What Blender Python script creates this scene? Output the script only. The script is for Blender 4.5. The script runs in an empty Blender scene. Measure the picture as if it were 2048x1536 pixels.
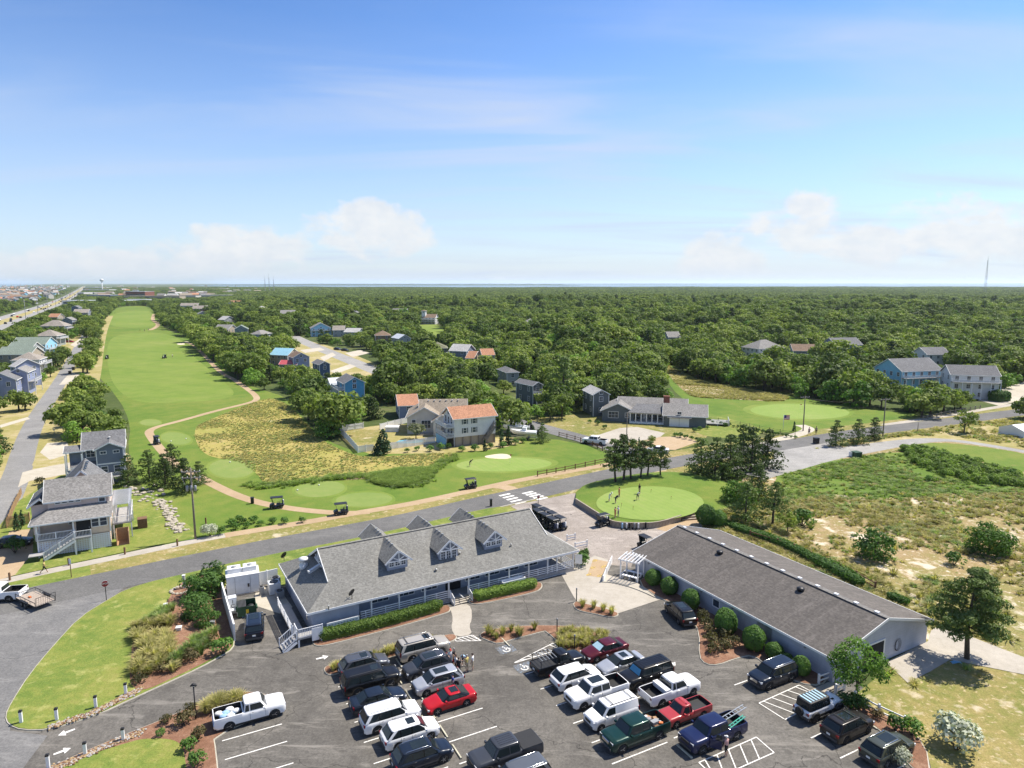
import bpy,bmesh,math,random
from mathutils import Vector,Matrix,noise as mnoise
R = math.radians
random.seed(7)
sc = bpy.context.scene
col = sc.collection

# ------------------------------------------------------------------ camera
F_PX,CAM_H = 2048 * 24 / 36,37.0
PITCH = math.atan(202 / F_PX)
cam_d = bpy.data.cameras.new('camera')
cam_d.lens,cam_d.sensor_width,cam_d.clip_start,cam_d.clip_end = 24,36,0.5,120000
cam = bpy.data.objects.new('camera',cam_d)
cam.location = (0,0,CAM_H)
cam.rotation_euler = (R(90) - PITCH,0,0)
col.objects.link(cam)
sc.camera = cam
sc.render.resolution_x,sc.render.resolution_y = 1024,768
sc.view_settings.view_transform = 'Standard'
sc.view_settings.look = 'None'
sc.view_settings.gamma = 1
sc.view_settings.use_curve_mapping = False
sc.view_settings.exposure = 0.68
sc.cycles.max_bounces = 6
sc.cycles.diffuse_bounces = 2
sc.cycles.transparent_max_bounces = 8
sc.cycles.volume_bounces = 1

# ------------------------------------------------------------------ sun and sky
SUN_EL = R(56)
SUN_DIR = Vector((0.88,0.47,0)).normalized()          # horizontal direction towards the sun
sun_d = bpy.data.lights.new('sun','SUN')
sun_d.energy,sun_d.angle,sun_d.color = 5.0,R(0.53),(1.0,0.93,0.81)
sun = bpy.data.objects.new('sun',sun_d)
tosun = Vector((SUN_DIR.x * math.cos(SUN_EL),SUN_DIR.y * math.cos(SUN_EL),math.sin(SUN_EL)))
sun.rotation_euler = tosun.to_track_quat('Z','Y').to_euler()
sun.location = (0,0,200)
col.objects.link(sun)

class NT:
	"short-hand for building node trees"
	def __init__(s,tree):
		s.t = tree
		for n in list(tree.nodes): tree.nodes.remove(n)
	def n(s,typ,ins=None,**kw):
		nd = s.t.nodes.new(typ)
		for k,v in kw.items(): setattr(nd,k,v)
		if ins:
			for k,v in ins.items():
				sock = nd.inputs[k]
				if hasattr(v,'is_output'): s.t.links.new(v,sock)
				else: sock.default_value = v
		return nd
	def m(s,op,a,b=0.0,c=None,clamp=False):
		nd = s.t.nodes.new('ShaderNodeMath'); nd.operation = op; nd.use_clamp = clamp
		for i,v in enumerate((a,b) if c is None else (a,b,c)):
			if hasattr(v,'is_output'): s.t.links.new(v,nd.inputs[i])
			else: nd.inputs[i].default_value = v
		return nd.outputs[0]
	def mix(s,f,a,b,mode='MIX'):
		nd = s.t.nodes.new('ShaderNodeMixRGB'); nd.blend_type = mode
		for i,v in enumerate((f,a,b)):
			if hasattr(v,'is_output'): s.t.links.new(v,nd.inputs[i])
			elif i == 0: nd.inputs[0].default_value = v
			else: nd.inputs[i].default_value = (*v,1) if len(v) == 3 else v
		return nd.outputs[0]
	def ramp(s,f,stops,interp='LINEAR'):
		nd = s.t.nodes.new('ShaderNodeValToRGB'); cr = nd.color_ramp; cr.interpolation = interp
		while len(cr.elements) > 1: cr.elements.remove(cr.elements[-1])
		for i,(p,c) in enumerate(stops):
			e = cr.elements[0] if i == 0 else cr.elements.new(p)
			e.position = p
			e.color = (*c,1) if hasattr(c,'__len__') else (c,c,c,1)
		s.t.links.new(f,nd.inputs[0])
		return nd.outputs[0]
	def noise(s,vec,scale,detail=3,rough=0.55,dist=0.0):
		nd = s.n('ShaderNodeTexNoise',{'Scale': scale,'Detail': detail,'Roughness': rough,'Distortion': dist})
		if vec is not None: s.t.links.new(vec,nd.inputs['Vector'])
		return nd.outputs['Fac']
	def link(s,a,b): s.t.links.new(a,b)

world = bpy.data.worlds.new('World')
sc.world = world
world.use_nodes = True
def build_sky():
	k = NT(world.node_tree)
	sky = k.n('ShaderNodeTexSky',sky_type='NISHITA',sun_disc=False,sun_elevation=SUN_EL,
              sun_rotation=math.atan2(SUN_DIR.x,SUN_DIR.y),altitude=40,air_density=1.0,dust_density=0.1,ozone_density=4.5)
	d = k.n('ShaderNodeTexCoord').outputs['Generated']
	sep = k.n('ShaderNodeSeparateXYZ',{0: d})
	x,y,z = sep.outputs
	az = k.m('ARCTAN2',x,y)
	el = k.m('ARCSINE',z)
	base = k.mix(1.0,sky.outputs[0],(0.13,0.13,0.13),'MULTIPLY')
	base = k.n('ShaderNodeGamma',{'Color': base,'Gamma': 1.32}).outputs[0]
	base = k.mix(1.0,base,(11.4,11.6,12.0),'MULTIPLY')
	# high thin cloud, drawn out in long soft streaks
	zz = k.m('ADD',k.m('MAXIMUM',z,0.0),0.12)
	cv = k.n('ShaderNodeCombineXYZ',{0: k.m('DIVIDE',x,zz),1: k.m('DIVIDE',y,zz)}).outputs[0]
	def cirrus(rot,sc,loc,lo,hi,mlo,mhi):
		mp = k.n('ShaderNodeMapping',{'Vector': cv,'Rotation': (0,0,R(rot)),'Scale': sc,'Location': loc}).outputs[0]
		c1 = k.noise(mp,1.0,7,0.52,1.6)
		mp2 = k.n('ShaderNodeMapping',{'Vector': cv,'Scale': (0.30,0.30,1),'Location': (loc[1],loc[0],0)}).outputs[0]
		c2 = k.noise(mp2,1.0,2,0.5)
		return k.m('MULTIPLY',k.ramp(c1,[(lo,0.0),(hi,1.0)],'EASE'),k.ramp(c2,[(mlo,0.0),(mhi,1.0)]))
	cir = k.m('ADD',cirrus(38,(0.30,1.15,1),(0.35,1.7,0),0.41,0.76,0.42,0.62),cirrus(-20,(0.35,1.0,1),(4.6,2.2,0),0.43,0.78,0.44,0.62))
	cir = k.m('MULTIPLY',cir,0.9,clamp=True)
	# veil of haze cloud low over the horizon
	lowv = k.m('MULTIPLY',k.ramp(el,[(0.0,0.86),(0.06,0.72),(0.14,0.46),(0.24,0.18),(0.34,0.0)]),
               k.ramp(k.noise(cv,0.16,3,0.5),[(0.25,0.72),(0.7,1.0)]))
	# heaped clouds standing low all round the horizon
	av = k.n('ShaderNodeCombineXYZ',{0: az,1: k.m('MULTIPLY',el,1.5)}).outputs[0]
	big = k.noise(av,5.5,2,0.5)
	puff = k.noise(av,21.0,7,0.56,0.15)
	def bump(a0,w,e0,h):
		da = k.m('DIVIDE',k.m('SUBTRACT',az,a0),w)
		de = k.m('DIVIDE',k.m('SUBTRACT',el,e0),h)
		r = k.m('ADD',k.m('MULTIPLY',da,da),k.m('MULTIPLY',de,de))
		return k.m('MAXIMUM',k.m('SUBTRACT',1.0,r),0.0)
	fld = None
	for a0,w,e0,h in ((-0.20,0.11,0.075,0.05),(-0.37,0.12,0.045,0.045),(-0.55,0.14,0.02,0.035),(-0.68,0.1,0.03,0.03),(0.30,0.09,0.03,0.05),(0.39,0.09,0.075,0.055),(0.47,0.08,0.05,0.05),
                         (0.56,0.10,0.06,0.055),(0.66,0.10,0.05,0.05),(0.0,0.04,0.003,0.012),
                         (1.05,0.25,0.05,0.07),(1.7,0.3,0.04,0.06),(2.5,0.3,0.05,0.07),(-1.1,0.3,0.05,0.06),(-1.9,0.3,0.04,0.07),(-2.7,0.3,0.05,0.06)):
		b = bump(a0,w,e0,h)
		fld = b if fld is None else k.m('MAXIMUM',fld,b)
	f = k.m('ADD',k.m('MULTIPLY',fld,0.50),k.m('MULTIPLY',puff,1.15))
	f = k.m('ADD',f,k.m('MULTIPLY',k.m('SUBTRACT',big,0.5),0.6))
	cum = k.m('MULTIPLY',k.ramp(f,[(0.76,0.0),(0.90,0.62),(1.06,0.92)]),k.ramp(fld,[(0.0,0.0),(0.25,1.0)]))
	lum = k.ramp(k.noise(av,34.0,5,0.6),[(0.3,(6.1,6.5,7.0)),(0.62,(7.1,7.2,7.3))])
	c = k.mix(lowv,base,(5.0,5.6,6.8))
	c = k.mix(cir,c,(5.0,5.7,7.1))
	c = k.mix(cum,c,lum)
	c = k.mix(k.ramp(el,[(0.0,0.5),(0.045,0.0)]),c,(5.1,5.65,6.6))
	bg = k.n('ShaderNodeBackground',{'Color': c,'Strength': 0.08})
	out = k.n('ShaderNodeOutputWorld',{'Surface': bg.outputs[0]})
build_sky()
world.cycles.sampling_method = 'MANUAL'
world.cycles.sample_map_resolution = 512

# ------------------------------------------------------------------ geometry helpers
def G(px,py,z=0.0):
	"ground point (at height z) seen at a pixel of the 2048 x 1536 photograph"
	u,v = (px - 1024) / F_PX,(768 - py) / F_PX
	dy = math.cos(PITCH) + v * math.sin(PITCH)
	dz = -math.sin(PITCH) + v * math.cos(PITCH)
	t = (z - CAM_H) / dz
	return Vector((u * t,dy * t,z))
def proj(x,y,z=0.0):
	z -= CAM_H
	d = y * math.cos(PITCH) - z * math.sin(PITCH)
	up = y * math.sin(PITCH) + z * math.cos(PITCH)
	return 1024 + F_PX * x / d,768 - F_PX * up / d
def rot2(x,y,a): return x * math.cos(a) - y * math.sin(a),x * math.sin(a) + y * math.cos(a)

class MB:
	"collects faces for ONE mesh"
	def __init__(s): s.v,s.f,s.m,s.sm = [],[],[],[]
	def add(s,vs,fs,mi=0,smooth=False):
		o = len(s.v); s.v += [tuple(p) for p in vs]
		for f in fs: s.f.append(tuple(i + o for i in f)); s.m.append(mi); s.sm.append(smooth)
		return s
	def box(s,c,d,rz=0.0,mi=0):
		hx,hy,hz = d[0] / 2,d[1] / 2,d[2] / 2
		vs = []
		for z in (-hz,hz):
			for x,y in ((-hx,-hy),(hx,-hy),(hx,hy),(-hx,hy)):
				a,b = rot2(x,y,rz) if rz else (x,y)
				vs.append((c[0] + a,c[1] + b,c[2] + z))
		return s.add(vs,[(3,2,1,0),(4,5,6,7),(0,1,5,4),(1,2,6,5),(2,3,7,6),(3,0,4,7)],mi)
	def b2(s,x0,x1,y0,y1,z0,z1,mi=0):
		return s.box(((x0 + x1) / 2,(y0 + y1) / 2,(z0 + z1) / 2),(x1 - x0,y1 - y0,z1 - z0),0,mi)
	def bar(s,a,b,w,h=None,mi=0):
		"square bar from a to b"
		a,b = Vector(a),Vector(b); d = (b - a)
		if d.length < 1e-6: return s
		d.normalize(); h = h or w
		up = Vector((0,0,1)) if abs(d.z) < 0.95 else Vector((0,1,0))
		n = d.cross(up).normalized(); t = n.cross(d).normalized()
		vs = [p + n * i * w / 2 + t * j * h / 2 for p in (a,b) for i,j in ((-1,-1),(1,-1),(1,1),(-1,1))]
		return s.add(vs,[(0,1,2,3),(7,6,5,4),(4,5,1,0),(5,6,2,1),(6,7,3,2),(7,4,0,3)],mi)
	def tube(s,pts,rad,n=6,mi=0,cap=True,smooth=True):
		pts = [Vector(p) for p in pts]
		if not hasattr(rad,'__len__'): rad = [rad] * len(pts)
		rings = []
		for i,p in enumerate(pts):
			d = (pts[min(i + 1,len(pts) - 1)] - pts[max(i - 1,0)]).normalized()
			up = Vector((0,0,1)) if abs(d.z) < 0.9 else Vector((1,0,0))
			a = d.cross(up).normalized(); b = a.cross(d).normalized()
			rings.append([p + (a * math.cos(2 * math.pi * j / n) + b * math.sin(2 * math.pi * j / n)) * rad[i] for j in range(n)])
		return s.loft(rings,mi,cap,smooth)
	def loft(s,rings,mi=0,cap=True,smooth=True,closed=True):
		n = len(rings[0]); vs = [p for r in rings for p in r]; fs = []
		for i in range(len(rings) - 1):
			for j in range(n if closed else n - 1):
				fs.append((i * n + j,i * n + (j + 1) % n,(i + 1) * n + (j + 1) % n,(i + 1) * n + j))
		s.add(vs,fs,mi,smooth)
		if cap:
			o = len(s.v) - len(vs)
			s.f.append(tuple(o + j for j in reversed(range(n)))); s.m.append(mi); s.sm.append(False)
			s.f.append(tuple(o + (len(rings) - 1) * n + j for j in range(n))); s.m.append(mi); s.sm.append(False)
		return s
	def lathe(s,prof,n=12,c=(0,0,0),axis='z',mi=0,smooth=True):
		rings = []
		for r,h in prof:
			ring = []
			for j in range(n):
				a = 2 * math.pi * j / n
				p = (r * math.cos(a),r * math.sin(a),h)
				if axis == 'y': p = (p[0],p[2],-p[1])
				if axis == 'x': p = (p[2],p[0],p[1])
				ring.append((c[0] + p[0],c[1] + p[1],c[2] + p[2]))
			rings.append(ring)
		return s.loft(rings,mi,True,smooth)
	def prism(s,poly,z0,z1,mi=0):
		n = len(poly)
		vs = [(p[0],p[1],z0) for p in poly] + [(p[0],p[1],z1) for p in poly]
		fs = [tuple(reversed(range(n))),tuple(range(n,2 * n))] + [(i,(i + 1) % n,n + (i + 1) % n,n + i) for i in range(n)]
		return s.add(vs,fs,mi)
	def poly(s,pts,mi=0): return s.add(pts,[tuple(range(len(pts)))],mi)
	def slab(s,pts,t,mi=0):
		"a flat polygon given thickness t along its own normal (below it)"
		pts = [Vector(p) for p in pts]; n = Vector((0,0,0))
		for i in range(len(pts)): n += (pts[i]).cross(pts[(i + 1) % len(pts)])
		n.normalize(); k = len(pts); lo = [p - n * t for p in pts]
		return s.add(pts + lo,[tuple(range(k)),tuple(reversed(range(k,2 * k)))] + [(i,k + i,k + (i + 1) % k,(i + 1) % k) for i in range(k)],mi)
	def mesh(s,name,mats):
		me = bpy.data.meshes.new(name)
		me.from_pydata(s.v,[],s.f)
		for m in (mats if isinstance(mats,(list,tuple)) else [mats]): me.materials.append(m)
		me.polygons.foreach_set('material_index',s.m)
		me.polygons.foreach_set('use_smooth',s.sm)
		me.update()
		return me
def link_mesh(name,me,parent=None,loc=None,rz=0.0):
	o = bpy.data.objects.new(name,me)
	col.objects.link(o)
	if parent is not None: o.parent = parent
	if loc is not None: o.location = loc
	if rz: o.rotation_euler = (0,0,rz)
	return o
def obj(name,mb,mats,parent=None,loc=None,rz=0.0):
	return link_mesh(name,mb.mesh(name,mats),parent,loc,rz)
def box(name,mat,parent,c,d,rz=0.0):
	return obj(name,MB().box(c,d,rz),mat,parent)
def tag(o,label=None,cat=None,group=None,kind=None):
	if label: o['label'] = label
	if cat: o['category'] = cat
	if group: o['group'] = group
	if kind: o['kind'] = kind
	return o
def thing(name,label,cat,loc=(0,0,0),rz=0.0,group=None):
	o = bpy.data.objects.new(name,None)
	o.empty_display_size = 0.3
	col.objects.link(o)
	o.location = loc; o.rotation_euler = (0,0,rz)
	return tag(o,label,cat,group)
def copy_tree(o,parent=None):
	c = o.copy(); col.objects.link(c); c.parent = parent
	for ch in list(o.children): copy_tree(ch,c)
	return c
def dup(o,loc,rz,label=None,group=None,scale=None):
	c = copy_tree(o); c.location = loc; c.rotation_euler = (0,0,rz)
	if scale: c.scale = (scale,) * 3
	return tag(c,label,None,group)
def smooth_poly(pts,it=2):
	for _ in range(it):
		q = []
		for i in range(len(pts)):
			a,b = pts[i],pts[(i + 1) % len(pts)]
			q.append(a * 0.75 + b * 0.25); q.append(a * 0.25 + b * 0.75)
		pts = q
	return pts
def smooth_line(pts,it=3):
	pts = [Vector(p) for p in pts]
	for _ in range(it):
		q = [pts[0]]
		for a,b in zip(pts,pts[1:]): q += [a * 0.75 + b * 0.25,a * 0.25 + b * 0.75]
		pts = q + [pts[-1]]
	return pts
def resample(pts,step):
	out,acc = [pts[0].copy()],0.0
	for a,b in zip(pts,pts[1:]):
		d = (b - a).length
		while acc + d >= step:
			t = (step - acc) / d
			a = a + (b - a) * t; out.append(a.copy()); d = (b - a).length; acc = 0.0
		acc += d
	return out
def inside(pt,poly):
	x,y = pt[0],pt[1]; c = False; j = len(poly) - 1
	for i in range(len(poly)):
		xi,yi,xj,yj = poly[i][0],poly[i][1],poly[j][0],poly[j][1]
		if (yi > y) != (yj > y) and x < (xj - xi) * (y - yi) / (yj - yi) + xi: c = not c
		j = i
	return c
def sheet(name,pts,mat,z,sm=2,kind='structure',label=None):
	"flat outlined piece of ground at height z"
	pts = [Vector((p[0],p[1],0)) for p in pts]
	if sm: pts = smooth_poly(pts,sm)
	bm = bmesh.new()
	vs = [bm.verts.new((p.x,p.y,z)) for p in pts]
	f = bm.faces.new(vs); f.normal_update()
	if f.normal.z < 0: f.normal_flip()
	bmesh.ops.triangulate(bm,faces=[f])
	me = bpy.data.meshes.new(name); bm.to_mesh(me); bm.free()
	me.materials.append(mat)
	return tag(link_mesh(name,me),label=label,kind=kind)
def strip_pts(line,w):
	"left and right edges of a band of width w along a line"
	l,r = [],[]
	for i,p in enumerate(line):
		d = (line[min(i + 1,len(line) - 1)] - line[max(i - 1,0)]); d.z = 0; d.normalize()
		n = Vector((-d.y,d.x,0)); ww = w(i / (len(line) - 1)) if callable(w) else w
		l.append(p + n * ww / 2); r.append(p - n * ww / 2)
	return l,r
def ribbon(name,line,w,mat,z,kind='structure',sm=3,label=None):
	line = smooth_line([Vector((p[0],p[1],0)) for p in line],sm)
	l,r = strip_pts(line,w)
	mb = MB(); n = len(l)
	mb.add([(p.x,p.y,z) for p in l] + [(p.x,p.y,z) for p in r],[(i,n + i,n + i + 1,i + 1) for i in range(n - 1)])
	return tag(obj(name,mb,mat),label=label,kind=kind)
def kerb(name,line,w,h,mat,z0=0.0,closed=False,parent=None):
	line = [Vector((p[0],p[1],0)) for p in line]
	if closed: line = line + [line[0]]
	l,r = strip_pts(line,w)
	if closed: l[0] = l[-1] = (l[0] + l[-1]) / 2; r[0] = r[-1] = (r[0] + r[-1]) / 2
	rings = []
	for a,b in zip(l,r):
		d = (b - a) * 0.12
		rings.append([(a.x,a.y,z0),(a.x + d.x,a.y + d.y,z0 + h),(b.x - d.x,b.y - d.y,z0 + h),(b.x,b.y,z0)])
	o = obj(name,MB().loft(rings,0,True,False),mat,parent)
	if parent is None: tag(o,kind='structure')
	return o
def PX(*pts): return [G(a,b) for a,b in pts]
def text_mesh(txt,size,name='lettering'):
	cu = bpy.data.curves.new(name,'FONT'); cu.body = txt; cu.size = size
	cu.align_x = 'CENTER'; cu.align_y = 'CENTER'; cu.extrude = 0.004; cu.resolution_u = 3
	o = bpy.data.objects.new(name,cu); col.objects.link(o)
	bpy.context.view_layer.update()
	me = bpy.data.meshes.new_from_object(o)
	bpy.data.objects.remove(o); bpy.data.curves.remove(cu)
	return me
# ------------------------------------------------------------------ materials
MATS = {}
def new_mat(name):
	m = bpy.data.materials.new(name); m.use_nodes = True
	MATS[name] = m
	return m,NT(m.node_tree)
def finish(k,colr,rough=0.8,metal=0.0,spec=0.35,bump=None,bstr=0.3,bdist=0.05,**kw):
	ins = {'Base Color': colr if hasattr(colr,'is_output') else (*colr,1),'Roughness': rough,'Metallic': metal,'Specular IOR Level': spec}
	ins.update(kw)
	b = k.n('ShaderNodeBsdfPrincipled',ins)
	if bump is not None:
		bn = k.n('ShaderNodeBump',{'Height': bump,'Strength': bstr,'Distance': bdist})
		k.link(bn.outputs[0],b.inputs['Normal'])
	k.n('ShaderNodeOutputMaterial',{'Surface': b.outputs[0]})
	return b
def wpos(k): return k.n('ShaderNodeNewGeometry').outputs['Position']
def opos(k): return k.n('ShaderNodeTexCoord').outputs['Object']

def plain(name,c,rough=0.6,metal=0.0,spec=0.4,var=0.12,scale=1.5,**kw):
	"one paint or cloth colour with a little unevenness and grime"
	m,k = new_mat(name)
	p = opos(k)
	n = k.noise(p,scale,4,0.6)
	colr = k.mix(k.ramp(n,[(0.35,0.0),(0.75,1.0)]),c,tuple(x * (1 - var * 2) for x in c))
	n2 = k.noise(p,scale * 14,2,0.6)
	colr = k.mix(k.m('MULTIPLY',n2,var),colr,tuple(x * 0.6 for x in c))
	finish(k,colr,rough,metal,spec,**kw)
	return m
def ground_mat(name,stops,s1=0.05,s2=0.6,s3=9.0,fine=0.35,rough=0.95,bumpd=0.05,stripes=None,spots=None):
	"layered earth or turf colour over world position"
	m,k = new_mat(name); p = wpos(k)
	a = k.noise(p,s1,4,0.6,0.4); b = k.noise(p,s2,5,0.62)
	f = k.m('ADD',k.m('MULTIPLY',a,0.55),k.m('MULTIPLY',b,0.45))
	c = k.ramp(f,stops)
	d = k.noise(p,s3,4,0.7)
	c = k.mix(fine,c,k.mix(1.0,c,k.ramp(d,[(0.25,0.35),(0.75,1.65)]),'MULTIPLY'))
	if stripes:
		ang,wid,amt = stripes
		mp = k.n('ShaderNodeMapping',{'Vector': p,'Rotation': (0,0,ang)}).outputs[0]
		wv = k.n('ShaderNodeTexWave',{'Vector': mp,'Scale': 1 / wid / 3.14,'Distortion': 0.8,'Detail': 1.0}).outputs['Fac']
		c = k.mix(k.m('MULTIPLY',k.ramp(wv,[(0.4,0.0),(0.6,1.0)]),amt),c,k.mix(1.0,c,(1.35,1.28,1.2),'MULTIPLY'))
	if spots:
		for scol,sscale,lo,hi in spots:
			q = k.noise(p,sscale,5,0.65,0.3)
			c = k.mix(k.ramp(q,[(lo,0.0),(hi,1.0)]),c,k.mix(0.5,scol,k.mix(1.0,scol,k.ramp(d,[(0.25,0.5),(0.75,1.5)]),'MULTIPLY')))
	finish(k,c,rough,0,0.15,bump=d,bstr=0.6,bdist=bumpd)
	return m
ground_mat('scrub',[(0.30,(0.05,0.09,0.022)),(0.46,(0.10,0.14,0.035)),(0.6,(0.19,0.19,0.07)),(0.75,(0.30,0.25,0.15))],0.012,0.16,2.2)
ground_mat('woodland_floor',[(0.3,(0.040,0.062,0.018)),(0.5,(0.065,0.090,0.025)),(0.7,(0.16,0.15,0.07))],0.02,0.3,2.0)
ground_mat('rough_turf',[(0.30,(0.072,0.132,0.018)),(0.45,(0.105,0.168,0.026)),(0.58,(0.150,0.190,0.036)),(0.72,(0.205,0.200,0.055))],0.03,0.30,5.0,0.42,spots=[((0.24,0.20,0.075),0.07,0.66,0.78)])
ground_mat('fairway_turf',[(0.30,(0.100,0.165,0.026)),(0.46,(0.138,0.200,0.035)),(0.60,(0.175,0.220,0.048)),(0.74,(0.215,0.228,0.070))],0.02,0.16,3.0,0.30,stripes=(R(-62),14,0.16))
ground_mat('green_turf',[(0.3,(0.165,0.245,0.052)),(0.5,(0.195,0.270,0.066)),(0.7,(0.24,0.28,0.09))],0.05,0.5,9.0,0.12,stripes=(R(-30),1.2,0.15))
ground_mat('tee_turf',[(0.3,(0.150,0.215,0.052)),(0.5,(0.185,0.240,0.064)),(0.7,(0.24,0.255,0.09))],0.06,0.5,9.0,0.15)
ground_mat('lawn',[(0.30,(0.092,0.145,0.028)),(0.44,(0.132,0.180,0.036)),(0.56,(0.190,0.212,0.048)),(0.70,(0.265,0.240,0.080))],0.16,1.1,7.0,0.55,spots=[((0.30,0.25,0.13),0.22,0.66,0.78),((0.30,0.30,0.10),0.7,0.56,0.70),((0.36,0.38,0.22),2.6,0.70,0.76)])
ground_mat('dry_lawn',[(0.3,(0.105,0.140,0.028)),(0.45,(0.18,0.18,0.05)),(0.58,(0.27,0.22,0.085)),(0.7,(0.36,0.28,0.14))],0.09,0.9,7.0,0.5,spots=[((0.46,0.39,0.27),0.30,0.58,0.68),((0.42,0.34,0.20),1.6,0.57,0.66)])
ground_mat('fescue',[(0.28,(0.17,0.21,0.04)),(0.45,(0.28,0.26,0.07)),(0.56,(0.34,0.28,0.09)),(0.70,(0.36,0.28,0.15))],0.04,0.5,4.0,0.5,spots=[((0.42,0.36,0.22),0.16,0.63,0.72)])
ground_mat('dune_scrub',[(0.28,(0.13,0.16,0.040)),(0.42,(0.22,0.20,0.07)),(0.54,(0.28,0.21,0.10)),(0.68,(0.36,0.26,0.17))],0.05,0.6,5.0,0.65,spots=[((0.56,0.48,0.37),0.20,0.56,0.63),((0.56,0.48,0.37),1.3,0.57,0.65),((0.10,0.13,0.03),0.9,0.60,0.72)])
ground_mat('sand',[(0.3,(0.50,0.43,0.31)),(0.55,(0.60,0.53,0.40)),(0.75,(0.66,0.60,0.48))],0.1,1.2,14.0,0.25)
ground_mat('sandy_verge',[(0.3,(0.20,0.20,0.06)),(0.48,(0.30,0.26,0.10)),(0.6,(0.40,0.33,0.19)),(0.75,(0.54,0.46,0.33))],0.08,0.6,6.0,0.4)
ground_mat('mulch',[(0.3,(0.14,0.072,0.045)),(0.5,(0.22,0.118,0.076)),(0.7,(0.34,0.22,0.15))],0.5,3.5,16.0,0.75,bumpd=0.08)
ground_mat('pebbles',[(0.3,(0.22,0.18,0.13)),(0.5,(0.38,0.32,0.25)),(0.7,(0.52,0.47,0.40))],1.5,8.0,14.0,0.8,bumpd=0.1)
ground_mat('cart_path',[(0.3,(0.33,0.235,0.145)),(0.55,(0.39,0.29,0.185)),(0.75,(0.46,0.37,0.27))],0.08,1.0,9.0,0.25)
ground_mat('pale_concrete',[(0.3,(0.31,0.28,0.23)),(0.5,(0.385,0.35,0.30)),(0.7,(0.45,0.41,0.355))],0.15,1.2,12.0,0.22)
ground_mat('kerb_concrete',[(0.3,(0.33,0.30,0.24)),(0.5,(0.43,0.40,0.33)),(0.7,(0.52,0.48,0.41))],0.4,2.2,14.0,0.35)
ground_mat('gravel_drive',[(0.3,(0.36,0.32,0.25)),(0.5,(0.44,0.40,0.33)),(0.7,(0.52,0.47,0.39))],0.06,0.8,10.0,0.2)
ground_mat('far_land',[(0.3,(0.03,0.055,0.022)),(0.55,(0.045,0.075,0.030)),(0.8,(0.10,0.11,0.06))],0.002,0.02,0.2)

def asphalt(name,dark,mid,light,crack=0.0,worn=0.5):
	m,k = new_mat(name); p = wpos(k)
	a = k.noise(p,0.09,5,0.6,0.6); b = k.noise(p,0.7,6,0.68,0.4); d = k.noise(p,26.0,3,0.7)
	f = k.m('ADD',k.m('MULTIPLY',a,0.6),k.m('MULTIPLY',b,0.4))
	c = k.ramp(f,[(0.32,dark),(0.5,mid),(0.64,light)])
	c = k.mix(0.5,c,k.mix(1.0,c,k.ramp(d,[(0.3,0.5),(0.7,1.55)]),'MULTIPLY'))
	c = k.mix(0.6,c,k.mix(1.0,c,k.ramp(k.noise(p,4.5,4,0.7),[(0.32,0.6),(0.68,1.42)]),'MULTIPLY'))
	# pale scuffs drawn out along the traffic
	mp = k.n('ShaderNodeMapping',{'Vector': p,'Rotation': (0,0,R(-28)),'Scale': (0.25,1.3,1)}).outputs[0]
	s = k.noise(mp,0.55,6,0.7,0.8)
	c = k.mix(k.m('MULTIPLY',k.ramp(s,[(0.54,0.0),(0.68,1.0)]),worn),c,tuple(x * 1.75 for x in light))
	# oil stains
	o = k.noise(p,0.9,2,0.5,0.2)
	c = k.mix(k.m('MULTIPLY',k.ramp(o,[(0.60,0.0),(0.70,1.0)]),0.55),c,dark)
	if crack:
		vv = k.n('ShaderNodeVectorMath',{0: p,1: k.n('ShaderNodeVectorMath',{0: k.n('ShaderNodeTexNoise',{'Vector': p,'Scale': 0.35,'Detail': 4,'Roughness': 0.55}).outputs['Color'],'Scale': 3.0},operation='SCALE').outputs[0]},operation='ADD').outputs[0]
		vo = k.n('ShaderNodeTexVoronoi',{'Vector': vv,'Scale': crack},feature='DISTANCE_TO_EDGE').outputs['Distance']
		ln = k.ramp(vo,[(0.0,1.0),(0.0018,0.8),(0.0038,0.0)])
		c = k.mix(k.m('MULTIPLY',ln,0.8),c,tuple(x * 0.35 for x in dark))
	finish(k,c,0.85,0,0.25,bump=d,bstr=0.25,bdist=0.02)
asphalt('lot_asphalt',(0.068,0.063,0.056),(0.110,0.102,0.091),(0.158,0.146,0.129),0.075,0.6)
asphalt('road_asphalt',(0.098,0.096,0.094),(0.122,0.119,0.115),(0.150,0.146,0.139),0.0,0.25)
asphalt('street_asphalt',(0.120,0.118,0.117),(0.152,0.149,0.146),(0.190,0.184,0.176),0.04,0.3)
asphalt('lane_asphalt',(0.17,0.166,0.162),(0.21,0.205,0.20),(0.25,0.244,0.236),0.0,0.25)
asphalt('staging_asphalt',(0.20,0.170,0.145),(0.275,0.240,0.212),(0.345,0.305,0.272),0.06,0.4)
asphalt('pale_road',(0.215,0.208,0.197),(0.265,0.256,0.243),(0.315,0.303,0.286),0.0,0.3)

def worn_paint(name,c,cover=0.8):
	m,k = new_mat(name); p = wpos(k)
	n = k.noise(p,9.0,6,0.75)
	colr = k.mix(k.ramp(n,[(0.34 + (1 - cover) * 0.3,0.0),(0.44 + (1 - cover) * 0.3,1.0)]),(0.12,0.115,0.11),c)
	finish(k,colr,0.8,0,0.2)
worn_paint('white_marking',(0.72,0.70,0.66),0.95)
worn_paint('blue_marking',(0.20,0.27,0.36),0.45)
worn_paint('yellow_marking',(0.55,0.38,0.10),0.7)

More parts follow.
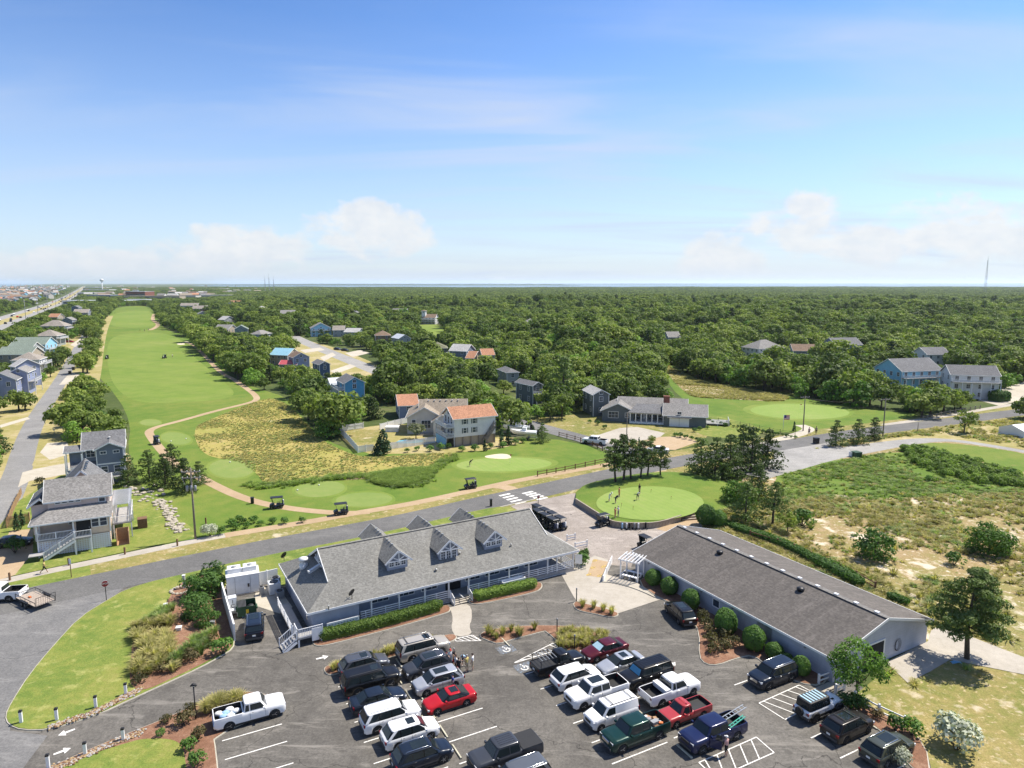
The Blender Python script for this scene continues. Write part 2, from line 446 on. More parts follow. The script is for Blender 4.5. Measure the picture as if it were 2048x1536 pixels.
def shingle(name,c,course=0.16,var=0.26,streak=0.0):
	m,k = new_mat(name); p = opos(k)
	sp = k.n('ShaderNodeSeparateXYZ',{0: p})
	wv = k.n('ShaderNodeMath',{0: k.m('MULTIPLY',sp.outputs[2],1 / course)},operation='FRACT').outputs[0]
	mp = k.n('ShaderNodeMapping',{'Vector': p,'Scale': (5.0,5.0,1 / course)}).outputs[0]
	cell = k.n('ShaderNodeTexVoronoi',{'Vector': mp,'Scale': 1.0,'Randomness': 0.7}).outputs['Color']
	cs = k.n('ShaderNodeSeparateXYZ',{0: cell}).outputs[0]
	big = k.noise(p,0.35,4,0.6)
	colr = k.mix(k.ramp(cs,[(0.0,0.0),(1.0,1.0)]),tuple(x * (1 - var) for x in c),tuple(min(1,x * (1 + var)) for x in c))
	colr = k.mix(0.3,colr,k.mix(1.0,colr,k.ramp(big,[(0.3,0.7),(0.7,1.3)]),'MULTIPLY'))
	colr = k.mix(k.m('MULTIPLY',k.ramp(wv,[(0.0,1.0),(0.16,0.0)]),0.45),colr,tuple(x * 0.35 for x in c))
	if streak:
		mq = k.n('ShaderNodeMapping',{'Vector': p,'Scale': (0.9,0.16,0.3)}).outputs[0]
		st = k.noise(mq,1.1,5,0.65,0.4)
		colr = k.mix(k.m('MULTIPLY',k.ramp(st,[(0.42,0.0),(0.66,1.0)]),streak),colr,tuple(x * 0.5 + 0.012 for x in c))
		st2 = k.noise(mq,2.3,5,0.65,0.2)
		colr = k.mix(k.m('MULTIPLY',k.ramp(st2,[(0.56,0.0),(0.72,1.0)]),streak * 0.7),colr,tuple(x * 1.9 for x in c))
	finish(k,colr,0.92,0,0.2,bump=k.m('ADD',wv,cs),bstr=0.5,bdist=0.03)
	return m
def siding(name,c,course=0.2,var=0.08):
	m,k = new_mat(name); p = opos(k)
	sp = k.n('ShaderNodeSeparateXYZ',{0: p})
	fr = k.n('ShaderNodeMath',{0: k.m('MULTIPLY',sp.outputs[2],1 / course)},operation='FRACT').outputs[0]
	n = k.noise(p,0.8,4,0.6)
	colr = k.mix(k.ramp(n,[(0.35,0.0),(0.7,1.0)]),c,tuple(x * (1 - var * 2) for x in c))
	mq = k.n('ShaderNodeMapping',{'Vector': p,'Scale': (2.2,2.2,0.25)}).outputs[0]
	colr = k.mix(k.m('MULTIPLY',k.ramp(k.noise(mq,1.5,5,0.7),[(0.5,0.0),(0.75,1.0)]),0.22),colr,tuple(x * 0.62 for x in c))
	colr = k.mix(k.m('MULTIPLY',k.ramp(fr,[(0.0,1.0),(0.14,0.0)]),0.4),colr,tuple(x * 0.5 for x in c))
	finish(k,colr,0.75,0,0.3,bump=fr,bstr=0.4,bdist=0.02)
	return m
shingle('club_shingle',(0.196,0.192,0.178),0.14,0.20,0.10)
shingle('barn_shingle',(0.125,0.113,0.104),0.14,0.2,0.5)
shingle('slate_shingle',(0.155,0.155,0.160)); shingle('grey_shingle',(0.225,0.215,0.205)); shingle('tan_shingle',(0.28,0.235,0.185))
shingle('orange_shingle',(0.38,0.195,0.120)); shingle('brown_shingle',(0.20,0.14,0.10)); shingle('pale_shingle',(0.40,0.39,0.38))
shingle('green_shingle',(0.20,0.24,0.20)); shingle('olive_shingle',(0.17,0.17,0.11)); shingle('weathered_shingle',(0.27,0.24,0.21),0.14,0.3,0.3)
plain('blue_metal_roof',(0.30,0.55,0.66),0.4); plain('red_metal_roof',(0.52,0.10,0.11),0.4); plain('white_metal_roof',(0.62,0.64,0.66),0.4)
siding('club_siding',(0.34,0.37,0.44),0.16); siding('barn_siding',(0.44,0.46,0.52),0.3); siding('pink_siding',(0.68,0.54,0.48),0.2)
siding('peach_siding',(0.72,0.57,0.45),0.2); siding('slate_siding',(0.17,0.20,0.25),0.2); siding('blue_siding',(0.10,0.34,0.56),0.2)
siding('sky_siding',(0.29,0.56,0.72),0.2); siding('white_siding',(0.72,0.72,0.71),0.2); siding('cream_siding',(0.58,0.55,0.50),0.2)
siding('grey_siding',(0.36,0.38,0.40),0.2); siding('charcoal_siding',(0.13,0.15,0.16),0.2); siding('sage_siding',(0.26,0.31,0.30),0.2)
siding('periwinkle_siding',(0.25,0.29,0.44),0.2); siding('tan_siding',(0.42,0.36,0.28),0.2); siding('cedar_siding',(0.26,0.18,0.12),0.2); siding('navy_siding',(0.08,0.12,0.20),0.2)
plain('white_trim',(0.78,0.78,0.77),0.5,var=0.05); plain('white_vinyl',(0.80,0.80,0.80),0.35,var=0.04); plain('grey_wood',(0.28,0.25,0.22),0.85,var=0.25,scale=4)
plain('brown_wood',(0.20,0.11,0.06),0.85,var=0.25,scale=4); plain('pine_board',(0.42,0.26,0.14),0.8,var=0.2,scale=4); plain('pole_wood',(0.23,0.20,0.165),0.9,var=0.25,scale=6)
plain('deck_grey',(0.36,0.35,0.34),0.8,var=0.15,scale=3); plain('dark_interior',(0.02,0.02,0.022),0.9); plain('brick_red',(0.26,0.10,0.07),0.9,var=0.25,scale=9)
plain('galvanised',(0.45,0.46,0.47),0.45,metal=0.7,var=0.15); plain('white_metal',(0.70,0.71,0.72),0.4,var=0.1); plain('grey_metal',(0.30,0.31,0.32),0.5,metal=0.3)
plain('black_metal',(0.018,0.018,0.020),0.45); plain('dumpster_green',(0.025,0.075,0.035),0.55,var=0.25); plain('rust_steel',(0.07,0.055,0.05),0.7,var=0.2)
plain('stop_red',(0.30,0.018,0.030),0.45,var=0.03); plain('sign_white',(0.75,0.75,0.74),0.5,var=0.03); plain('rubber',(0.022,0.022,0.023),0.85,var=0.2)
plain('wheel_stop',(0.56,0.53,0.41),0.9,var=0.2,scale=4); plain('pool_water',(0.10,0.48,0.60),0.08,spec=0.6,var=0.03); plain('rip_rap',(0.46,0.41,0.33),0.95,var=0.25,scale=2)
plain('retaining_wood',(0.40,0.34,0.27),0.9,var=0.25,scale=3); plain('flag_red',(0.50,0.03,0.03),0.8); plain('flag_white',(0.75,0.75,0.73),0.8); plain('flag_blue',(0.03,0.05,0.2),0.8)
plain('sticker_yellow',(0.7,0.5,0.04),0.5); plain('ladder_teal',(0.10,0.48,0.36),0.5); plain('ladder_grey',(0.62,0.64,0.64),0.35,metal=0.6); plain('tarp_blue',(0.16,0.40,0.62),0.6)
plain('boat_white',(0.74,0.75,0.76),0.25,var=0.04); plain('orange_paint',(0.6,0.16,0.04),0.5)
plain('pebble_tan',(0.40,0.28,0.15),0.9,var=0.2); plain('pebble_grey',(0.40,0.38,0.36),0.9,var=0.2)
plain('trailer_deck',(0.42,0.35,0.29),0.9,var=0.2,scale=5)

def glass(name,c=(0.015,0.02,0.026),rough=0.06):
	m,k = new_mat(name)
	n = k.noise(opos(k),0.9,2)
	finish(k,k.mix(n,c,tuple(x * 1.6 for x in c)),rough,0,0.45)
glass('car_glass',(0.012,0.017,0.019),0.04); glass('window_glass',(0.035,0.045,0.06),0.05); glass('lamp_glass',(0.55,0.55,0.55),0.1)
plain('tail_red',(0.22,0.008,0.010),0.2); plain('plastic_black',(0.020,0.020,0.021),0.6); plain('plastic_gloss',(0.010,0.011,0.012),0.15); plain('plastic_grey',(0.07,0.07,0.072),0.6); plain('chrome',(0.65,0.66,0.68),0.18,metal=1.0,var=0.03)
plain('alloy',(0.42,0.43,0.45),0.32,metal=0.8,var=0.05); plain('dark_alloy',(0.035,0.035,0.037),0.4,metal=0.4); plain('shade_silver',(0.40,0.58,0.66),0.35); plain('shade_blue',(0.06,0.27,0.45),0.4)
def car_paint(name,c,metal=0.0,rough=0.28):
	m,k = new_mat(name)
	n = k.noise(opos(k),1.3,4,0.6)
	colr = k.mix(k.ramp(n,[(0.4,0.0),(0.75,0.35)]),c,tuple(x * 0.75 + 0.012 for x in c))      # dust
	finish(k,colr,rough,metal,0.2,**{'Coat Weight': 0.4,'Coat Roughness': 0.05})
	return m
for nm,c,mt in (('white',(0.76,0.76,0.76),0),('silver',(0.48,0.49,0.51),.5),('beige',(0.48,0.44,0.38),.4),('grey',(0.085,0.09,0.105),.3),('charcoal',(0.048,0.052,0.062),.2),('black',(0.008,0.008,0.009),0),
                  ('navy',(0.010,0.016,0.030),.1),('blue',(0.010,0.016,0.062),.1),('red',(0.40,0.010,0.016),0),('maroon',(0.085,0.008,0.015),.2),('faded_red',(0.34,0.040,0.045),0),
                  ('green',(0.007,0.034,0.028),.2),('olive',(0.060,0.068,0.055),.3),('umber',(0.024,0.021,0.020),.2),('steel',(0.13,0.14,0.155),.4)):
	car_paint('paint_' + nm,c,mt)

def foliage(name,lo,hi,warm,trans=0.32):
	"leaf colour: varies from leaf clump to leaf clump (attribute tint) and from plant to plant"
	m,k = new_mat(name)
	t = k.n('ShaderNodeAttribute',attribute_name='tint').outputs['Fac']
	r = k.n('ShaderNodeObjectInfo').outputs['Random']
	wide = k.noise(wpos(k),0.045,2)
	c = k.mix(t,lo,hi)
	c = k.mix(k.m('MULTIPLY',k.ramp(k.m('ADD',k.m('MULTIPLY',r,0.7),k.m('MULTIPLY',wide,0.6)),[(0.35,0.0),(0.95,1.0)]),0.55),c,k.mix(t,tuple(x * 0.8 for x in warm),warm))
	c = k.mix(1.0,c,k.ramp(r,[(0.0,0.66),(1.0,1.38)]),'MULTIPLY')
	b = k.n('ShaderNodeBsdfPrincipled',{'Base Color': c,'Roughness': 0.65,'Specular IOR Level': 0.25})
	tr = k.n('ShaderNodeBsdfTranslucent',{'Color': k.mix(1.0,c,(1.3,1.5,0.6),'MULTIPLY')})
	mx = k.n('ShaderNodeMixShader',{0: trans,1: b.outputs[0],2: tr.outputs[0]})
	k.n('ShaderNodeOutputMaterial',{'Surface': mx.outputs[0]})
foliage('oak_leaf',(0.060,0.110,0.020),(0.155,0.222,0.042),(0.225,0.250,0.050))
foliage('bright_leaf',(0.065,0.145,0.020),(0.138,0.268,0.041),(0.189,0.275,0.049))
foliage('pine_needle',(0.042,0.076,0.020),(0.098,0.150,0.038),(0.118,0.160,0.042),0.2)
foliage('cedar_needle',(0.022,0.056,0.022),(0.053,0.105,0.039),(0.063,0.112,0.039),0.12)
foliage('hedge_leaf',(0.075,0.150,0.025),(0.169,0.256,0.043),(0.200,0.263,0.050))
foliage('shrub_leaf',(0.042,0.105,0.022),(0.098,0.196,0.036),(0.112,0.189,0.042))
foliage('dusty_leaf',(0.26,0.27,0.20),(0.44,0.46,0.36),(0.40,0.42,0.33),0.2)
foliage('rusty_leaf',(0.070,0.075,0.028),(0.135,0.125,0.050),(0.17,0.11,0.06))
foliage('blossom_leaf',(0.10,0.14,0.05),(0.40,0.40,0.26),(0.36,0.36,0.22))
foliage('golden_grass',(0.27,0.255,0.09),(0.46,0.42,0.17),(0.44,0.38,0.19),0.4)
foliage('tuft_grass',(0.20,0.19,0.06),(0.40,0.35,0.14),(0.42,0.35,0.16),0.4)
foliage('green_grass',(0.110,0.190,0.030),(0.210,0.310,0.055),(0.260,0.310,0.070),0.4)
foliage('sedge_grass',(0.13,0.20,0.06),(0.25,0.33,0.12),(0.28,0.33,0.12),0.4)
plain('bark',(0.105,0.085,0.068),0.95,var=0.3,scale=5)
plain('skin_light',(0.52,0.33,0.24),0.6,var=0.05); plain('skin_tan',(0.34,0.19,0.12),0.6,var=0.05)
for nm,c in (('white',(0.72,0.72,0.72)),('black',(0.015,0.015,0.017)),('navy',(0.02,0.03,0.07)),('blue',(0.30,0.48,0.68)),('khaki',(0.42,0.35,0.24)),('orange',(0.62,0.22,0.10)),
              ('red',(0.5,0.06,0.05)),('grey',(0.26,0.27,0.28)),('yellow',(0.55,0.45,0.16)),('royal',(0.04,0.06,0.25)),('rose',(0.55,0.32,0.30)),('green',(0.12,0.3,0.2))):
	plain('cloth_' + nm,c,0.9,var=0.1)
plain('hair_brown',(0.05,0.03,0.02),0.7); plain('hair_grey',(0.3,0.29,0.28),0.7); plain('shoe_white',(0.6,0.6,0.6),0.6)
M = MATS
# ------------------------------------------------------------------ the ground and what is laid on it
LA = R(27.6)
LU,LV = Vector((math.cos(LA),math.sin(LA),0)),Vector((-math.sin(LA),math.cos(LA),0))
LO = G(1224,1529)
def LOT(a,b,z=0.0):
	p = LO + LU * a + LV * b
	return Vector((p.x,p.y,z))
def ell(px,py,rx,ry,tilt=0.0,n=22,wob=0.0):
	out = []
	for i in range(n):
		t = 2 * math.pi * i / n
		k = 1 + wob * math.sin(3 * t + px)
		dx,dy = rx * k * math.cos(t),ry * k * math.sin(t)
		out.append(G(px + dx,py + dy + dx * tilt))
	return out
land = [(-2600,-300),(2600,-300),(9000,3500),(7500,5000),(2500,5300),(-600,5100),(-1900,5600),(-4200,9000),(-12500,30000),(-24000,36000),(-4300,5700)]
sheet('ground',[Vector((x,y,0)) for x,y in land],M['woodland_floor'],-0.03,0)
# water: the wide sound and, far left, the ocean
def water():
	m,k = new_mat('open_water'); p = wpos(k)
	n = k.noise(p,0.02,4,0.6)
	c = k.ramp(k.noise(p,0.0006,4),[(0.35,(0.10,0.17,0.22)),(0.65,(0.16,0.24,0.29))])
	finish(k,c,0.35,0,0.5,bump=n,bstr=0.4,bdist=1.0)
	o = obj('sound_water',MB().poly([(-60000,-2000,0),(60000,-2000,0),(60000,60000,0),(-60000,60000,0)]),m)
	o.location.z = -1.6
	tag(o,kind='structure')
water()
def far_shore(name,line,wid,h,matn):
	"low wooded shore far across the water, with an uneven tree line"
	mb = MB(); pts = resample([Vector((x,y,0)) for x,y in line],60); rows = []
	for j,(off,hh) in enumerate(((0,-1.5),(10,h * 0.7),(wid * 0.3,h),(wid,h * 0.9),(wid + 30,-1.5))):
		row = []
		for i,p in enumerate(pts):
			t = i / (len(pts) - 1)
			e = min(1,t * 14,(1 - t) * 14)
			row.append((p.x,p.y + off,hh * (1 if hh < 0 else e * (0.65 + 0.7 * mnoise.noise(Vector((i * 0.35,j * 3.0,h)))))))
		rows.append(row)
	mb.loft(rows,0,False,True,False)
	tag(obj(name,mb,M[matn]),kind='structure')
far_shore('far_shore',[(-5200,10800),(-2500,11000),(600,11300),(1100,10500)],900,17,'far_land')
far_shore('far_shore',[(-6500,17000),(0,19500),(6000,20000)],1500,22,'far_land')
far_shore('far_shore',[(3000,26000),(14000,25000),(26000,24000)],2500,22,'far_land')

zt = [0.0]                     # lowest height a new sheet may take
LAID = []                      # outlines already laid, with their heights
def level(pts):
	"4 mm above the highest sheet that the new outline overlaps"
	z = zt[0]; x0,x1 = min(p[0] for p in pts),max(p[0] for p in pts); y0,y1 = min(p[1] for p in pts),max(p[1] for p in pts)
	for q,zq,(a0,a1,b0,b1) in LAID:
		if zq < z or a0 > x1 or a1 < x0 or b0 > y1 or b1 < y0: continue
		if any(inside(p,q) for p in pts) or any(inside(p,pts) for p in q): z = zq
	z += 0.004
	LAID.append((pts,z,(x0,x1,y0,y1)))
	return z
def lay(name,pts,mat,sm=2,dz=None):
	pts = [Vector((p[0],p[1],0)) for p in pts]
	if sm: pts = smooth_poly(pts,sm)
	return sheet(name,pts,M[mat],level(pts),0)
def layr(name,pts,w,mat,sm=3,dz=None):
	line = smooth_line([Vector((p[0],p[1],0)) for p in pts],sm); l,r = strip_pts(line,w)
	return ribbon(name,pts,w,M[mat],level(l + r[::-1]),'structure',sm)

# golf course, left side and along the road
GOLF = PX((238,613),(300,611),(316,640),(332,660),(378,672),(392,696),(436,728),(470,762),(520,778),(575,795),(605,835),(650,880),(715,905),
          (900,900),(980,888),(1090,874),(1200,896),(1240,930),(1180,968),(1000,1000),(700,1056),(420,1110),(330,1110),(300,1010),(270,940),(255,900),(262,850),(240,800),(190,745),(205,690),(205,655),(222,625))
lay('golf_rough',GOLF,'rough_turf',1)
lay('fairway',PX((225,672),(280,664),(345,668),(375,690),(385,712),(420,740),(455,770),(470,785),(460,796),(400,803),(320,807),(270,803),(240,785),(222,760),(215,725),(213,695)),'fairway_turf')
lay('fairway',PX((208,648),(225,625),(300,619),(310,635),(316,652),(260,657)),'fairway_turf')
FESCUE = PX((395,850),(430,835),(480,815),(530,797),(562,800),(600,830),(640,880),(700,908),(740,916),(910,903),(918,915),(860,938),(800,945),(737,950),(662,955),(600,965),(530,972),(518,950),(480,922),(420,915),(396,895),(388,865))
lay('fescue_rough',FESCUE,'fescue')
lay('worn_turf',ell(690,955,48,5,-0.04,wob=0.1),'cart_path')
for e in ((301,845,21,6,0),(352,877,30,12,0.1),(463,937,45,19,0.02),(640,978,50,16,-0.06),(728,999,57,14,-0.03)):
	lay('tee_collar',ell(e[0],e[1],e[2] * 1.13,e[3] * 1.2,e[4],wob=.03),'fairway_turf'); lay('tee',ell(*e),'tee_turf')
lay('green_collar',ell(1008,929,108,17,-0.02,wob=.04),'fairway_turf'); lay('putting_surface',ell(1008,929,96,14,-0.02),'green_turf')
lay('bunker',ell(998,913,26,5,0,wob=0.12),'sand')
for e in ((362,688,8,1.6),(373,684,6,1.2)): lay('bunker',ell(*e),'sand')
# right-hand hole beyond the road
RGOLF = PX((1322,722),(1365,742),(1400,762),(1500,778),(1600,796),(1700,812),(1760,822),(1850,828),(1790,846),(1680,860),(1560,868),(1480,852),(1420,840),(1385,815),(1335,770))
lay('golf_rough',RGOLF,'rough_turf')
DUNE2 = PX((1328,728),(1365,745),(1400,764),(1530,784),(1585,795),(1560,804),(1480,799),(1400,796),(1375,790),(1340,755))
lay('dune_slope',DUNE2,'dune_scrub')
lay('green_collar',ell(1600,823,112,18,0.03,wob=.04),'fairway_turf'); lay('putting_surface',ell(1600,823,100,15,0.03),'green_turf')
lay('fairway',PX((824,650),(884,648),(890,668),(872,680),(852,668)),'fairway_turf')
# scrubland on the right, lawns, verges
DUNE = PX((1405,1052),(1430,1000),(1500,948),(1540,922),(1640,896),(1780,868),(1900,852),(2060,834),(2600,850),(2700,1500),(2400,1900),(1900,1750),(1650,1700),(1700,1420),(1850,1280),(1440,1075))
lay('dune_field',DUNE,'dune_scrub',1)
lay('green_scrub',PX((1535,945),(1700,915),(1820,900),(1950,930),(2060,955),(2060,985),(1900,985),(1780,1000),(1640,985),(1580,1000)),'rough_turf')
lay('sandy_verge',PX((1690,905),(1780,870),(1900,856),(2060,838),(2300,840),(2300,930),(2060,900),(1940,884),(1860,878),(1780,892)),'sandy_verge')
lay('fairway',PX((1815,891),(1870,884),(1960,892),(2080,912),(2080,952),(1990,930),(1900,908)),'rough_turf')
lay('dry_lawn',PX((1700,1420),(1800,1330),(1880,1290),(2060,1330),(2400,1420),(2300,1750),(1900,1700),(1780,1520)),'dry_lawn')
# left of the fairway: the street with its sandy plots
LSTREET = PX((-45,1130),(-15,1060),(12,1000),(36,945),(46,905),(62,858),(88,812),(106,786),(130,747),(148,711),(165,680),(180,656),(200,632))
layr('sandy_verge',LSTREET,26,'sandy_verge')
layr('side_street',LSTREET,4.7,'lane_asphalt')
lay('garden_lawn',PX((-60,1170),(100,1136),(250,1104),(400,1072),(390,1060),(350,1030),(330,1000),(270,985),(250,940),(120,950),(40,1000),(-40,1100)),'lawn',0)
lay('sand_garden',PX((75,905),(100,890),(140,880),(262,900),(262,950),(150,955),(60,940)),'sandy_verge',1)
lay('drive_apron',PX((-40,1150),(0,1100),(20,1062),(66,1058),(66,1105),(30,1150),(-20,1166)),'cart_path',0)
lay('house_yard',PX((672,868),(720,855),(810,845),(1000,872),(1060,880),(1000,898),(910,906),(800,908),(720,908)),'sandy_verge',1)
lay('house_yard',PX((1040,838),(1190,826),(1400,850),(1420,880),(1350,902),(1240,900),(1100,862)),'dry_lawn',1)
lay('driveway',PX((45,945),(70,938),(140,925),(165,932),(150,945),(60,962),(36,975)),'gravel_drive',0)
lay('driveway',PX((80,905),(95,886),(135,884),(140,908),(100,920)),'gravel_drive',0)
for q in (((118,770),(140,745),(160,748),(140,768)),((60,838),(20,850),(0,856),(0,850),(55,834)),((140,690),(168,672),(170,678),(150,694))):
	lay('driveway',PX(*q),'gravel_drive',0)
# mid-distance residential streets and plots
lay('sandy_plot',PX((560,705),(600,678),(645,688),(700,705),(790,745),(830,775),(760,775),(700,760),(620,745)),'sandy_verge')
layr('residential_street',PX((585,672),(612,685),(645,699),(680,713),(720,729),(748,740),(790,756)),8.5,'pale_road')
for q in (((640,715),(665,705),(672,710),(648,722)),((660,742),(700,728),(712,733),(672,748)),((600,700),(640,695),(650,700),(610,706)),((690,706),(720,700),(740,706),(705,714)),((780,735),(815,722),(822,728),(790,745))):
	lay('driveway',PX(*q),'gravel_drive',0)
lay('tan_lawn',PX((1020,850),(1060,838),(1120,835),(1190,838),(1245,858),(1190,875),(1120,866)),'dry_lawn')
layr('residential_street',PX((930,808),(1000,830),(1060,848),(1120,865),(1175,880),(1230,895),(1290,915),(1330,930)),6.0,'street_asphalt')
lay('back_lawn',PX((1370,842),(1420,828),(1500,848),(1535,862),(1500,878),(1400,874)),'lawn')
lay('driveway',PX((1190,872),(1240,856),(1275,854),(1330,866),(1318,876),(1260,884),(1225,890)),'pale_concrete',0)
lay('paved_yard',PX((1268,886),(1320,874),(1372,872),(1395,884),(1350,900),(1290,898)),'cart_path',0)
lay('yard_lawn',PX((680,860),(760,858),(765,880),(712,896)),'dry_lawn')
lay('white_drive',PX((1955,800),(1990,782),(2060,760),(2300,740),(2300,775),(2060,795),(2000,812)),'gravel_drive',0)
# the main road with its verges, footway and cart path
ROAD = PX((-420,1320),(-200,1255),(-60,1222),(75,1192),(185,1169),(375,1129),(512,1100),(712,1062),(824,1040),(985,1002),(1056,987),(1189,957),(1300,933),(1450,907),(1566,891),(1700,868),(1776,858),(1886,845),(2048,823),(2300,795),(2700,765))
layr('road_verge',ROAD[4:],15,'dry_lawn')
layr('road_verge',ROAD[:5],15,'lawn')
PATH1 = PX((352,930),(322,900),(302,874),(296,862),(315,853),(360,842),(430,822),(490,808),(516,800),(510,789),(488,773),(465,757),(447,749),(430,734),(410,712),(394,696),(384,688),(365,684))
PATH2 = PX((352,930),(400,955),(432,972),(470,990),(512,1004),(560,1014),(620,1022),(690,1027),(740,1024))
layr('cart_path',PATH1,2.0,'cart_path',2)
layr('cart_path',PATH2,2.0,'cart_path',2)
layr('cart_path',PX((300,660),(312,655),(318,648),(304,640),(308,628)),3.5,'cart_path',2)
SIDEWALK_L = PX((-200,1212),(0,1164),(100,1142),(250,1111),(400,1080),(450,1071))
SIDEWALK_R = PX((450,1071),(512,1061),(640,1040),(700,1028),(830,1007),(985,972),(1040,960),(1190,934),(1300,914))
SIDEWALK_L[-1] = SIDEWALK_R[0].copy()
layr('sidewalk',SIDEWALK_L,1.9,'pale_concrete')
layr('sidewalk',SIDEWALK_R,2.1,'cart_path')
layr('cart_crossing',PX((985,972),(1012,974),(1045,988)),2.6,'cart_path',2)
layr('footpath',PX((1480,900),(1560,879),(1600,868),(1622,858),(1600,850)),3.0,'gravel_drive')
layr('sidewalk',PX((1768,850),(1886,833),(2040,806),(2300,772)),2.2,'pale_concrete')
layr('gravel_lane',PX((1490,948),(1560,932),(1640,912),(1720,899),(1790,887),(1850,880),(1900,880),(1960,888),(2048,903),(2200,930)),lambda t: 9.5 - 6.5 * min(1,t * 1.5),'pale_road')
lay('lane_mouth',PX((1540,905),(1600,888),(1660,880),(1700,902),(1620,918),(1560,932)),'pale_road')
LOT_OUT = PX((-420,1330),(-200,1262),(-60,1228),(75,1196),(200,1172),(290,1165),(560,1120),(700,1100),(1100,1060),(1300,1100),(1560,1280),(1700,1350),(1800,1440),(1850,1500)) + [LOT(24,-16),LOT(24,-40),LOT(-60,-40),Vector((-80,30,0))]
lay('car_park_asphalt',LOT_OUT,'lot_asphalt',0)
lay('street_corner',PX((-420,1300),(-60,1226),(75,1196),(252,1172),(212,1206),(170,1238),(130,1274),(90,1325),(50,1377),(20,1418),(20,1462),(95,1472),(40,1545),(-20,1700),(-600,1700)),'street_asphalt',0)
layr('main_road',ROAD,6.6,'road_asphalt')
STAGE = PX((1020,1012),(1060,1004),(1150,986),(1160,1002),(1210,1038),(1240,1054),(1320,1056),(1420,1030),(1400,1060),(1270,1110),(1262,1135),(1180,1125),(1130,1090),(1080,1045))
lay('cart_staging_area',STAGE,'staging_asphalt',0)
lay('worn_earth',PX((1312,1058),(1360,1042),(1395,1036),(1400,1055),(1350,1068)),'cart_path',0)
zt[0] = Z_ROAD = max(z for q,z,_ in LAID[-7:])
def mark(name,a,b,w=0.11,mat='white_marking',z=None):
	a,b = Vector((a[0],a[1],0)),Vector((b[0],b[1],0)); d = (b - a).normalized(); n = Vector((-d.y,d.x,0)) * w / 2
	zz = (z or Z_ROAD) + 0.006
	o = obj(name,MB().poly([(p.x,p.y,zz) for p in (a - n,b - n,b + n,a + n)]),M[mat])
	return tag(o,kind='structure')
# kerbs along the road
rl,rr = strip_pts(smooth_line(ROAD,3),6.9)
nr = len(rl)
def between(pts,x0,x1): return [p for p in pts if x0 <= p.x <= x1]
kerb('kerb',between(rr,-40,4),0.25,0.12,M['kerb_concrete'])
# zebra crossing, two rows of bars along the road
rd = (G(1144,966) - G(985,1002)).normalized()
for (x0,y0),(x1,y1) in (((1052,984),(1088,999)),((1006,988),(1044,1008))):
	a,b = G(x0,y0),G(x1,y1)
	for i in range(5):
		p = a + (b - a) * ((i + 0.5) / 5)
		mark('crossing_bar',p - rd * 1.15,p + rd * 1.15,0.62)
mark('crossing_bar',G(1275,908) - rd,G(1275,908) + rd,0.5)
mark('crossing_bar',G(1290,915) - rd,G(1290,915) + rd,0.5)
# bay lines of the car park
for k in range(0,6): mark('bay_line',LOT(0.0,2.784 * k),LOT(5.5,2.784 * k))
for b in (0.15,3.1,5.95,8.95,11.85): mark('bay_line',LOT(6.3,b),LOT(11.6,b))
for b in (0.0,2.75,5.5,8.24,11.05,14.0,17.1,20.1): mark('bay_line',LOT(-10.5,b),LOT(-5.9,b))
for b in (5.6,8.6,11.4,14.3,17.2,20.1): mark('bay_line',LOT(-16.4,b),LOT(-11.4,b))
for b in (3.35,-5.05,-7.77,-10.6): mark('bay_line',LOT(16.3,b),LOT(21.6,b))
for b in (16.95,14.45,11.6,8.7): mark('bay_line',LOT(-26.6,b),LOT(-21.9,b))
def hatch(corners,n):
	c = [Vector((p[0],p[1],0)) for p in corners]
	for i in range(4): mark('hatch_line',c[i],c[(i + 1) % 4],0.1,z=Z_ROAD + 0.004 * (i % 2))
	for i in range(n):
		t = (i + 0.5) / n
		mark('hatch_line',c[0] + (c[1] - c[0]) * t,c[3] + (c[2] - c[3]) * min(1,t + 0.8 / n),0.1,z=Z_ROAD + 0.008)
hatch(PX((1029,1326),(1106,1287),(1120,1299),(1032,1326)),5)
hatch([LOT(12.4,-2.9),LOT(6.1,-3.0),LOT(6.0,-4.9),LOT(12.2,-4.9)],5)
hatch(PX((1518,1407),(1598,1371),(1650,1398),(1570,1440)),5)
hatch(PX((910,1278),(945,1271),(962,1282),(912,1283)),4)
def arrow(px0,px1,w=0.14):
	a,b = G(*px0),G(*px1); d = (b - a); L = d.length; d.normalize(); n = Vector((-d.y,d.x,0))
	zz = Z_ROAD + 0.006; q = b - d * L * 0.42
	poly = [a - n * w * .7,q - n * w,q - n * w * 3.2,b,q + n * w * 3.2,q + n * w,a + n * w * .7]
	tag(obj('arrow_marking',MB().poly([(p.x,p.y,zz) for p in poly]),M['white_marking']),kind='structure')
arrow((150,1459),(116,1472)); arrow((107,1510),(142,1497)); arrow((632,1319),(657,1313)); arrow((1334,1321),(1351,1332))
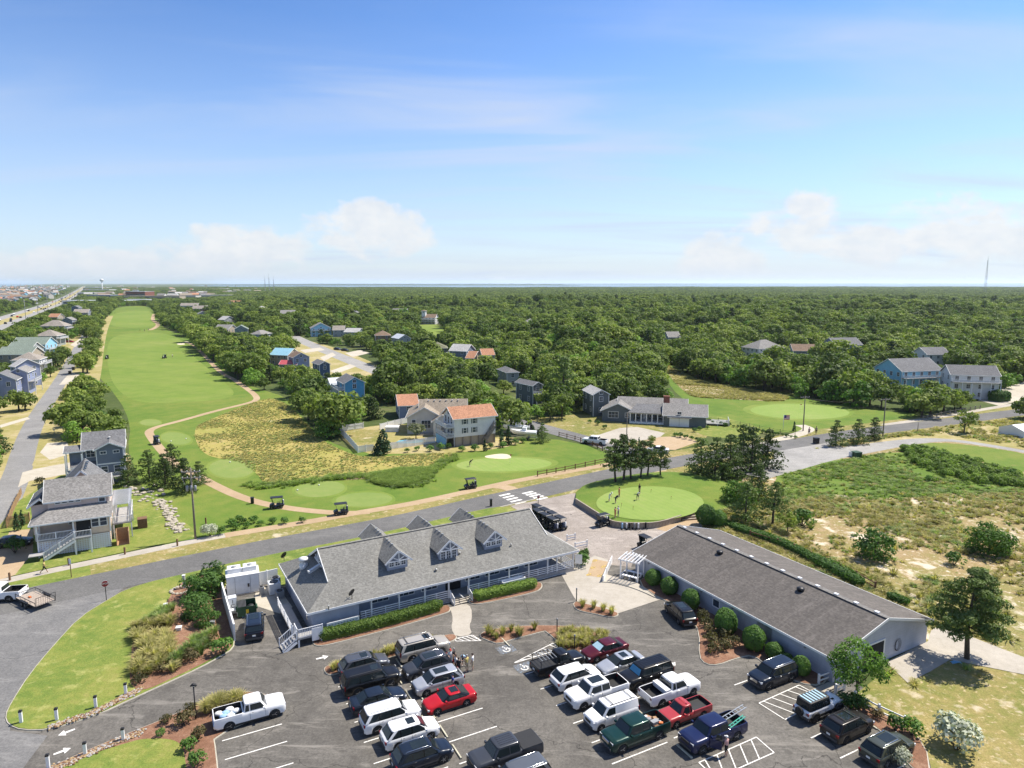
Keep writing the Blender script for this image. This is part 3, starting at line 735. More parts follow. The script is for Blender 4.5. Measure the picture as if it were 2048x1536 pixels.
def wheelchair(px,py,s=0.9):
	p = G(px,py); zz = Z_ROAD + 0.006
	root = obj('accessible_bay_symbol',MB().poly([tuple(LU * x + LV * y) for x,y in ((-s,-s * .8),(s,-s * .8),(s,s * .8),(-s,s * .8))]),M['blue_marking'],None,(p.x,p.y,zz))
	tag(root,kind='structure')
	mb = MB(); pts = []
	for i in range(13):
		t = R(-200 + i * 22); pts.append((math.cos(t),math.sin(t)))
	q = lambda x,y: tuple((LU * x + LV * y) * s * 0.55 + Vector((0,0,0.005)))
	for (a,b),(c,d) in zip(pts,pts[1:]): mb.poly([q(a * .62,b * .62 - .25),q(a * .85,b * .85 - .25),q(c * .85,d * .85 - .25),q(c * .62,d * .62 - .25)])
	mb.poly([q(-.15,-.3),q(.12,-.3),q(.12,.7),q(-.15,.7)]); mb.poly([q(-.15,.05),q(.6,.05),q(.6,.25),q(-.15,.25)]); mb.poly([q(.5,-.7),q(.7,-.7),q(.6,.25),q(.42,.2)])
	mb.poly([q(-.2 + .2 * math.cos(t * 1.05),1.05 + .2 * math.sin(t * 1.05)) for t in range(6)])
	obj('symbol',mb,M['white_marking'],root)
wheelchair(1012,1299); wheelchair(1048,1335)
# concrete laid in the car park
lay('entrance_plaza',PX((1122,1148),(1150,1130),(1190,1112),(1216,1120),(1215,1150),(1274,1166),(1322,1199),(1234,1228),(1154,1203),(1148,1195)),'pale_concrete',0,0.01)
lay('walkway',PX((899,1214),(930,1207),(943,1215),(944,1240),(938,1252),(945,1270),(912,1275),(902,1258),(906,1238),(902,1222)),'pale_concrete',1,0.004)
lay('ramp_tread',PX((1174,1152),(1187,1118),(1216,1124),(1206,1156)),'cart_path',0,0.004)
for px,py in ((1178,1150),(1186,1136),(1199,1152),(1207,1134),(1190,1122)):
	tag(obj('yellow_patch',MB().poly([(p.x,p.y,zt[0] + 0.016) for p in ell(px,py,6,2.4,-0.2,8)]),M['yellow_marking']),kind='structure')
lay('barn_apron',PX((1772,1325),(1856,1283),(1862,1262),(1880,1250),(2060,1320),(2060,1352),(1900,1320),(1858,1345),(1815,1366)),'pale_concrete',0)
lay('service_yard',PX((505,1210),(515,1172),(560,1180),(585,1215),(560,1228)),'gravel_drive',0)
lay('concrete_walk',PX((1618,1382),(1690,1350),(1705,1358),(1640,1392)),'pale_concrete',0)
# planted islands: a kerb ring with mulch or turf inside it
def island(name,pts,mat,h=0.13,sm=2,kname='kerb',closed=True,width=0.22):
	pts = smooth_poly([Vector((p[0],p[1],0)) for p in pts],sm)
	o = sheet(name,pts,M[mat],zt[0] + h - 0.03,0)
	kerb(kname,pts,width,h,M['kerb_concrete'],zt[0] - 0.06,closed=True,parent=o)
	return pts
LAWN1 = PX((213,1203),(252,1180),(312,1162),(375,1148),(512,1116),(712,1078),(824,1053),(962,1020),(1012,1013),(1040,1024),(1078,1060),(900,1110),(690,1160),(560,1180),(500,1150),(446,1160),(458,1240),(468,1278),(466,1298),(440,1314),(400,1336),(340,1364),(280,1391),(190,1433),(100,1460),(45,1461),(18,1450),(12,1432),(25,1405),(60,1350),(110,1290),(160,1236))
I_LAWN1 = island('lawn',LAWN1,'lawn',0.12,1)
zt[0] += 0.1
I_BED1 = PX((352,1172),(400,1150),(446,1162),(457,1240),(466,1282),(464,1296),(440,1311),(400,1333),(340,1361),(284,1387),(258,1370),(262,1330),(265,1280),(290,1240),(330,1215))
lay('mulch_bed',I_BED1,'mulch')
lay('pebble_strip',PX((100,1452),(190,1424),(255,1393),(275,1380),(285,1386),(190,1430),(105,1457)),'pebbles',1)
zt[0] -= 0.1
LAWN2 = PX((40,1580),(95,1540),(160,1510),(232,1479),(330,1440),(405,1405),(452,1389),(500,1385),(538,1393),(556,1412),(540,1424),(426,1474),(430,1500),(440,1600),(300,1700),(0,1700))
I_LAWN2 = island('lawn',LAWN2,'mulch',0.12,1)
zt[0] += 0.1
lay('lawn',PX((60,1580),(110,1542),(180,1512),(250,1490),(285,1480),(340,1480),(365,1492),(372,1530),(380,1600),(250,1680),(30,1680)),'lawn')
lay('pebble_strip',PX((92,1545),(160,1514),(232,1484),(282,1466),(278,1474),(232,1492),(165,1520),(100,1552)),'pebbles',1)
lay('pebble_bed',PX((482,1398),(505,1388),(535,1396),(550,1410),(520,1412),(495,1408)),'pebbles',1)
zt[0] -= 0.1
island('hedge_bed',PX((624,1282),(640,1278),(760,1252),(880,1216),(897,1211),(901,1222),(890,1228),(770,1262),(660,1290),(632,1294)),'mulch')
island('hedge_bed',PX((936,1200),(945,1192),(1060,1166),(1082,1166),(1084,1176),(1070,1186),(960,1210),(940,1208)),'mulch')
island('planter_island',PX((648,1338),(660,1332),(780,1304),(890,1272),(908,1270),(914,1277),(900,1286),(790,1312),(680,1347),(655,1352)),'mulch')
island('planter_island',PX((957,1274),(972,1263),(1024,1255),(1099,1252),(1164,1257),(1222,1278),(1226,1286),(1190,1300),(1149,1314),(1138,1304),(1093,1263),(1085,1264),(1024,1280),(996,1289),(982,1284)),'mulch',sm=1)
island('planter_island',PX((1147,1211),(1151,1205),(1156,1206),(1190,1214),(1234,1226),(1236,1232),(1222,1236),(1196,1230),(1155,1222)),'mulch')
BARN_BED = PX((1275,1166),(1300,1150),(1420,1205),(1560,1290),(1660,1352),(1640,1372),(1600,1368),(1545,1340),(1506,1310),(1470,1318),(1436,1331),(1412,1330),(1399,1315),(1400,1268),(1384,1236),(1362,1210),(1322,1200))
island('mulch_bed',BARN_BED,'mulch',sm=1)
island('mulch_bed',PX((1684,1412),(1690,1400),(1716,1404),(1800,1450),(1850,1490),(1860,1560),(1815,1530),(1800,1500),(1750,1452)),'mulch',sm=1)
lay('dry_lawn',PX((1698,1400),(1770,1342),(1815,1368),(1858,1347),(1900,1323),(2060,1354),(2400,1420),(2300,1750),(1900,1700),(1868,1560),(1850,1488),(1800,1448),(1716,1402)),'dry_lawn',0)
# wheel stops
ws_me = MB().prism([(-0.075,0),(-0.055,0.115),(0.055,0.115),(0.075,0)],-0.9,0.9).mesh('wheel_stop',M['wheel_stop'])
ws_me.transform(Matrix(((0,0,1,0),(1,0,0,0),(0,1,0,0),(0,0,0,1))))
def wheel_stop(a,b,where):
	p = LOT(a,b,Z_ROAD)
	o = link_mesh('wheel_stop',ws_me,None,p,LA + R(90))
	tag(o,where,'wheel stop','concrete wheel stops in the car park')
for i,b in enumerate((7.1,9.95,12.8,15.75,18.65,21.6)):
	wheel_stop(-11.05,b,'concrete wheel stop before the %s of the left double row' % ('navy crossover','white crossover with sunroof','white three-row vehicle','black sedan','black boxy vehicle','dark grey crossover')[i])
for i,b in enumerate((6.85,9.65,12.4,15.4,18.2,21.3)):
	wheel_stop(-10.15,b,('pale wheel stop of the empty bay nearest the camera','pale wheel stop of the empty bay below the red coupe','wheel stop at the nose of the red coupe','wheel stop at the nose of the silver-white crossover','wheel stop at the nose of the grey crossover','wheel stop behind the beige vehicle by the planter')[i])
for i,b in enumerate((-1.5,1.6,4.6,7.6,10.4,13.2)):
	wheel_stop(5.95,b,('long pale wheel stop at the nose of the blue pickup','wheel stop at the nose of the faded red pickup','wheel stop behind the white extended-cab pickup','wheel stop at the nose of the black vehicle with blue sunshade','wheel stop at the nose of the silver sedan','wheel stop at the nose of the maroon sedan')[i])
wheel_stop(5.2,1.4,'wheel stop at the tail of the dark green pickup')
wheel_stop(0.9,19.9,'pale wheel stop at the head of the accessible bay')
wheel_stop(21.9,3.6,'wheel stop between barn bed and dark blue vehicle')
for b,t in ((-3.1,'wheel stop at the nose of the white soft-top off-roader'),(-6.0,'wheel stop at the nose of the umber crossover'),(-9.1,'wheel stop at the nose of the olive wagon')): wheel_stop(22.1,b,t)
# raised practice green behind a low timber wall
GREEN_WALL = PX((1151,1008),(1185,1030),(1216,1050),(1232,1056),(1270,1058),(1316,1057),(1362,1042))
def practice_green():
	h = 0.85
	wall = [p.copy() for p in GREEN_WALL]
	back = PX((1362,1042),(1420,1034),(1470,1020),(1480,985),(1450,960),(1380,945),(1300,945),(1230,955),(1170,968),(1152,985))
	ring = smooth_line(wall,2)[:-1] + smooth_line(back,2)
	cen = sum(ring,Vector()) / len(ring); bm = bmesh.new()
	nw = len(smooth_line(wall,2)) - 1; n = len(ring); prev = None
	rows = []
	for s in (1.0,0.93,0.84,0.7,0.5,0.25):
		row = []
		for i,p in enumerate(ring):
			q = cen + (p - cen) * s
			onwall = i < nw + 2
			e = 0.02 + zt[0] if (s == 1.0 and not onwall) else h * (1 - 0.6 * max(0,s - 0.7) / 0.3 if not onwall else 1)
			row.append(bm.verts.new((q.x,q.y,e)))
		rows.append(row)
	top = bm.verts.new((cen.x,cen.y,h + 0.05))
	for a,b in zip(rows,rows[1:]):
		for i in range(n): bm.faces.new((a[i],a[(i + 1) % n],b[(i + 1) % n],b[i]))
	for i in range(n): bm.faces.new((rows[-1][i],rows[-1][(i + 1) % n],top))
	bmesh.ops.recalc_face_normals(bm,faces=bm.faces)
	me = bpy.data.meshes.new('green_mound'); bm.to_mesh(me); bm.free(); me.materials.append(M['rough_turf'])
	for p in me.polygons: p.use_smooth = True
	tag(link_mesh('green_mound',me),kind='structure')
	lay_z = h + 0.06
	p = [G(1300 + 108 * math.cos(t / 30 * 6.283),1007 + 34 * math.sin(t / 30 * 6.283) - 0.02 * math.cos(t / 30 * 6.283),h) for t in range(30)]
	sheet('practice_green',p,M['green_turf'],lay_z,1)
	# timber wall of upright boards, each one its own piece
	t = thing('retaining_wall','low weathered timber wall curving round the front of the practice green','retaining wall',tuple(wall[0]))
	pts = resample(smooth_line(wall,2),0.62)
	for a,b in zip(pts,pts[1:]):
		c = (a + b) / 2 - wall[0]; d = b - a
		o = obj('board',MB().box((0,0,0.46),(0.6,0.09,0.92 + random.uniform(-.015,.015))),M['retaining_wood'],t,tuple(c),math.atan2(d.y,d.x))
	mb = MB(); l,r = strip_pts(pts,0.22)
	rings = [[(a.x - wall[0].x,a.y - wall[0].y,z) if k == 0 else (b.x - wall[0].x,b.y - wall[0].y,z) for k,z in ((0,.93),(0,1.0),(1,1.0),(1,.93))] for a,b in zip(l,r)]
	obj('cap_rail',mb.loft(rings,0,True,False),M['retaining_wood'],t)
	s = thing('timber_steps','pale timber steps at the right end of the practice green wall','steps',tuple(G(1378,1040)),R(12))
	for i in range(3): box('tread',M['retaining_wood'],s,(0,i * 0.42,0.17 + i * 0.27),(2.5,0.46,0.16)); box('riser',M['pine_board'],s,(0,i * 0.42 - 0.2,0.06 + i * 0.27),(2.4,0.05,0.2))
practice_green()
PG_Z = 0.92
# ------------------------------------------------------------------ building kit
_win = {}
def win(parent,c,rz,w,h,nx=2,ny=2,frame='white_trim',glassm='window_glass',name='window',t=0.09):
	"a window set in a wall; c is its centre, rz turns its outside away from -y"
	key = (round(w,2),round(h,2),nx,ny,frame,glassm)
	if key not in _win:
		mb = MB()
		mb.b2(-w / 2 - t,-w / 2,-0.06,0.02,-h / 2 - t,h / 2 + t); mb.b2(w / 2,w / 2 + t,-0.06,0.02,-h / 2 - t,h / 2 + t)
		mb.b2(-w / 2,w / 2,-0.06,0.02,h / 2,h / 2 + t); mb.b2(-w / 2,w / 2,-0.085,0.02,-h / 2 - t,-h / 2)
		for i in range(1,nx): x = -w / 2 + w * i / nx; mb.b2(x - 0.022,x + 0.022,-0.045,0.0,-h / 2,h / 2)
		for j in range(1,ny): z = -h / 2 + h * j / ny; mb.b2(-w / 2,w / 2,-0.047,-0.002,z - 0.022,z + 0.022)
		_win[key] = (mb.mesh('window',M[frame]),MB().b2(-w / 2,w / 2,-0.025,0.015,-h / 2,h / 2).mesh('pane',M[glassm]))
	a = link_mesh(name,_win[key][0],parent,c,rz)
	link_mesh('pane',_win[key][1],a)
	return a
_door = {}
def door(parent,c,rz,w=0.95,h=2.05,mat='white_trim'):
	key = (w,h,mat)
	if key not in _door:
		mb = MB().b2(-w / 2,w / 2,-0.05,0.02,0,h)
		for s in (-1,1): mb.b2(s * w / 2 - 0.06,s * w / 2 + 0.06,-0.07,0.03,0,h + 0.08)
		mb.b2(-w / 2,w / 2,-0.072,0.03,h,h + 0.1)
		_door[key] = (mb.mesh('door',M[mat]),MB().b2(w / 2 - 0.18,w / 2 - 0.08,-0.1,-0.04,h * .45,h * .5).mesh('handle',M['grey_metal']))
	d = link_mesh('door',_door[key][0],parent,c,rz)
	link_mesh('handle',_door[key][1],d)
	return d
def gable_wall(mb,x0,x1,y0,y1,z0,z1,zr,axis):
	"closed wall volume with gable ends; axis = ridge direction"
	if axis == 'x':
		ym = (y0 + y1) / 2
		prof = [(y0,z0),(y1,z0),(y1,z1),(ym,zr),(y0,z1)]
		vs = [(x,a,b) for x in (x0,x1) for a,b in prof]
	else:
		xm = (x0 + x1) / 2
		prof = [(x0,z0),(x1,z0),(x1,z1),(xm,zr),(x0,z1)]
		vs = [(a,y,b) for y in (y0,y1) for a,b in prof]
	fs = [(4,3,2,1,0),(5,6,7,8,9)] + [(i,(i + 1) % 5,5 + (i + 1) % 5,5 + i) for i in range(5)]
	if axis == 'y': fs = [tuple(reversed(f)) for f in fs]
	return mb.add(vs,fs)
def roof_gable(parent,x0,x1,y0,y1,ze,zr,axis,mat,oh=0.4,trim='white_trim',t=0.14,name='roof'):
	mb = MB(); tr = MB()
	if axis == 'x':
		ym,half = (y0 + y1) / 2,(y1 - y0) / 2; k = (zr - ze) / half; zl = ze - k * oh
		a0,a1 = x0 - oh,x1 + oh
		mb.slab([(a0,y0 - oh,zl + t),(a1,y0 - oh,zl + t),(a1,ym,zr + t),(a0,ym,zr + t)],t)
		mb.slab([(a1,y1 + oh,zl + t),(a0,y1 + oh,zl + t),(a0,ym,zr + t),(a1,ym,zr + t)],t)
		for y,s in ((y0 - oh,-1),(y1 + oh,1)):
			tr.bar((a0,y + s * 0.02,zl + t * .3),(a1,y + s * 0.02,zl + t * .3),0.05,0.2)
			for x in (a0 - .02,a1 + .02): tr.bar((x,y,zl + t * .4),(x,ym,zr + t * .4),0.05,0.22)
	else:
		xm,half = (x0 + x1) / 2,(x1 - x0) / 2; k = (zr - ze) / half; zl = ze - k * oh
		b0,b1 = y0 - oh,y1 + oh
		mb.slab([(x0 - oh,b1,zl + t),(x0 - oh,b0,zl + t),(xm,b0,zr + t),(xm,b1,zr + t)],t)
		mb.slab([(x1 + oh,b0,zl + t),(x1 + oh,b1,zl + t),(xm,b1,zr + t),(xm,b0,zr + t)],t)
		for x,s in ((x0 - oh,-1),(x1 + oh,1)):
			tr.bar((x + s * .02,b0,zl + t * .3),(x + s * .02,b1,zl + t * .3),0.05,0.2)
			for y in (b0 - .02,b1 + .02): tr.bar((x,y,zl + t * .4),(xm,y,zr + t * .4),0.05,0.22)
	r = obj(name,mb,M[mat],parent)
	if trim and r.parent and r.parent.parent is None: obj('fascia',tr,M[trim],r)
	return r
def roof_hip(parent,x0,x1,y0,y1,ze,k,mat,oh=0.45,t=0.14,trim='white_trim'):
	x0 -= oh; x1 += oh; y0 -= oh; y1 += oh; ze -= k * oh * 0.6
	w,d = x1 - x0,y1 - y0; mb = MB()
	if w >= d: h = d / 2; A,B = (x0 + h,(y0 + y1) / 2,ze + k * h + t),(x1 - h,(y0 + y1) / 2,ze + k * h + t)
	else: h = w / 2; A,B = ((x0 + x1) / 2,y0 + h,ze + k * h + t),((x0 + x1) / 2,y1 - h,ze + k * h + t)
	c = [(x0,y0,ze + t),(x1,y0,ze + t),(x1,y1,ze + t),(x0,y1,ze + t)]
	if w >= d:
		for f in ((c[0],c[1],B,A),(c[1],c[2],B),(c[2],c[3],A,B),(c[3],c[0],A)): mb.poly(f)
	else:
		for f in ((c[0],c[1],A),(c[1],c[2],B,A),(c[2],c[3],B),(c[3],c[0],A,B)): mb.poly(f)
	mb.poly([(x,y,z - t) for x,y,z in reversed(c)])
	for i in range(4):
		a,b = c[i],c[(i + 1) % 4]
		mb.poly([(a[0],a[1],a[2] - t),(b[0],b[1],b[2] - t),b,a])
	r = obj('roof',mb,M[mat],parent)
	if trim:
		tr = MB()
		for i in range(4):
			a,b = Vector(c[i]),Vector(c[(i + 1) % 4]); n = (b - a).normalized(); n = Vector((n.y,-n.x,0)) * 0.02
			tr.bar(a + n - Vector((0,0,t * .6)),b + n - Vector((0,0,t * .6)),0.05,0.2)
		obj('fascia',tr,M[trim],r)
	return r
def wall_windows(parent,x0,x1,y0,y1,zs,sides='fblr',w=1.0,h=1.3,every=3.0,nx=2,ny=2,frame='white_trim'):
	for z in zs:
		for s in sides:
			L = (x1 - x0) if s in 'fb' else (y1 - y0)
			n = max(1,int((L - 0.8) / every))
			for i in range(n):
				t = (i + 0.5) / n
				if s == 'f': win(parent,(x0 + L * t,y0 - .01,z),0,w,h,nx,ny,frame)
				if s == 'b': win(parent,(x0 + L * t,y1 + .01,z),R(180),w,h,nx,ny,frame)
				if s == 'l': win(parent,(x0 - .01,y0 + L * t,z),R(-90),w,h,nx,ny,frame)
				if s == 'r': win(parent,(x1 + .01,y0 + L * t,z),R(90),w,h,nx,ny,frame)
def corner_trim(parent,x0,x1,y0,y1,z0,z1,mat='white_trim'):
	for x in (x0,x1):
		for y in (y0,y1): box('corner_board',M[mat],parent,(x + math.copysign(.02,x - (x0 + x1) / 2),y + math.copysign(.02,y - (y0 + y1) / 2),(z0 + z1) / 2),(.16,.16,z1 - z0))
def railing(parent,pts,h=0.95,mat='white_vinyl',gap=0.16,name='railing',rails=None,post=0.1):
	"posts, rails and balusters along a line of points"
	mb = MB(); pts = [Vector(p) for p in pts]
	for a,b in zip(pts,pts[1:]):
		L = (b - a).length; n = max(1,round(L / 1.8))
		for i in range(n + 1):
			p = a + (b - a) * i / n; mb.box((p.x,p.y,p.z + h / 2 + .03),(post,post,h + .06))
		if rails:
			for z in rails: mb.bar(a + Vector((0,0,z)),b + Vector((0,0,z)),0.035,0.12)
		else:
			for z in (0.1,h): mb.bar(a + Vector((0,0,z)),b + Vector((0,0,z)),0.06,0.07)
			m = int(L / gap)
			for i in range(1,m): p = a + (b - a) * i / m; mb.box((p.x,p.y,p.z + h / 2),(0.035,0.035,h - .08))
	return obj(name,mb,M[mat],parent)
def deck(parent,x0,x1,y0,y1,z,sides='flr',mat='deck_grey',rail='white_vinyl',roof=None,posts=True,h=0.95,railh=True):
	d = obj('deck',MB().b2(x0,x1,y0,y1,z - 0.18,z),M[mat],parent)
	segs = {'f': [(x0,y0,z),(x1,y0,z)],'l': [(x0,y1,z),(x0,y0,z)],'r': [(x1,y0,z),(x1,y1,z)],'b': [(x0,y1,z),(x1,y1,z)]}
	if railh:
		for s in sides: railing(d,segs[s],h,rail)
	if posts:
		n = max(2,int((x1 - x0) / 2.6) + 1)
		for i in range(n):
			x = x0 + .08 + (x1 - x0 - .16) * i / (n - 1)
			for y in ((y0 + .08,y1 - .3) if y1 - y0 > 2.5 else (y0 + .08,)): box('post',M[rail],d,(x,y,(z - .18 if roof is None else roof) / 2),(0.17,0.17,z - .18 if roof is None else roof))
	return d
def stairs(parent,a,b,w,n,mat='deck_grey',rail='white_vinyl',name='stairs'):
	"flight from top a down to b"
	a,b = Vector(a),Vector(b); d = b - a; f = Vector((d.x,d.y,0)).normalized(); s = Vector((-f.y,f.x,0)) * w / 2
	st = thing_part(name,parent,(0,0,0))
	for q in (s,-s): obj('stringer',MB().bar(a - Vector((0,0,.25)) + q,b - Vector((0,0,.2)) + q,.06,.28),M[rail],st)
	for i in range(n):
		p = a + d * ((i + .5) / n); obj('tread',MB().box((0,0,0),(0.3,w,0.05)),M[mat],st,tuple(p),math.atan2(f.y,f.x))
	for q in (s,-s): railing(st,[tuple(a + q),tuple(b + q)],.9,rail,.2,'handrail')
	return st

def frame_from(pl,pr,z=0.0):
	"origin, heading and length of a front drawn between two pixels at height z"
	a,b = G(*pl,z),G(*pr,z); d = b - a
	return Vector((a.x,a.y,0)),math.atan2(d.y,d.x),math.hypot(d.x,d.y)

# ------------------------------------------------------------------ the clubhouse
def clubhouse():
	ze,D,k = 2.95,14.7,0.53
	o,rz,L = frame_from((615,1227),(1157.7,1100),ze)
	t = thing('clubhouse','long grey clubhouse with shingled dutch-gable roof, six dormers and white-railed porch','clubhouse',tuple(o),rz)
	s,th = 3.0,0.16
	z1,zr = ze + s * k,ze + D / 2 * k
	E = [(0,0,ze),(L,0,ze),(L,D,ze),(0,D,ze)]
	H = [(s,s,z1),(L - s,s,z1),(L - s,D - s,z1),(s,D - s,z1)]
	R0,R1 = (s,D / 2,zr),(L - s,D / 2,zr)
	sk = 0.75; zs = z1 + sk * k * .8
	mb = MB()
	for f in ([E[0],E[1],H[1],R1,R0,H[0]],[E[2],E[3],H[3],R0,R1,H[2]]): mb.slab(f,th)
	mb.slab([E[3],E[0],H[0],H[3]],th - .01); mb.slab([E[1],E[2],H[2],H[1]],th - .01)
	mb.slab([(s - .02,D - s,z1 - .01),(s - .02,s,z1 - .01),(s + sk,s + sk,zs),(s + sk,D - s - sk,zs)],.1)
	mb.slab([(L - s + .02,s,z1 - .01),(L - s + .02,D - s,z1 - .01),(L - s - sk,D - s - sk,zs),(L - s - sk,s + sk,zs)],.1)
	roof = obj('roof',mb,M['club_shingle'],t)
	tr = MB()
	for i in range(4):
		a,b = Vector(E[i]),Vector(E[(i + 1) % 4]); n = (b - a).normalized(); n = Vector((n.y,-n.x,0)) * .03
		tr.bar(a + n - Vector((0,0,.12)),b + n - Vector((0,0,.12)),.05,.24)
	for x,sg in ((s,-1),(L - s,1)):
		for y in (s,D - s): tr.bar((x + sg * .03,y,z1 - .05),(x + sg * .03,D / 2,zr - .05),.06,.26)
	obj('fascia',tr,M['white_trim'],roof)
	obj('ridge_cap',MB().bar((s,D / 2,zr + .02),(L - s,D / 2,zr + .02),.34,.05),M['club_shingle'],roof)
	for x,sg in ((s + .55,-1),(L - s - .55,1)):
		g = MB().slab([(x,D - s,z1),(x,s,z1),(x,D / 2,zr - .2)],.1) if sg < 0 else MB().slab([(x,s,z1),(x,D - s,z1),(x,D / 2,zr - .2)],.1)
		gb = obj('gable',g,M['club_siding'],t)
		b = MB(); xx = s + .05 if sg < 0 else L - s - .05
		b.bar((xx,D / 2,zr - .3),(xx,D / 2,z1 + .7),.12); b.bar((xx,D / 2 - 1.6,z1 + .72),(xx,D / 2 + 1.6,z1 + .72),.12); b.bar((xx,D / 2,z1 + .75),(xx,D / 2 - 1.2,zr - 1.1),.1); b.bar((xx,D / 2,z1 + .75),(xx,D / 2 + 1.2,zr - 1.1),.1)
		obj('gable_bracket',b,M['white_trim'],gb)
	# walls: solid left bay, porch wall set back to the right
	pd,fz = 2.3,0.55
	px0 = 5.6
	W = MB().prism([(.55,.45),(px0,.45),(px0,pd),(L - 3.0,pd),(L - 3.0,D - .5),(.55,D - .5)],0,ze - .1)
	obj('wall',W,M['club_siding'],t)
	p = obj('porch_floor',MB().b2(px0 + .01,L - .45,.4,pd - .01,.1,fz).b2(L - 2.99,L - .45,pd,D - 3,.1,fz),M['deck_grey'],t)
	obj('porch_skirt',MB().b2(px0 + .01,L - .5,.42,.46,0,.1),M['white_trim'],t)
	# posts and rails of the porch
	uw = lambda px,py: (G(px,py,fz) - o).dot(Vector((math.cos(rz),math.sin(rz),0)))
	xs = [px0 + .08,7.0,10.2,13.3,16.3,18.9,21.6,24.4,27.2,30.0,31.4,L - .55]
	for x in xs[1:]: box('porch_post',M['white_trim'],t,(x,.5,fz + (ze - fz) / 2 - .06),(.15,.15,ze - fz - .12))
	for y in (3.2,6.4,9.4): box('porch_post',M['white_trim'],t,(L - .55,y,fz + (ze - fz) / 2 - .06),(.15,.15,ze - fz - .12))
	rail_me = {}
	for a,b in zip(xs,xs[1:]):
		if abs(a - 16.3) < .01: continue
		rr_ = thing_part('porch_railing',t,((a + b) / 2,.5,fz))
		w = round(b - a - .16,2)
		for i in range(4): obj('rail',MB().b2(-w / 2,w / 2,-.02,.02,-.05,.05),M['white_vinyl'],rr_,(0,0,.14 + i * .25))
		box('rail_post',M['white_vinyl'],rr_,(0,.035,.46),(.09,.03,.92))
	for y0,y1 in ((.6,3.1),(3.3,6.3),(6.5,9.3)):
		rr_ = thing_part('porch_railing',t,(L - .55,(y0 + y1) / 2,fz))
		for i in range(4): obj('rail',MB().b2(-.02,.02,-(y1 - y0) / 2,(y1 - y0) / 2,-.06,.06),M['white_vinyl'],rr_,(0,0,.16 + i * .22))
	# porch openings: windows and doors behind the posts
	for x in (8.6,11.7,14.6,20.3,23.0,25.8,28.6): win(t,(x,pd - .01,fz + 1.35),0,1.9,1.25,3,1,'white_trim')
	for x in (17.2,18.15): door(t,(x,pd - .01,fz),0,.9,2.05,'dark_interior')
	stairs(t,(17.6,.42,fz),(17.6,-.75,.1),2.3,4,'pale_concrete')
	box('step_rail_divider',M['white_vinyl'],t,(17.6,-.15,.8),(.06,1.2,.08))
	# dormers, three to the front and three to the rear
	cu = Vector((math.cos(rz),math.sin(rz),0))
	dx = [(G(a,b,6.6) - Vector((o.x,o.y,6.6))).dot(cu) for a,b in ((780,1088),(880,1068),(969,1051))]
	for i,x in enumerate(dx):
		for f in (-1,1):
			w,kk = 1.35,0.84
			zp = zr - .12; zw = zp - w * kk                      # ridge and eaves of the dormer
			run = 4.9; y = lambda d: D / 2 + f * d
			zb = zr - run * k + .02                                 # where the dormer's front meets the roof
			front = run - .35
			prof = [(x - w + .12,zb - .3),(x + w - .12,zb - .3),(x + w - .12,zw),(x,zp - .1),(x - w + .12,zw)]
			vs = [(a,y(front),b) for a,b in prof] + [(a,y(0.6),b) for a,b in prof]
			fs = [(0,1,2,3,4),(9,8,7,6,5)] + [(i_,5 + i_,5 + (i_ + 1) % 5,(i_ + 1) % 5) for i_ in range(5)]
			if f > 0: fs = [tuple(reversed(q)) for q in fs]
			dm = obj('dormer',MB().add(vs,fs),M['club_siding'],t)
			rm = MB(); e = .28
			for sg in (-1,1):
				q = [(x + sg * (w + e),y(run + .15),zw - e * kk + .1),(x,y(run + .15),zp + .1),(x,y(-.02),zp + .1),(x + sg * (w + e),y(.6),zw - e * kk + .1)]
				if (sg > 0) == (f < 0): q = list(reversed(q))
				q = list(reversed(q))
				rm.slab(q if Vector(q[1] ).xyz and ((Vector(q[1]) - Vector(q[0])).cross(Vector(q[2]) - Vector(q[1])).z > 0) else list(reversed(q)),.12)
			obj('dormer_roof',rm,M['club_shingle'],dm)
			tm = MB(); yf = y(run + .17)
			for sg in (-1,1): tm.bar((x,yf,zp + .02),(x + sg * (w + e),yf,zw - e * kk + .02),.06,.2)
			tm.bar((x - w + .1,yf,zw),(x + w - .1,yf,zw),.1,.13); tm.bar((x,yf,zw - .25),(x,yf,zp - .1),.1,.13)
			for sg in (-1,1): tm.bar((x,yf,zw + .1),(x + sg * .62,yf,zp - .72),.08,.1)
			obj('gable_trim',tm,M['white_trim'],dm)
			tall = (i == 1)
			for j in (-1,0,1):
				win(dm,(x + j * .72,y(front + .01),zw - (.72 if tall else .48)),0 if f < 0 else R(180),.5,1.05 if tall else .5,2,3 if tall else 2)
			for q in (1.2,2.0,2.9): obj('ridge_vent',MB().box((x,y(q),zp + .14),(.22,.3,.08)),M['grey_metal'],dm)
	# roof furniture
	for px,py,r,h in ((651,1122,.16,.45),(656,1188,.06,.3),(612,1202,.05,.25),(872,1128,.1,.2),(919,1107,.1,.2),(1022,1088,.07,.25)):
		q = G(px,py,4.6); lx,ly = rot2(q.x - o.x,q.y - o.y,-rz); ly = min(ly,D / 2); lz = ze + min(lx,ly,L - lx) * k
		obj('roof_vent',MB().lathe([(r,-.1),(r,h),(r * 1.5,h),(r * 1.5,h + .08),(0.01,h + .12)],10),M['galvanised'],roof,(lx,ly,lz))
	obj('flue',MB().lathe([(.5,-.2),(.5,.5),(.42,.55),(.42,1.0),(.55,1.02),(.55,1.25),(.2,1.4)],14),M['white_metal'],roof,(1.9,D - 4.9,3.8))
	vb = obj('exhaust_duct',MB().bar((1.7,D - 8.2,4.6),(3.5,D - 7.6,5.1),.35,.3).b2(3.2,3.5,D - 7.8,D - 7.4,4.0,5.1),M['white_metal'],roof)
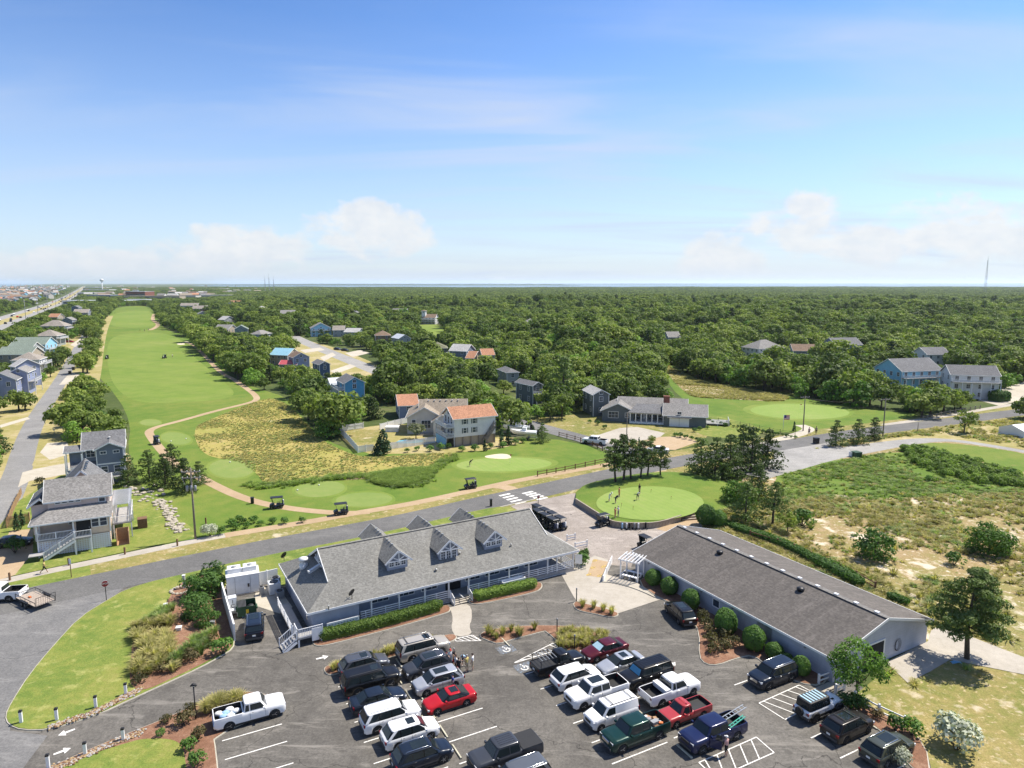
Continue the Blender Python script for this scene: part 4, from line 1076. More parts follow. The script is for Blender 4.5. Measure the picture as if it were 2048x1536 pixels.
	for px,py in ((704,1196),(568,1117)):
		q = G(px,py,3.3); lx,ly = rot2(q.x - o.x,q.y - o.y,-rz)
		sat_dish(roof,(lx,ly,ze + max(0.1,min(lx,ly,D - ly)) * k),R(-150))
	# raised deck and ramp by the left corner, lattice screen by the hedge
	dk = deck(t,-1.3,1.2,-1.1,.4,1.0,'fl',posts=True)
	obj('deck_panel',MB().b2(.1,1.25,-1.16,-1.11,.4,1.75),M['white_trim'],dk)
	rm = obj('side_ramp',MB().slab([(-1.6,.4,1.0),(-.4,.4,1.0),(-.4,7.5,1.0),(-1.6,7.5,1.0)],.15),M['deck_grey'],t)
	railing(rm,[(-1.6,.4,1.0),(-1.6,7.5,1.0)],.95,'white_vinyl',rails=(.2,.45,.7,.93))
	stairs(t,(-1.5,-.6,1.0),(-2.9,-.7,.1),1.3,5)
	lat = MB()
	for i in range(11): lat.b2(1.9 + i * .32,1.97 + i * .32,-.52,-.5,.45,1.5)
	for j in range(5): lat.b2(1.9,5.17,-.545,-.52,.5 + j * .22,.58 + j * .22)
	lat.b2(1.85,5.3,-.56,-.49,1.5,1.6).b2(1.82,1.92,-.57,-.48,0,1.6).b2(5.17,5.27,-.57,-.48,0,1.6)
	obj('lattice_screen',lat,M['white_vinyl'],t)
	obj('hood_box',MB().b2(23.1,26.3,-.35,.35,.9,1.0).b2(23.1,23.2,-.35,.35,.6,1.2).b2(26.2,26.3,-.35,.35,.6,1.2).b2(23.1,26.3,-.38,-.3,.6,1.2).b2(23.1,26.3,.3,.38,.6,1.2),M['white_vinyl'],t)
	return o,rz,L
def thing_part(name,parent,loc,rz=0.0):
	e = bpy.data.objects.new(name,None); e.empty_display_size = .1; col.objects.link(e); e.parent = parent; e.location = loc; e.rotation_euler = (0,0,rz)
	return e
def sat_dish(parent,loc,rz):
	mb = MB().tube([(0,0,0),(0,0,.55)],.04,6)
	mb.tube([(0,0,.5),(.1,-.5,.55)],.02,5)
	n = 12; rings = []
	for r,h in ((.02,.09),(.22,.05),(.42,-.02),(.44,-.02),(.24,.07),(.02,.11)):
		rings.append([(r * math.cos(6.283 * j / n),h * -.8 - .05 + r * .35 * math.sin(6.283 * j / n),.75 + r * math.sin(6.283 * j / n) * .93) for j in range(n)])
	mb.loft(rings,0,True,True)
	return obj('satellite_dish',mb,M['black_metal'],parent,loc,rz)
CLUB_O,CLUB_RZ,CLUB_L = clubhouse()

# ------------------------------------------------------------------ the cart barn
def barn():
	ze = 2.6
	o,rz,L = frame_from((1264,1103),(1670,1320),ze)
	W,zr = 15.7,4.75
	t = thing('cart_barn','long low cart barn with streaked dark shingle roof and pale siding','barn',tuple(o),rz)
	oh = .35
	wall = gable_wall(MB(),oh,L - oh,oh,W - oh,0,ze + .02,zr - .12,'x')
	obj('wall',wall,M['barn_siding'],t)
	mb = MB(); th = .16
	mb.slab([(0,0,ze),(L,0,ze),(L,W / 2,zr),(0,W / 2,zr)],th); mb.slab([(L,W,ze),(0,W,ze),(0,W / 2,zr),(L,W / 2,zr)],th)
	r = obj('roof',mb,M['barn_shingle'],t)
	tr = MB()
	for y in (-.02,W + .02): tr.bar((0,y,ze - .1),(L,y,ze - .1),.05,.24)
	for x in (-.03,L + .03):
		tr.bar((x,0,ze - .08),(x,W / 2,zr - .08),.06,.26); tr.bar((x,W,ze - .08),(x,W / 2,zr - .08),.06,.26)
	obj('fascia',tr,M['white_trim'],r)
	obj('ridge_cap',MB().bar((0,W / 2,zr + .03),(L,W / 2,zr + .03),.6,.05),M['grey_shingle'],r)
	vm = MB().box((0,0,.05),(.45,.35,.12)).mesh('ridge_vent',M['white_metal'])
	for i in range(13): link_mesh('ridge_vent',vm,r,(1.2 + i * 2.25,W / 2,zr + .05))
	tm = MB().lathe([(.28,-.15),(.28,.12),(.42,.16),(.4,.3),(.2,.4),(.02,.42)],14).mesh('turbine_vent',M['black_metal'])
	for x in (9.0,20.6): link_mesh('turbine_vent',tm,r,(x,W / 2 - 1.6,zr - 1.6 * .273))
	# openings
	go = obj('garage_opening',MB().b2(L - .4,L - .3,4.7,7.9,0.02,2.3),M['dark_interior'],t)
	obj('opening_frame',MB().b2(L - .36,L - .27,4.52,4.7,0,2.45).b2(L - .36,L - .27,7.9,8.08,0,2.45).b2(L - .36,L - .27,4.7,7.9,2.3,2.45),M['white_trim'],go)
	ch = MB()
	for j in range(4):
		pts = [(L - .25,10.0 + .35 * math.sin(a * .5) * (1 + .1 * j) + .1 * j,1.2 + .55 * math.cos(a * .5) * (1 + .08 * j)) for a in range(13)]
		ch.tube(pts,.013,5)
	obj('coiled_hose',ch,M['black_metal'],t)
	obj('wall_box',MB().b2(L - 9.2,L - 7.4,oh - .12,oh - .002,.7,2.1),M['grey_metal'],t)
	win(t,(L - 15,oh - .01,1.6),0,.9,.8,1,1)
	door(t,(oh - .01,4,0),R(-90),1.0,2.1,'white_trim')
	obj('garage_opening',MB().b2(oh - .1,oh - .02,8,11.5,0.02,2.4),M['dark_interior'],t)
	for x in range(6): obj('wall_lamp',MB().box((3 + x * 4.6,oh - .12,2.1),(.15,.2,.12)),M['grey_metal'],t)
	return o,rz,L
BARN_O,BARN_RZ,BARN_L = barn()

# ------------------------------------------------------------------ nearer houses
def pink_house():
	rz,L = R(28),8.75
	o = G(56,1053,4.75) - Vector((*rot2(-.6,-.55,rz),4.75))
	t = thing('beach_house','pink beach house with grey shingle roofs, corner porch and white lattice base','house',tuple(o),rz)
	Dp = 10.0
	# base storey: lattice round the front, wall behind
	obj('base_wall',MB().b2(.3,L - .1,.35,Dp,0,2.3),M['peach_siding'],t)
	lat = MB()
	for x0,x1,y in ((.4,L,.05),):
		n = int((x1 - x0) / .3)
		for i in range(n + 1): lat.b2(x0 + i * .3 - .08,x0 + i * .3 + .08,y,y + .03,.05,2.1)
		for j in range(8): lat.b2(x0,x1,y - .025,y,.12 + j * .27,.26 + j * .27)
	obj('lattice',lat,M['white_vinyl'],t)
	# main storey
	obj('wall',MB().b2(4.5,L,.1,Dp,2.3,4.8).b2(.1,4.5,2.4,Dp,2.3,4.8),M['peach_siding'],t)
	obj('upper_wall',gable_wall(MB(),1.4,L,2.5,Dp - 2,4.6,7.2,9.3,'x'),M['pink_siding'],t)
	obj('side_wall',MB().b2(-.6,1.7,3.2,Dp,2.3,6.5),M['pink_siding'],t)
	roof_gable(t,1.4,L,2.5,Dp - 2,7.2,9.3,'x','grey_shingle',.45)
	# porch roof wraps front and left
	pr = MB().slab([(-.6,-.55,4.75),(L + .35,-.55,4.75),(L + .35,2.5,6.0),(1.7,2.5,6.0)],.14)
	pr.slab([(-.6,5.5,4.75),(-.6,-.55,4.75),(1.7,2.5,6.0),(1.7,5.5,6.0)],.14)
	q = obj('porch_roof',pr,M['grey_shingle'],t)
	obj('fascia',MB().bar((-.6,-.58,4.66),(L + .35,-.58,4.66),.05,.2).bar((-.63,-.55,4.66),(-.63,5.5,4.66),.05,.2),M['white_trim'],q)
	roof_gable(t,2.2,8.2,Dp - 2.2,Dp + 5.0,6.6,9.6,'y','slate_shingle',.4)
	obj('rear_wall',gable_wall(MB(),2.2,8.2,Dp - 2.0,Dp + 5.0,0,6.6,9.5,'y'),M['pink_siding'],t)
	for i in range(5): obj('skylight',MB().box((5.2 + .45,Dp - 1.0 + i * 1.1,9.6),(.4,.5,.08)),M['car_glass'],t)
	roof_gable(t,-.8,1.7,3.0,Dp,6.4,7.3,'y','slate_shingle',.25)
	# windows
	for i in range(4): win(t,(2.6 + i * .8,2.48,6.75),0,.55,.45,1,1)
	win(t,(7.9,2.48,6.6),0,.7,1.0,1,2)
	for x in (7.0,8.0): win(t,(x,.08,3.9),0,.8,1.2,1,2)
	win(t,(4.1,2.38,3.9),0,.8,.9,1,2); door(t,(5.6,.08,2.35),0,1.6,2.0,'dark_interior')
	for y in (3.5,6.5): win(t,(L + .01,y,3.8),R(90),.9,1.2,1,2); win(t,(L + .01,y,6.3),R(90),.9,1.1,1,2)
	corner_trim(t,.1,L,.1,Dp,2.3,4.7)
	deck(t,.15,4.5,-.2,2.4,2.35,'fl',roof=4.65)
	d2 = deck(t,4.5,6.5,-1.2,.1,2.35,'f')
	stairs(t,(4.6,-.9,2.35),(.9,-1.0,.2),1.2,10)
	obj('landing',MB().b2(-.8,.9,-1.7,-.3,.75,.85),M['deck_grey'],t)
	# white pergola terrace on the right flank
	rt = deck(t,L + .2,L + 2.6,3.0,Dp + 1,2.35,'fr')
	pg = MB()
	for x in (L + .4,L + 2.4):
		for y in (3.2,7,Dp + .8): pg.b2(x - .09,x + .09,y - .09,y + .09,2.35,5.0)
		pg.b2(x - .05,x + .05,3.0,Dp + 1,4.9,5.1)
	obj('pergola',pg,M['white_vinyl'],t)
	for i in range(14): box('slat',M['white_vinyl'],rt,(L + 1.4,3.1 + i * .6,5.16),(2.6,.06,.14))
	hs = obj('outdoor_shower',MB().b2(L + .6,L + 2.2,-.2,1.8,0,.08).b2(L + .6,L + .66,-.2,1.8,.08,2.0).b2(L + 2.14,L + 2.2,-.2,1.8,.08,2.0).b2(L + .6,L + 2.2,1.74,1.8,.08,2.0),M['pine_board'],t)
	obj('hot_tub_cover',MB().b2(L + 3.2,L + 4.5,6,7.4,.1,1.5),M['brown_wood'],t)
	for i in range(3): obj('roof_pipe',MB().lathe([(.06,0),(.06,.35)],6),M['galvanised'],t,(6.5 + i * 1.1,3.6 + .2 * i,7.9))
pink_house()
def grey_house():
	rz = R(28); o = G(163,865,9.0) - Vector((*rot2(-.45,5.5,rz),9.0))
	t = thing('beach_house','slate blue three-storey beach house with grey gable roof behind the pink house','house',tuple(o),rz)
	L,x0 = 6.3,2.0
	obj('wall',gable_wall(MB(),x0,L,0,7.5,0,6.6,7.6,'y'),M['slate_siding'],t)
	obj('wing_wall',gable_wall(MB(),0,L,1.5,9.5,0,6.6,8.8,'x'),M['slate_siding'],t)
	roof_gable(t,0,L,1.5,9.5,6.6,8.85,'x','slate_shingle',.45)
	roof_gable(t,x0,L,0,7.0,6.6,7.65,'y','slate_shingle',.45)
	obj('stair_tower',MB().b2(-2.4,0,1.8,6,0,5.9),M['slate_siding'],t)
	roof_gable(t,-2.9,-.1,1.2,6.2,6.3,6.9,'x','slate_shingle',.3)
	obj('lean_roof',MB().slab([(-2.2,-1.6,2.6),(x0,-1.6,2.6),(x0,1.6,4.2),(-2.2,1.6,4.2)],.14),M['slate_shingle'],t)
	obj('lower_wall',MB().b2(-2.0,x0 - .01,-1.2,1.5,0,2.5),M['slate_siding'],t)
	for x in (3.1,5.2): win(t,(x,-.01,5.9),0,.9,.45,2,1); win(t,(x,-.01,2.7),0,1.0,1.1,1,2)
	win(t,(1.0,1.48,5.6),0,1.3,1.2,2,2)
	wall_windows(t,x0,L,0,9,(2.9,5.4),'r',.9,1.2,3.5)
	win(t,(-.2,-1.22,1.3),0,1.8,1.0,2,1)
	obj('trim_band',MB().b2(x0 - .03,L + .03,-.04,0,3.6,3.85),M['white_trim'],t)
	corner_trim(t,x0,L,0,7.5,0,6.5)
	deck(t,x0 + .1,L - .1,-1.4,0,1.3,'flr',roof=3.6)
	deck(t,-2.9,-.2,-.9,1.7,2.8,'fl',roof=6.2)
	obj('roof_vent',MB().lathe([(.12,0),(.12,.3),(.2,.32),(.2,.42)],8),M['white_metal'],t,(4.1,3.4,7.7))
grey_house()
def orange_house():
	a,b = G(909,894),G(991,885)
	rz = math.atan2(b.y - a.y,b.x - a.x); L = (b - a).length
	t = thing('beach_house','tall pale grey house with orange shingle roof and stacked decks','house',tuple(a),rz)
	D = 7.0; ze,zr = 6.6,8.6
	obj('wall',gable_wall(MB(),0,L,0,D,2.2,ze,zr,'x'),M['white_siding'],t)
	base = obj('base_wall',MB().b2(.3,L,.4,D - .3,0,2.2),M['tan_siding'],t)
	for i in range(6): box('piling',M['grey_wood'],t,(.2 + i * (L - .4) / 5,.1,1.1),(.25,.25,2.2))
	roof_gable(t,0,L,0,D,ze,zr,'x','orange_shingle',.45)
	for x in (2.6,4.9):
		for z in (3.6,5.7):
			w = win(t,(x,-.01,z),0,.75,1.15,1,2)
			obj('shutter',MB().b2(-.75,-.5,-.05,0,-.6,.6).b2(.5,.75,-.05,0,-.6,.6),M['charcoal_siding'],w)
	for y in (1.6,3.5,5.4): win(t,(-.01,y,5.7),R(-90),.9,1.5,1,2); win(t,(-.01,y,3.5),R(-90),.9,1.5,1,2)
	win(t,(-.01,3.5,7.4),R(-90),1.2,.7,2,1)
	deck(t,-2.0,0,-.1,D + .1,4.5,'flb'); deck(t,-2.0,0,-.1,D + .1,2.3,'flb',roof=4.3)
	obj('base_panel',MB().b2(-2.0,-1.9,0.2,D,0,2.1),M['sky_siding'],t)
	wall_windows(t,0,L,0,D,(3.6,5.7),'r',.8,1.1,3)
	# outside stair on the right face, seen as a pale slope on the wall
	stairs(t,(L - .4,-.6,4.4),(L - 3.4,-.6,.4),1.0,11,'grey_wood','grey_wood')
orange_house()
def tan_house():
	o,rz,L = frame_from((812,872),(890,880)); o = G(815,868)
	t = thing('house','cream house with sprawling tan shingle gables beside the orange-roofed house','house',tuple(o),R(4))
	obj('wall',gable_wall(MB(),0,8.5,0,12,0,4.2,6.6,'y'),M['cream_siding'],t)
	roof_gable(t,0,8.5,0,12,4.2,6.6,'y','tan_shingle',.45)
	obj('wing_wall',gable_wall(MB(),3,14.5,3,11,0,4.3,7.4,'x'),M['cream_siding'],t)
	roof_gable(t,3,14.5,3,11,4.3,7.4,'x','tan_shingle',.45)
	obj('front_wall',gable_wall(MB(),6.5,11,-2.5,4,0,3.6,5.1,'y'),M['white_siding'],t)
	roof_gable(t,6.5,11,-2.5,4,3.6,5.1,'y','tan_shingle',.4)
	win(t,(1.6,-.01,2.9),0,.9,1.3,1,2); win(t,(4.6,-.01,2.4),0,2.2,1.9,3,2); win(t,(8.7,-2.51,2.0),0,.8,1.1,1,2)
	for y in (3,7): win(t,(-.01,y,2.6),R(-90),.9,1.2,1,2)
	obj('porch',MB().b2(2.8,6.4,-2,0,0,.3),M['pale_concrete'],t)
	for i in range(6): obj('roof_vent',MB().box((5.0 + i * 1.5,6.4,7.3),(.3,.3,.2)),M['white_metal'],t)
	# small blue-walled neighbour behind with brown roof
tan_house()
def ranch_house():
	o = G(1204,842)
	t = thing('ranch_house','grey single-storey ranch house with white columned porch and brick chimney','house',tuple(o),R(-14))
	sc_ = 1.0
	obj('wall',gable_wall(MB(),0,8.5,0,11,0,3.0,5.0,'y'),M['charcoal_siding'],t)
	roof_gable(t,0,8.5,0,11,3.0,5.0,'y','grey_shingle',.5)
	obj('hall_wall',gable_wall(MB(),4,22,3,12.5,0,3.2,5.6,'x'),M['charcoal_siding'],t)
	roof_gable(t,4,22,3,12.5,3.2,5.6,'x','grey_shingle',.5)
	obj('garage_wall',gable_wall(MB(),16.5,27,-2.5,6.5,0,3.0,5.2,'x'),M['charcoal_siding'],t)
	roof_gable(t,16.5,27,-2.5,6.5,3.0,5.2,'x','grey_shingle',.5)
	obj('porch_roof',MB().slab([(7.0,-1.6,3.0),(16.6,-1.6,3.0),(16.0,3.2,4.7),(9.0,3.2,4.7)],.14),M['slate_shingle'],t)
	obj('porch_floor',MB().b2(7.4,16.4,-1.2,3,0,.5),M['white_trim'],t)
	for i in range(7): box('column',M['white_trim'],t,(7.6 + i * 1.43,-1.1,1.75),(.25,.25,2.5))
	obj('porch_beam',MB().b2(7.2,16.6,-1.25,-.95,2.7,3.0),M['white_trim'],t)
	win(t,(3.0,-.01,1.9),0,2.6,1.6,3,2); win(t,(6.6,-.01,1.9),0,.8,1.2,1,2)
	for x in (9.3,13.0,15.0): win(t,(x,2.99,1.9),0,1.1,1.5,2,2)
	door(t,(11.2,2.98,.5),0,1.0,2.1,'white_trim')
	gd = obj('garage_door',MB().b2(17.8,22.8,-2.58,-2.5,0,2.3),M['white_trim'],t)
	obj('panel_line',MB().b2(20.28,20.34,-2.6,-2.58,0,2.3),M['grey_metal'],gd)
	obj('awning',MB().slab([(17.2,-3.4,2.45),(23.4,-3.4,2.45),(23.4,-2.5,2.9),(17.2,-2.5,2.9)],.1),M['slate_shingle'],t)
	win(t,(20.3,-2.52,3.6),0,.9,.6,2,1)
	win(t,(27.01,1.5,1.7),R(90),2.6,.8,2,1)
	ch = obj('chimney',MB().b2(16.0,17.6,4.6,5.6,3.5,6.6),M['brick_red'],t)
	obj('cap',MB().b2(15.9,17.7,4.5,5.7,6.6,6.75),M['brick_red'],ch)
	for y in (2,6): win(t,(-.01,y,1.9),R(-90),1.0,1.3,2,2)
	deck(t,27.2,33,1,7,.5,'fr')
ranch_house()

# ------------------------------------------------------------------ houses farther off, each placed by where its ridge is seen
HOUSES = []
def far_house(label,pl,pr_,py,hr,depth,rot,kind='x',wall='grey_siding',roof='grey_shingle',st=2,decks='',tower=False,group=None,detail=True,fall=0.30,cat='house'):
	cx = (pl + pr_) / 2
	c = G(cx,py,hr); s = abs(proj(c.x + 1,c.y,hr)[0] - proj(c.x,c.y,hr)[0])
	rz = R(rot); wid = (pr_ - pl) / s
	L = max(4.0,(wid - depth * abs(math.sin(rz))) / max(.3,abs(math.cos(rz)))) - .6
	L = min(L,26)
	t = thing('house',label,cat,(c.x,c.y,0),rz,group)
	x0,x1,y0,y1 = -L / 2,L / 2,-depth / 2,depth / 2
	span = depth if kind == 'x' else L
	ze = hr - span / 2 * fall * 2
	ze = max(ze,hr * 0.62)
	if kind == 'hip':
		k = (hr - ze) / (min(L,depth) / 2 + .45)
		obj('wall',MB().b2(x0,x1,y0,y1,0,ze),M[wall],t); roof_hip(t,x0,x1,y0,y1,ze,k,roof)
	else:
		obj('wall',gable_wall(MB(),x0,x1,y0,y1,0,ze,hr - .15,kind),M[wall],t)
		roof_gable(t,x0,x1,y0,y1,ze,hr - .14,kind,roof)
	sto = ze / st
	if detail:
		wall_windows(t,x0,x1,y0,y1,[sto * (i + .55) for i in range(st)],'flr',1.0,min(1.3,sto * .5),2.8)
		corner_trim(t,x0,x1,y0,y1,0,ze - .1)
		if kind == 'y': win(t,(0,y0 - .01,ze + .4),0,.9,.8,2,1)
	for i,ch in enumerate(decks):
		z = ze - sto * (i + .9) + .1
		if z < 0.6: z = 0.6
		if ch == 'f': deck(t,x0,x1,y0 - 2.0,y0,z,'flr',roof=None)
		if ch == 'l': deck(t,x0 - 2.0,x0,y0,y1,z,'flb')
		if ch == 'r': deck(t,x1,x1 + 2.0,y0,y1,z,'frb')
	if tower:
		obj('tower_wall',MB().b2(x0 + .5,x0 + 4,y0 + 1,y0 + 4.5,0,hr + 3),M[wall],t)
		roof_hip(t,x0 + .5,x0 + 4,y0 + 1,y0 + 4.5,hr + 3,.3,roof)
		wall_windows(t,x0 + .5,x0 + 4,y0 + 1,y0 + 4.5,(hr + 1.8,),'flr',1.2,1.0,2)
	HOUSES.append((c.x,c.y,max(L,depth) / 2 + 1.5,pl,pr_,py,(proj(c.x,c.y - depth / 2,0)[1])))
	return t
FH = far_house
FH('vivid blue house with grey gable roof standing among the oaks',668,733,750,9.0,9,28,'y','blue_siding','slate_shingle',3,'l')
FH('white-roofed annex just left of the vivid blue house',655,682,755,6.5,6,28,'x','white_siding','white_metal_roof',2)
FH('house with pale blue metal roof at the head of the sandy street',543,596,696,7.5,9,-18,'x','tan_siding','blue_metal_roof',2)
FH('grey-blue gabled house with red-roofed porch beside the blue metal roof',572,622,703,8.0,9,30,'y','periwinkle_siding','brown_shingle',2)
FH('low red metal roof in front of the grey-blue gable',561,600,720,4.6,5,-5,'x','tan_siding','red_metal_roof',1)
FH('dark teal gabled house right of the red metal roof',620,664,720,7.0,9,32,'y','navy_siding','slate_shingle',2)
FH('pale blue two-storey house at the far bend of the sandy street',617,664,645,9.5,10,20,'y','sky_siding','grey_shingle',3,'f')
FH('grey shingled house right of the pale blue two-storey house',664,692,651,7.5,10,10,'x','grey_siding','weathered_shingle',2)
FH('low white-roofed house left of the brown hip roof',690,727,656,6.5,10,-14,'x','sage_siding','pale_shingle',2)
FH('brown hip-roofed house above the curved street',746,784,661,7.5,12,12,'hip','cedar_siding','brown_shingle',2)
FH('blue-grey house with bright white roof near the small far fairway',781,823,668,7.0,11,32,'y','grey_siding','white_metal_roof',2)
FH('dark house with olive hip roof half hidden by oaks',852,897,684,7.0,12,8,'hip','charcoal_siding','olive_shingle',1)
FH('blue-grey gabled house with white roof left of the orange roofs',899,950,688,9.5,9,-22,'x','slate_siding','pale_shingle',3,'l')
FH('low house with orange roof and pale chimney',932,962,702,7.0,9,-18,'x','tan_siding','orange_shingle',2)
FH('taller orange-roofed house right of the chimney',956,990,697,8.5,8,14,'x','tan_siding','orange_shingle',2)
FH('slate hip roof emerging from the trees below the orange roofs',994,1038,734,6.5,11,18,'hip','grey_siding','slate_shingle',2)
FH('house with brown-orange gables just left of the cream house',784,842,788,6.0,11,14,'x','periwinkle_siding','orange_shingle',2)
FH('dark grey steep-gabled house with porch behind the boats',1034,1082,760,7.0,9,34,'y','charcoal_siding','slate_shingle',2,'f')
FH('dark grey two-storey gable behind the ranch house',1168,1216,774,7.6,9,12,'y','charcoal_siding','pale_shingle',2)
FH('small grey shed with white doors at the ranch yard corner',1346,1374,806,4.2,6,-8,'x','slate_siding','slate_shingle',1)
FH('white house with stacked decks and lookout tower by the far fairway',842,876,628,9.0,10,-10,'x','white_siding','brown_shingle',3,'ff',tower=True)
FH('sky blue three-storey house with white wraparound decks',1762,1872,716,11.5,12,14,'x','sky_siding','slate_shingle',3,'fl')
FH('long white house with dark roof and black windows right of the sky blue house',1892,1990,730,10.5,9,-14,'x','white_siding','slate_shingle',3,'f')
FH('white gabled house with charcoal roof behind the sky blue house',1836,1890,694,10.0,9,6,'x','white_siding','slate_shingle',3)
FH('brown-roofed grey cottage with three dormer windows in the woods',1580,1642,688,7.5,10,-8,'x','slate_siding','brown_shingle',1)
FH('periwinkle house with pale cross gable above the woods',1652,1718,675,9.5,11,10,'x','periwinkle_siding','slate_shingle',2)
FH('white house with arched decks left of the brown cottage',1488,1566,679,10.0,12,20,'hip','white_siding','grey_shingle',3,'ff')
FH('small weathered roof deep in the woodland centre',1330,1358,663,8.0,10,5,'x','grey_siding','grey_shingle',2)
FH('small pale roof showing through the canopy left of centre',1048,1072,637,8.0,9,0,'hip','tan_siding','grey_shingle',2)
FH('grey double-gabled house above the second bend',560,592,620,9.0,12,12,'x','grey_siding','grey_shingle',2)
FH('white hip-roofed house far left of centre',510,537,612,9.0,12,15,'hip','white_siding','pale_shingle',3)
FH('steep dark a-frame roof in the mid woodland',700,720,621,9.0,10,0,'y','charcoal_siding','slate_shingle',2)
FH('pair of low grey roofs right of the a-frame',784,818,617,8.0,12,-10,'x','grey_siding','grey_shingle',2)
FH('house with grey hip roof at the canopy edge left of the sandy street',505,538,660,7.0,12,-12,'hip','grey_siding','grey_shingle',1)
FH('row house with grey gable beside the red brick house',432,470,649,8.0,11,-12,'x','tan_siding','grey_shingle',2)
FH('greenish roofed house right of the row house',465,500,650,8.0,11,20,'y','sage_siding','green_shingle',2)
FH('red-walled house right of the cart path woods',386,416,611,9.5,12,10,'x','brick_red','weathered_shingle',2)
FH('grey gable roof below the red-walled house',392,418,622,7.5,10,30,'y','grey_siding','grey_shingle',2)
FH('grey roof with pale gable right of the far fairway trees',438,468,632,8.0,11,-30,'x','grey_siding','pale_shingle',2)
FH('weathered house with cross gables far behind the fairway trees',362,398,606,9.0,12,12,'x','grey_siding','weathered_shingle',2)
FH('orange-roofed house on the far edge of the woods',462,486,601,9.0,12,0,'x','white_siding','orange_shingle',2)
# the row along the left street, near to far
FH('periwinkle house with white barge boards, nearest of the left street row',-30,42,742,8.5,9,24,'y','periwinkle_siding','slate_shingle',2)
FH('periwinkle gabled house with white corner deck, second in the left row',18,68,733,9.0,9,22,'y','periwinkle_siding','grey_shingle',2,'r')
FH('steep-roofed periwinkle house with tall side window in the left row',32,66,717,10.0,8,-30,'x','periwinkle_siding','pale_shingle',3)
FH('weathered shingle house with white decks, third in the left row',26,88,704,9.5,10,20,'hip','white_siding','weathered_shingle',3,'rl')
FH('long green-grey roof behind the weathered house',6,74,693,9.0,10,4,'x','tan_siding','green_shingle',2)
FH('shorter green-grey roof above the long one',24,74,684,9.0,10,4,'x','grey_siding','green_shingle',2)
FH('blue house with green metal roof above the parked red car',34,102,674,9.5,11,6,'x','sky_siding','green_shingle',2,'r')
FH('grey house with pale hip roof and row of windows',76,122,659,9.5,11,10,'hip','sage_siding','weathered_shingle',3,'r')
FH('deep blue house with brown hip roof',86,136,640,10.5,12,10,'hip','navy_siding','weathered_shingle',3,'r')
FH('small grey house with outside stair behind the deep blue house',126,150,634,9.5,10,15,'y','slate_siding','grey_shingle',3,'r')
FH('orange-roofed house farther up the left street',102,122,627,9.0,10,0,'x','tan_siding','orange_shingle',2)
FH('dark blue house with stepped gables near the far end of the left street',144,162,611,10.0,12,15,'y','navy_siding','slate_shingle',3)
FH('grey house with wide gables at the end of the left street',148,181,618,9.5,14,18,'x','slate_siding','weathered_shingle',3)
# ------------------------------------------------------------------ vehicles
def interp(tab,x):
	if x <= tab[0][0]: return tab[0][1]
	for (a,p),(b,q) in zip(tab,tab[1:]):
		if x <= b:
			t = (x - a) / (b - a) if b > a else 0
			t = t * t * (3 - 2 * t) * .5 + t * .5
			return p + (q - p) * t
	return tab[-1][1]
# each style: length, width, height, wheelbase, wheel radius, belt, hood tip height, hood-base height, tail height,
# windscreen base x, roof front x, roof rear x, rear glass base x (x forward, fractions of half length), pickup bed
STYLES = {
	'crossover': dict(L=4.7,W=1.88,H=1.66,wb=2.75,r=.36,belt=1.09,hood=0.93,cowl=1.09,tail=1.07,ws=0.56,rf=0.26,rr=-.72,rb=-.93,gc=.22,pil=(-.05,-.45)),
	'suv': dict(L=5.0,W=1.98,H=1.78,wb=2.95,r=.39,belt=1.17,hood=1.06,cowl=1.18,tail=1.15,ws=0.54,rf=0.3,rr=-.84,rb=-.97,gc=.24,pil=(-.06,-.48)),
	'bigsuv': dict(L=5.3,W=2.03,H=1.92,wb=3.05,r=.41,belt=1.28,hood=1.18,cowl=1.28,tail=1.25,ws=0.52,rf=0.35,rr=-.90,rb=-.985,gc=.28,pil=(-.02,-.46)),
	'sedan': dict(L=4.85,W=1.86,H=1.44,wb=2.82,r=.34,belt=0.99,hood=0.78,cowl=0.99,tail=1.02,ws=0.46,rf=0.13,rr=-0.42,rb=-0.8,gc=.18,pil=(-.13,-.46)),
	'coupe': dict(L=4.65,W=1.84,H=1.40,wb=2.72,r=.34,belt=0.98,hood=0.75,cowl=0.98,tail=1.02,ws=0.42,rf=0.09,rr=-.32,rb=-.80,gc=.17,pil=(-.30,)),
	'van': dict(L=4.75,W=1.83,H=1.88,wb=3.1,r=.33,belt=1.14,hood=1.02,cowl=1.18,tail=1.1,ws=.62,rf=.36,rr=-.95,rb=-.99,gc=.2,pil=(.05,),cargo=True),
	'offroad': dict(L=4.55,W=1.88,H=1.85,wb=2.95,r=.41,belt=1.15,hood=1.08,cowl=1.16,tail=1.12,ws=0.3,rf=0.22,rr=-.88,rb=-.91,gc=.32,pil=(-.12,-.5),boxy=True),
	'crew': dict(L=5.85,W=2.03,H=1.93,wb=3.68,r=.41,belt=1.27,hood=1.2,cowl=1.27,tail=1.27,ws=0.5,rf=0.33,rr=-0.3,rb=-0.34,gc=.32,pil=(-.0,),bed=-0.37),
	'extcab': dict(L=5.75,W=2.0,H=1.88,wb=3.6,r=.40,belt=1.25,hood=1.17,cowl=1.25,tail=1.25,ws=0.48,rf=0.31,rr=-0.15,rb=-0.19,gc=.32,pil=(-.02,),bed=-0.22),
	'midsize': dict(L=5.3,W=1.88,H=1.78,wb=3.2,r=.38,belt=1.10,hood=1.0,cowl=1.10,tail=1.10,ws=0.46,rf=0.29,rr=-.10,rb=-.14,gc=.30,pil=(.0,),bed=-.17),
	'compactpu': dict(L=4.95,W=1.72,H=1.62,wb=2.95,r=.35,belt=1.0,hood=.92,cowl=1.0,tail=1.02,ws=0.42,rf=0.24,rr=-.10,rb=-.14,gc=.28,pil=(.0,),bed=-.17),
}
_wheel = {}
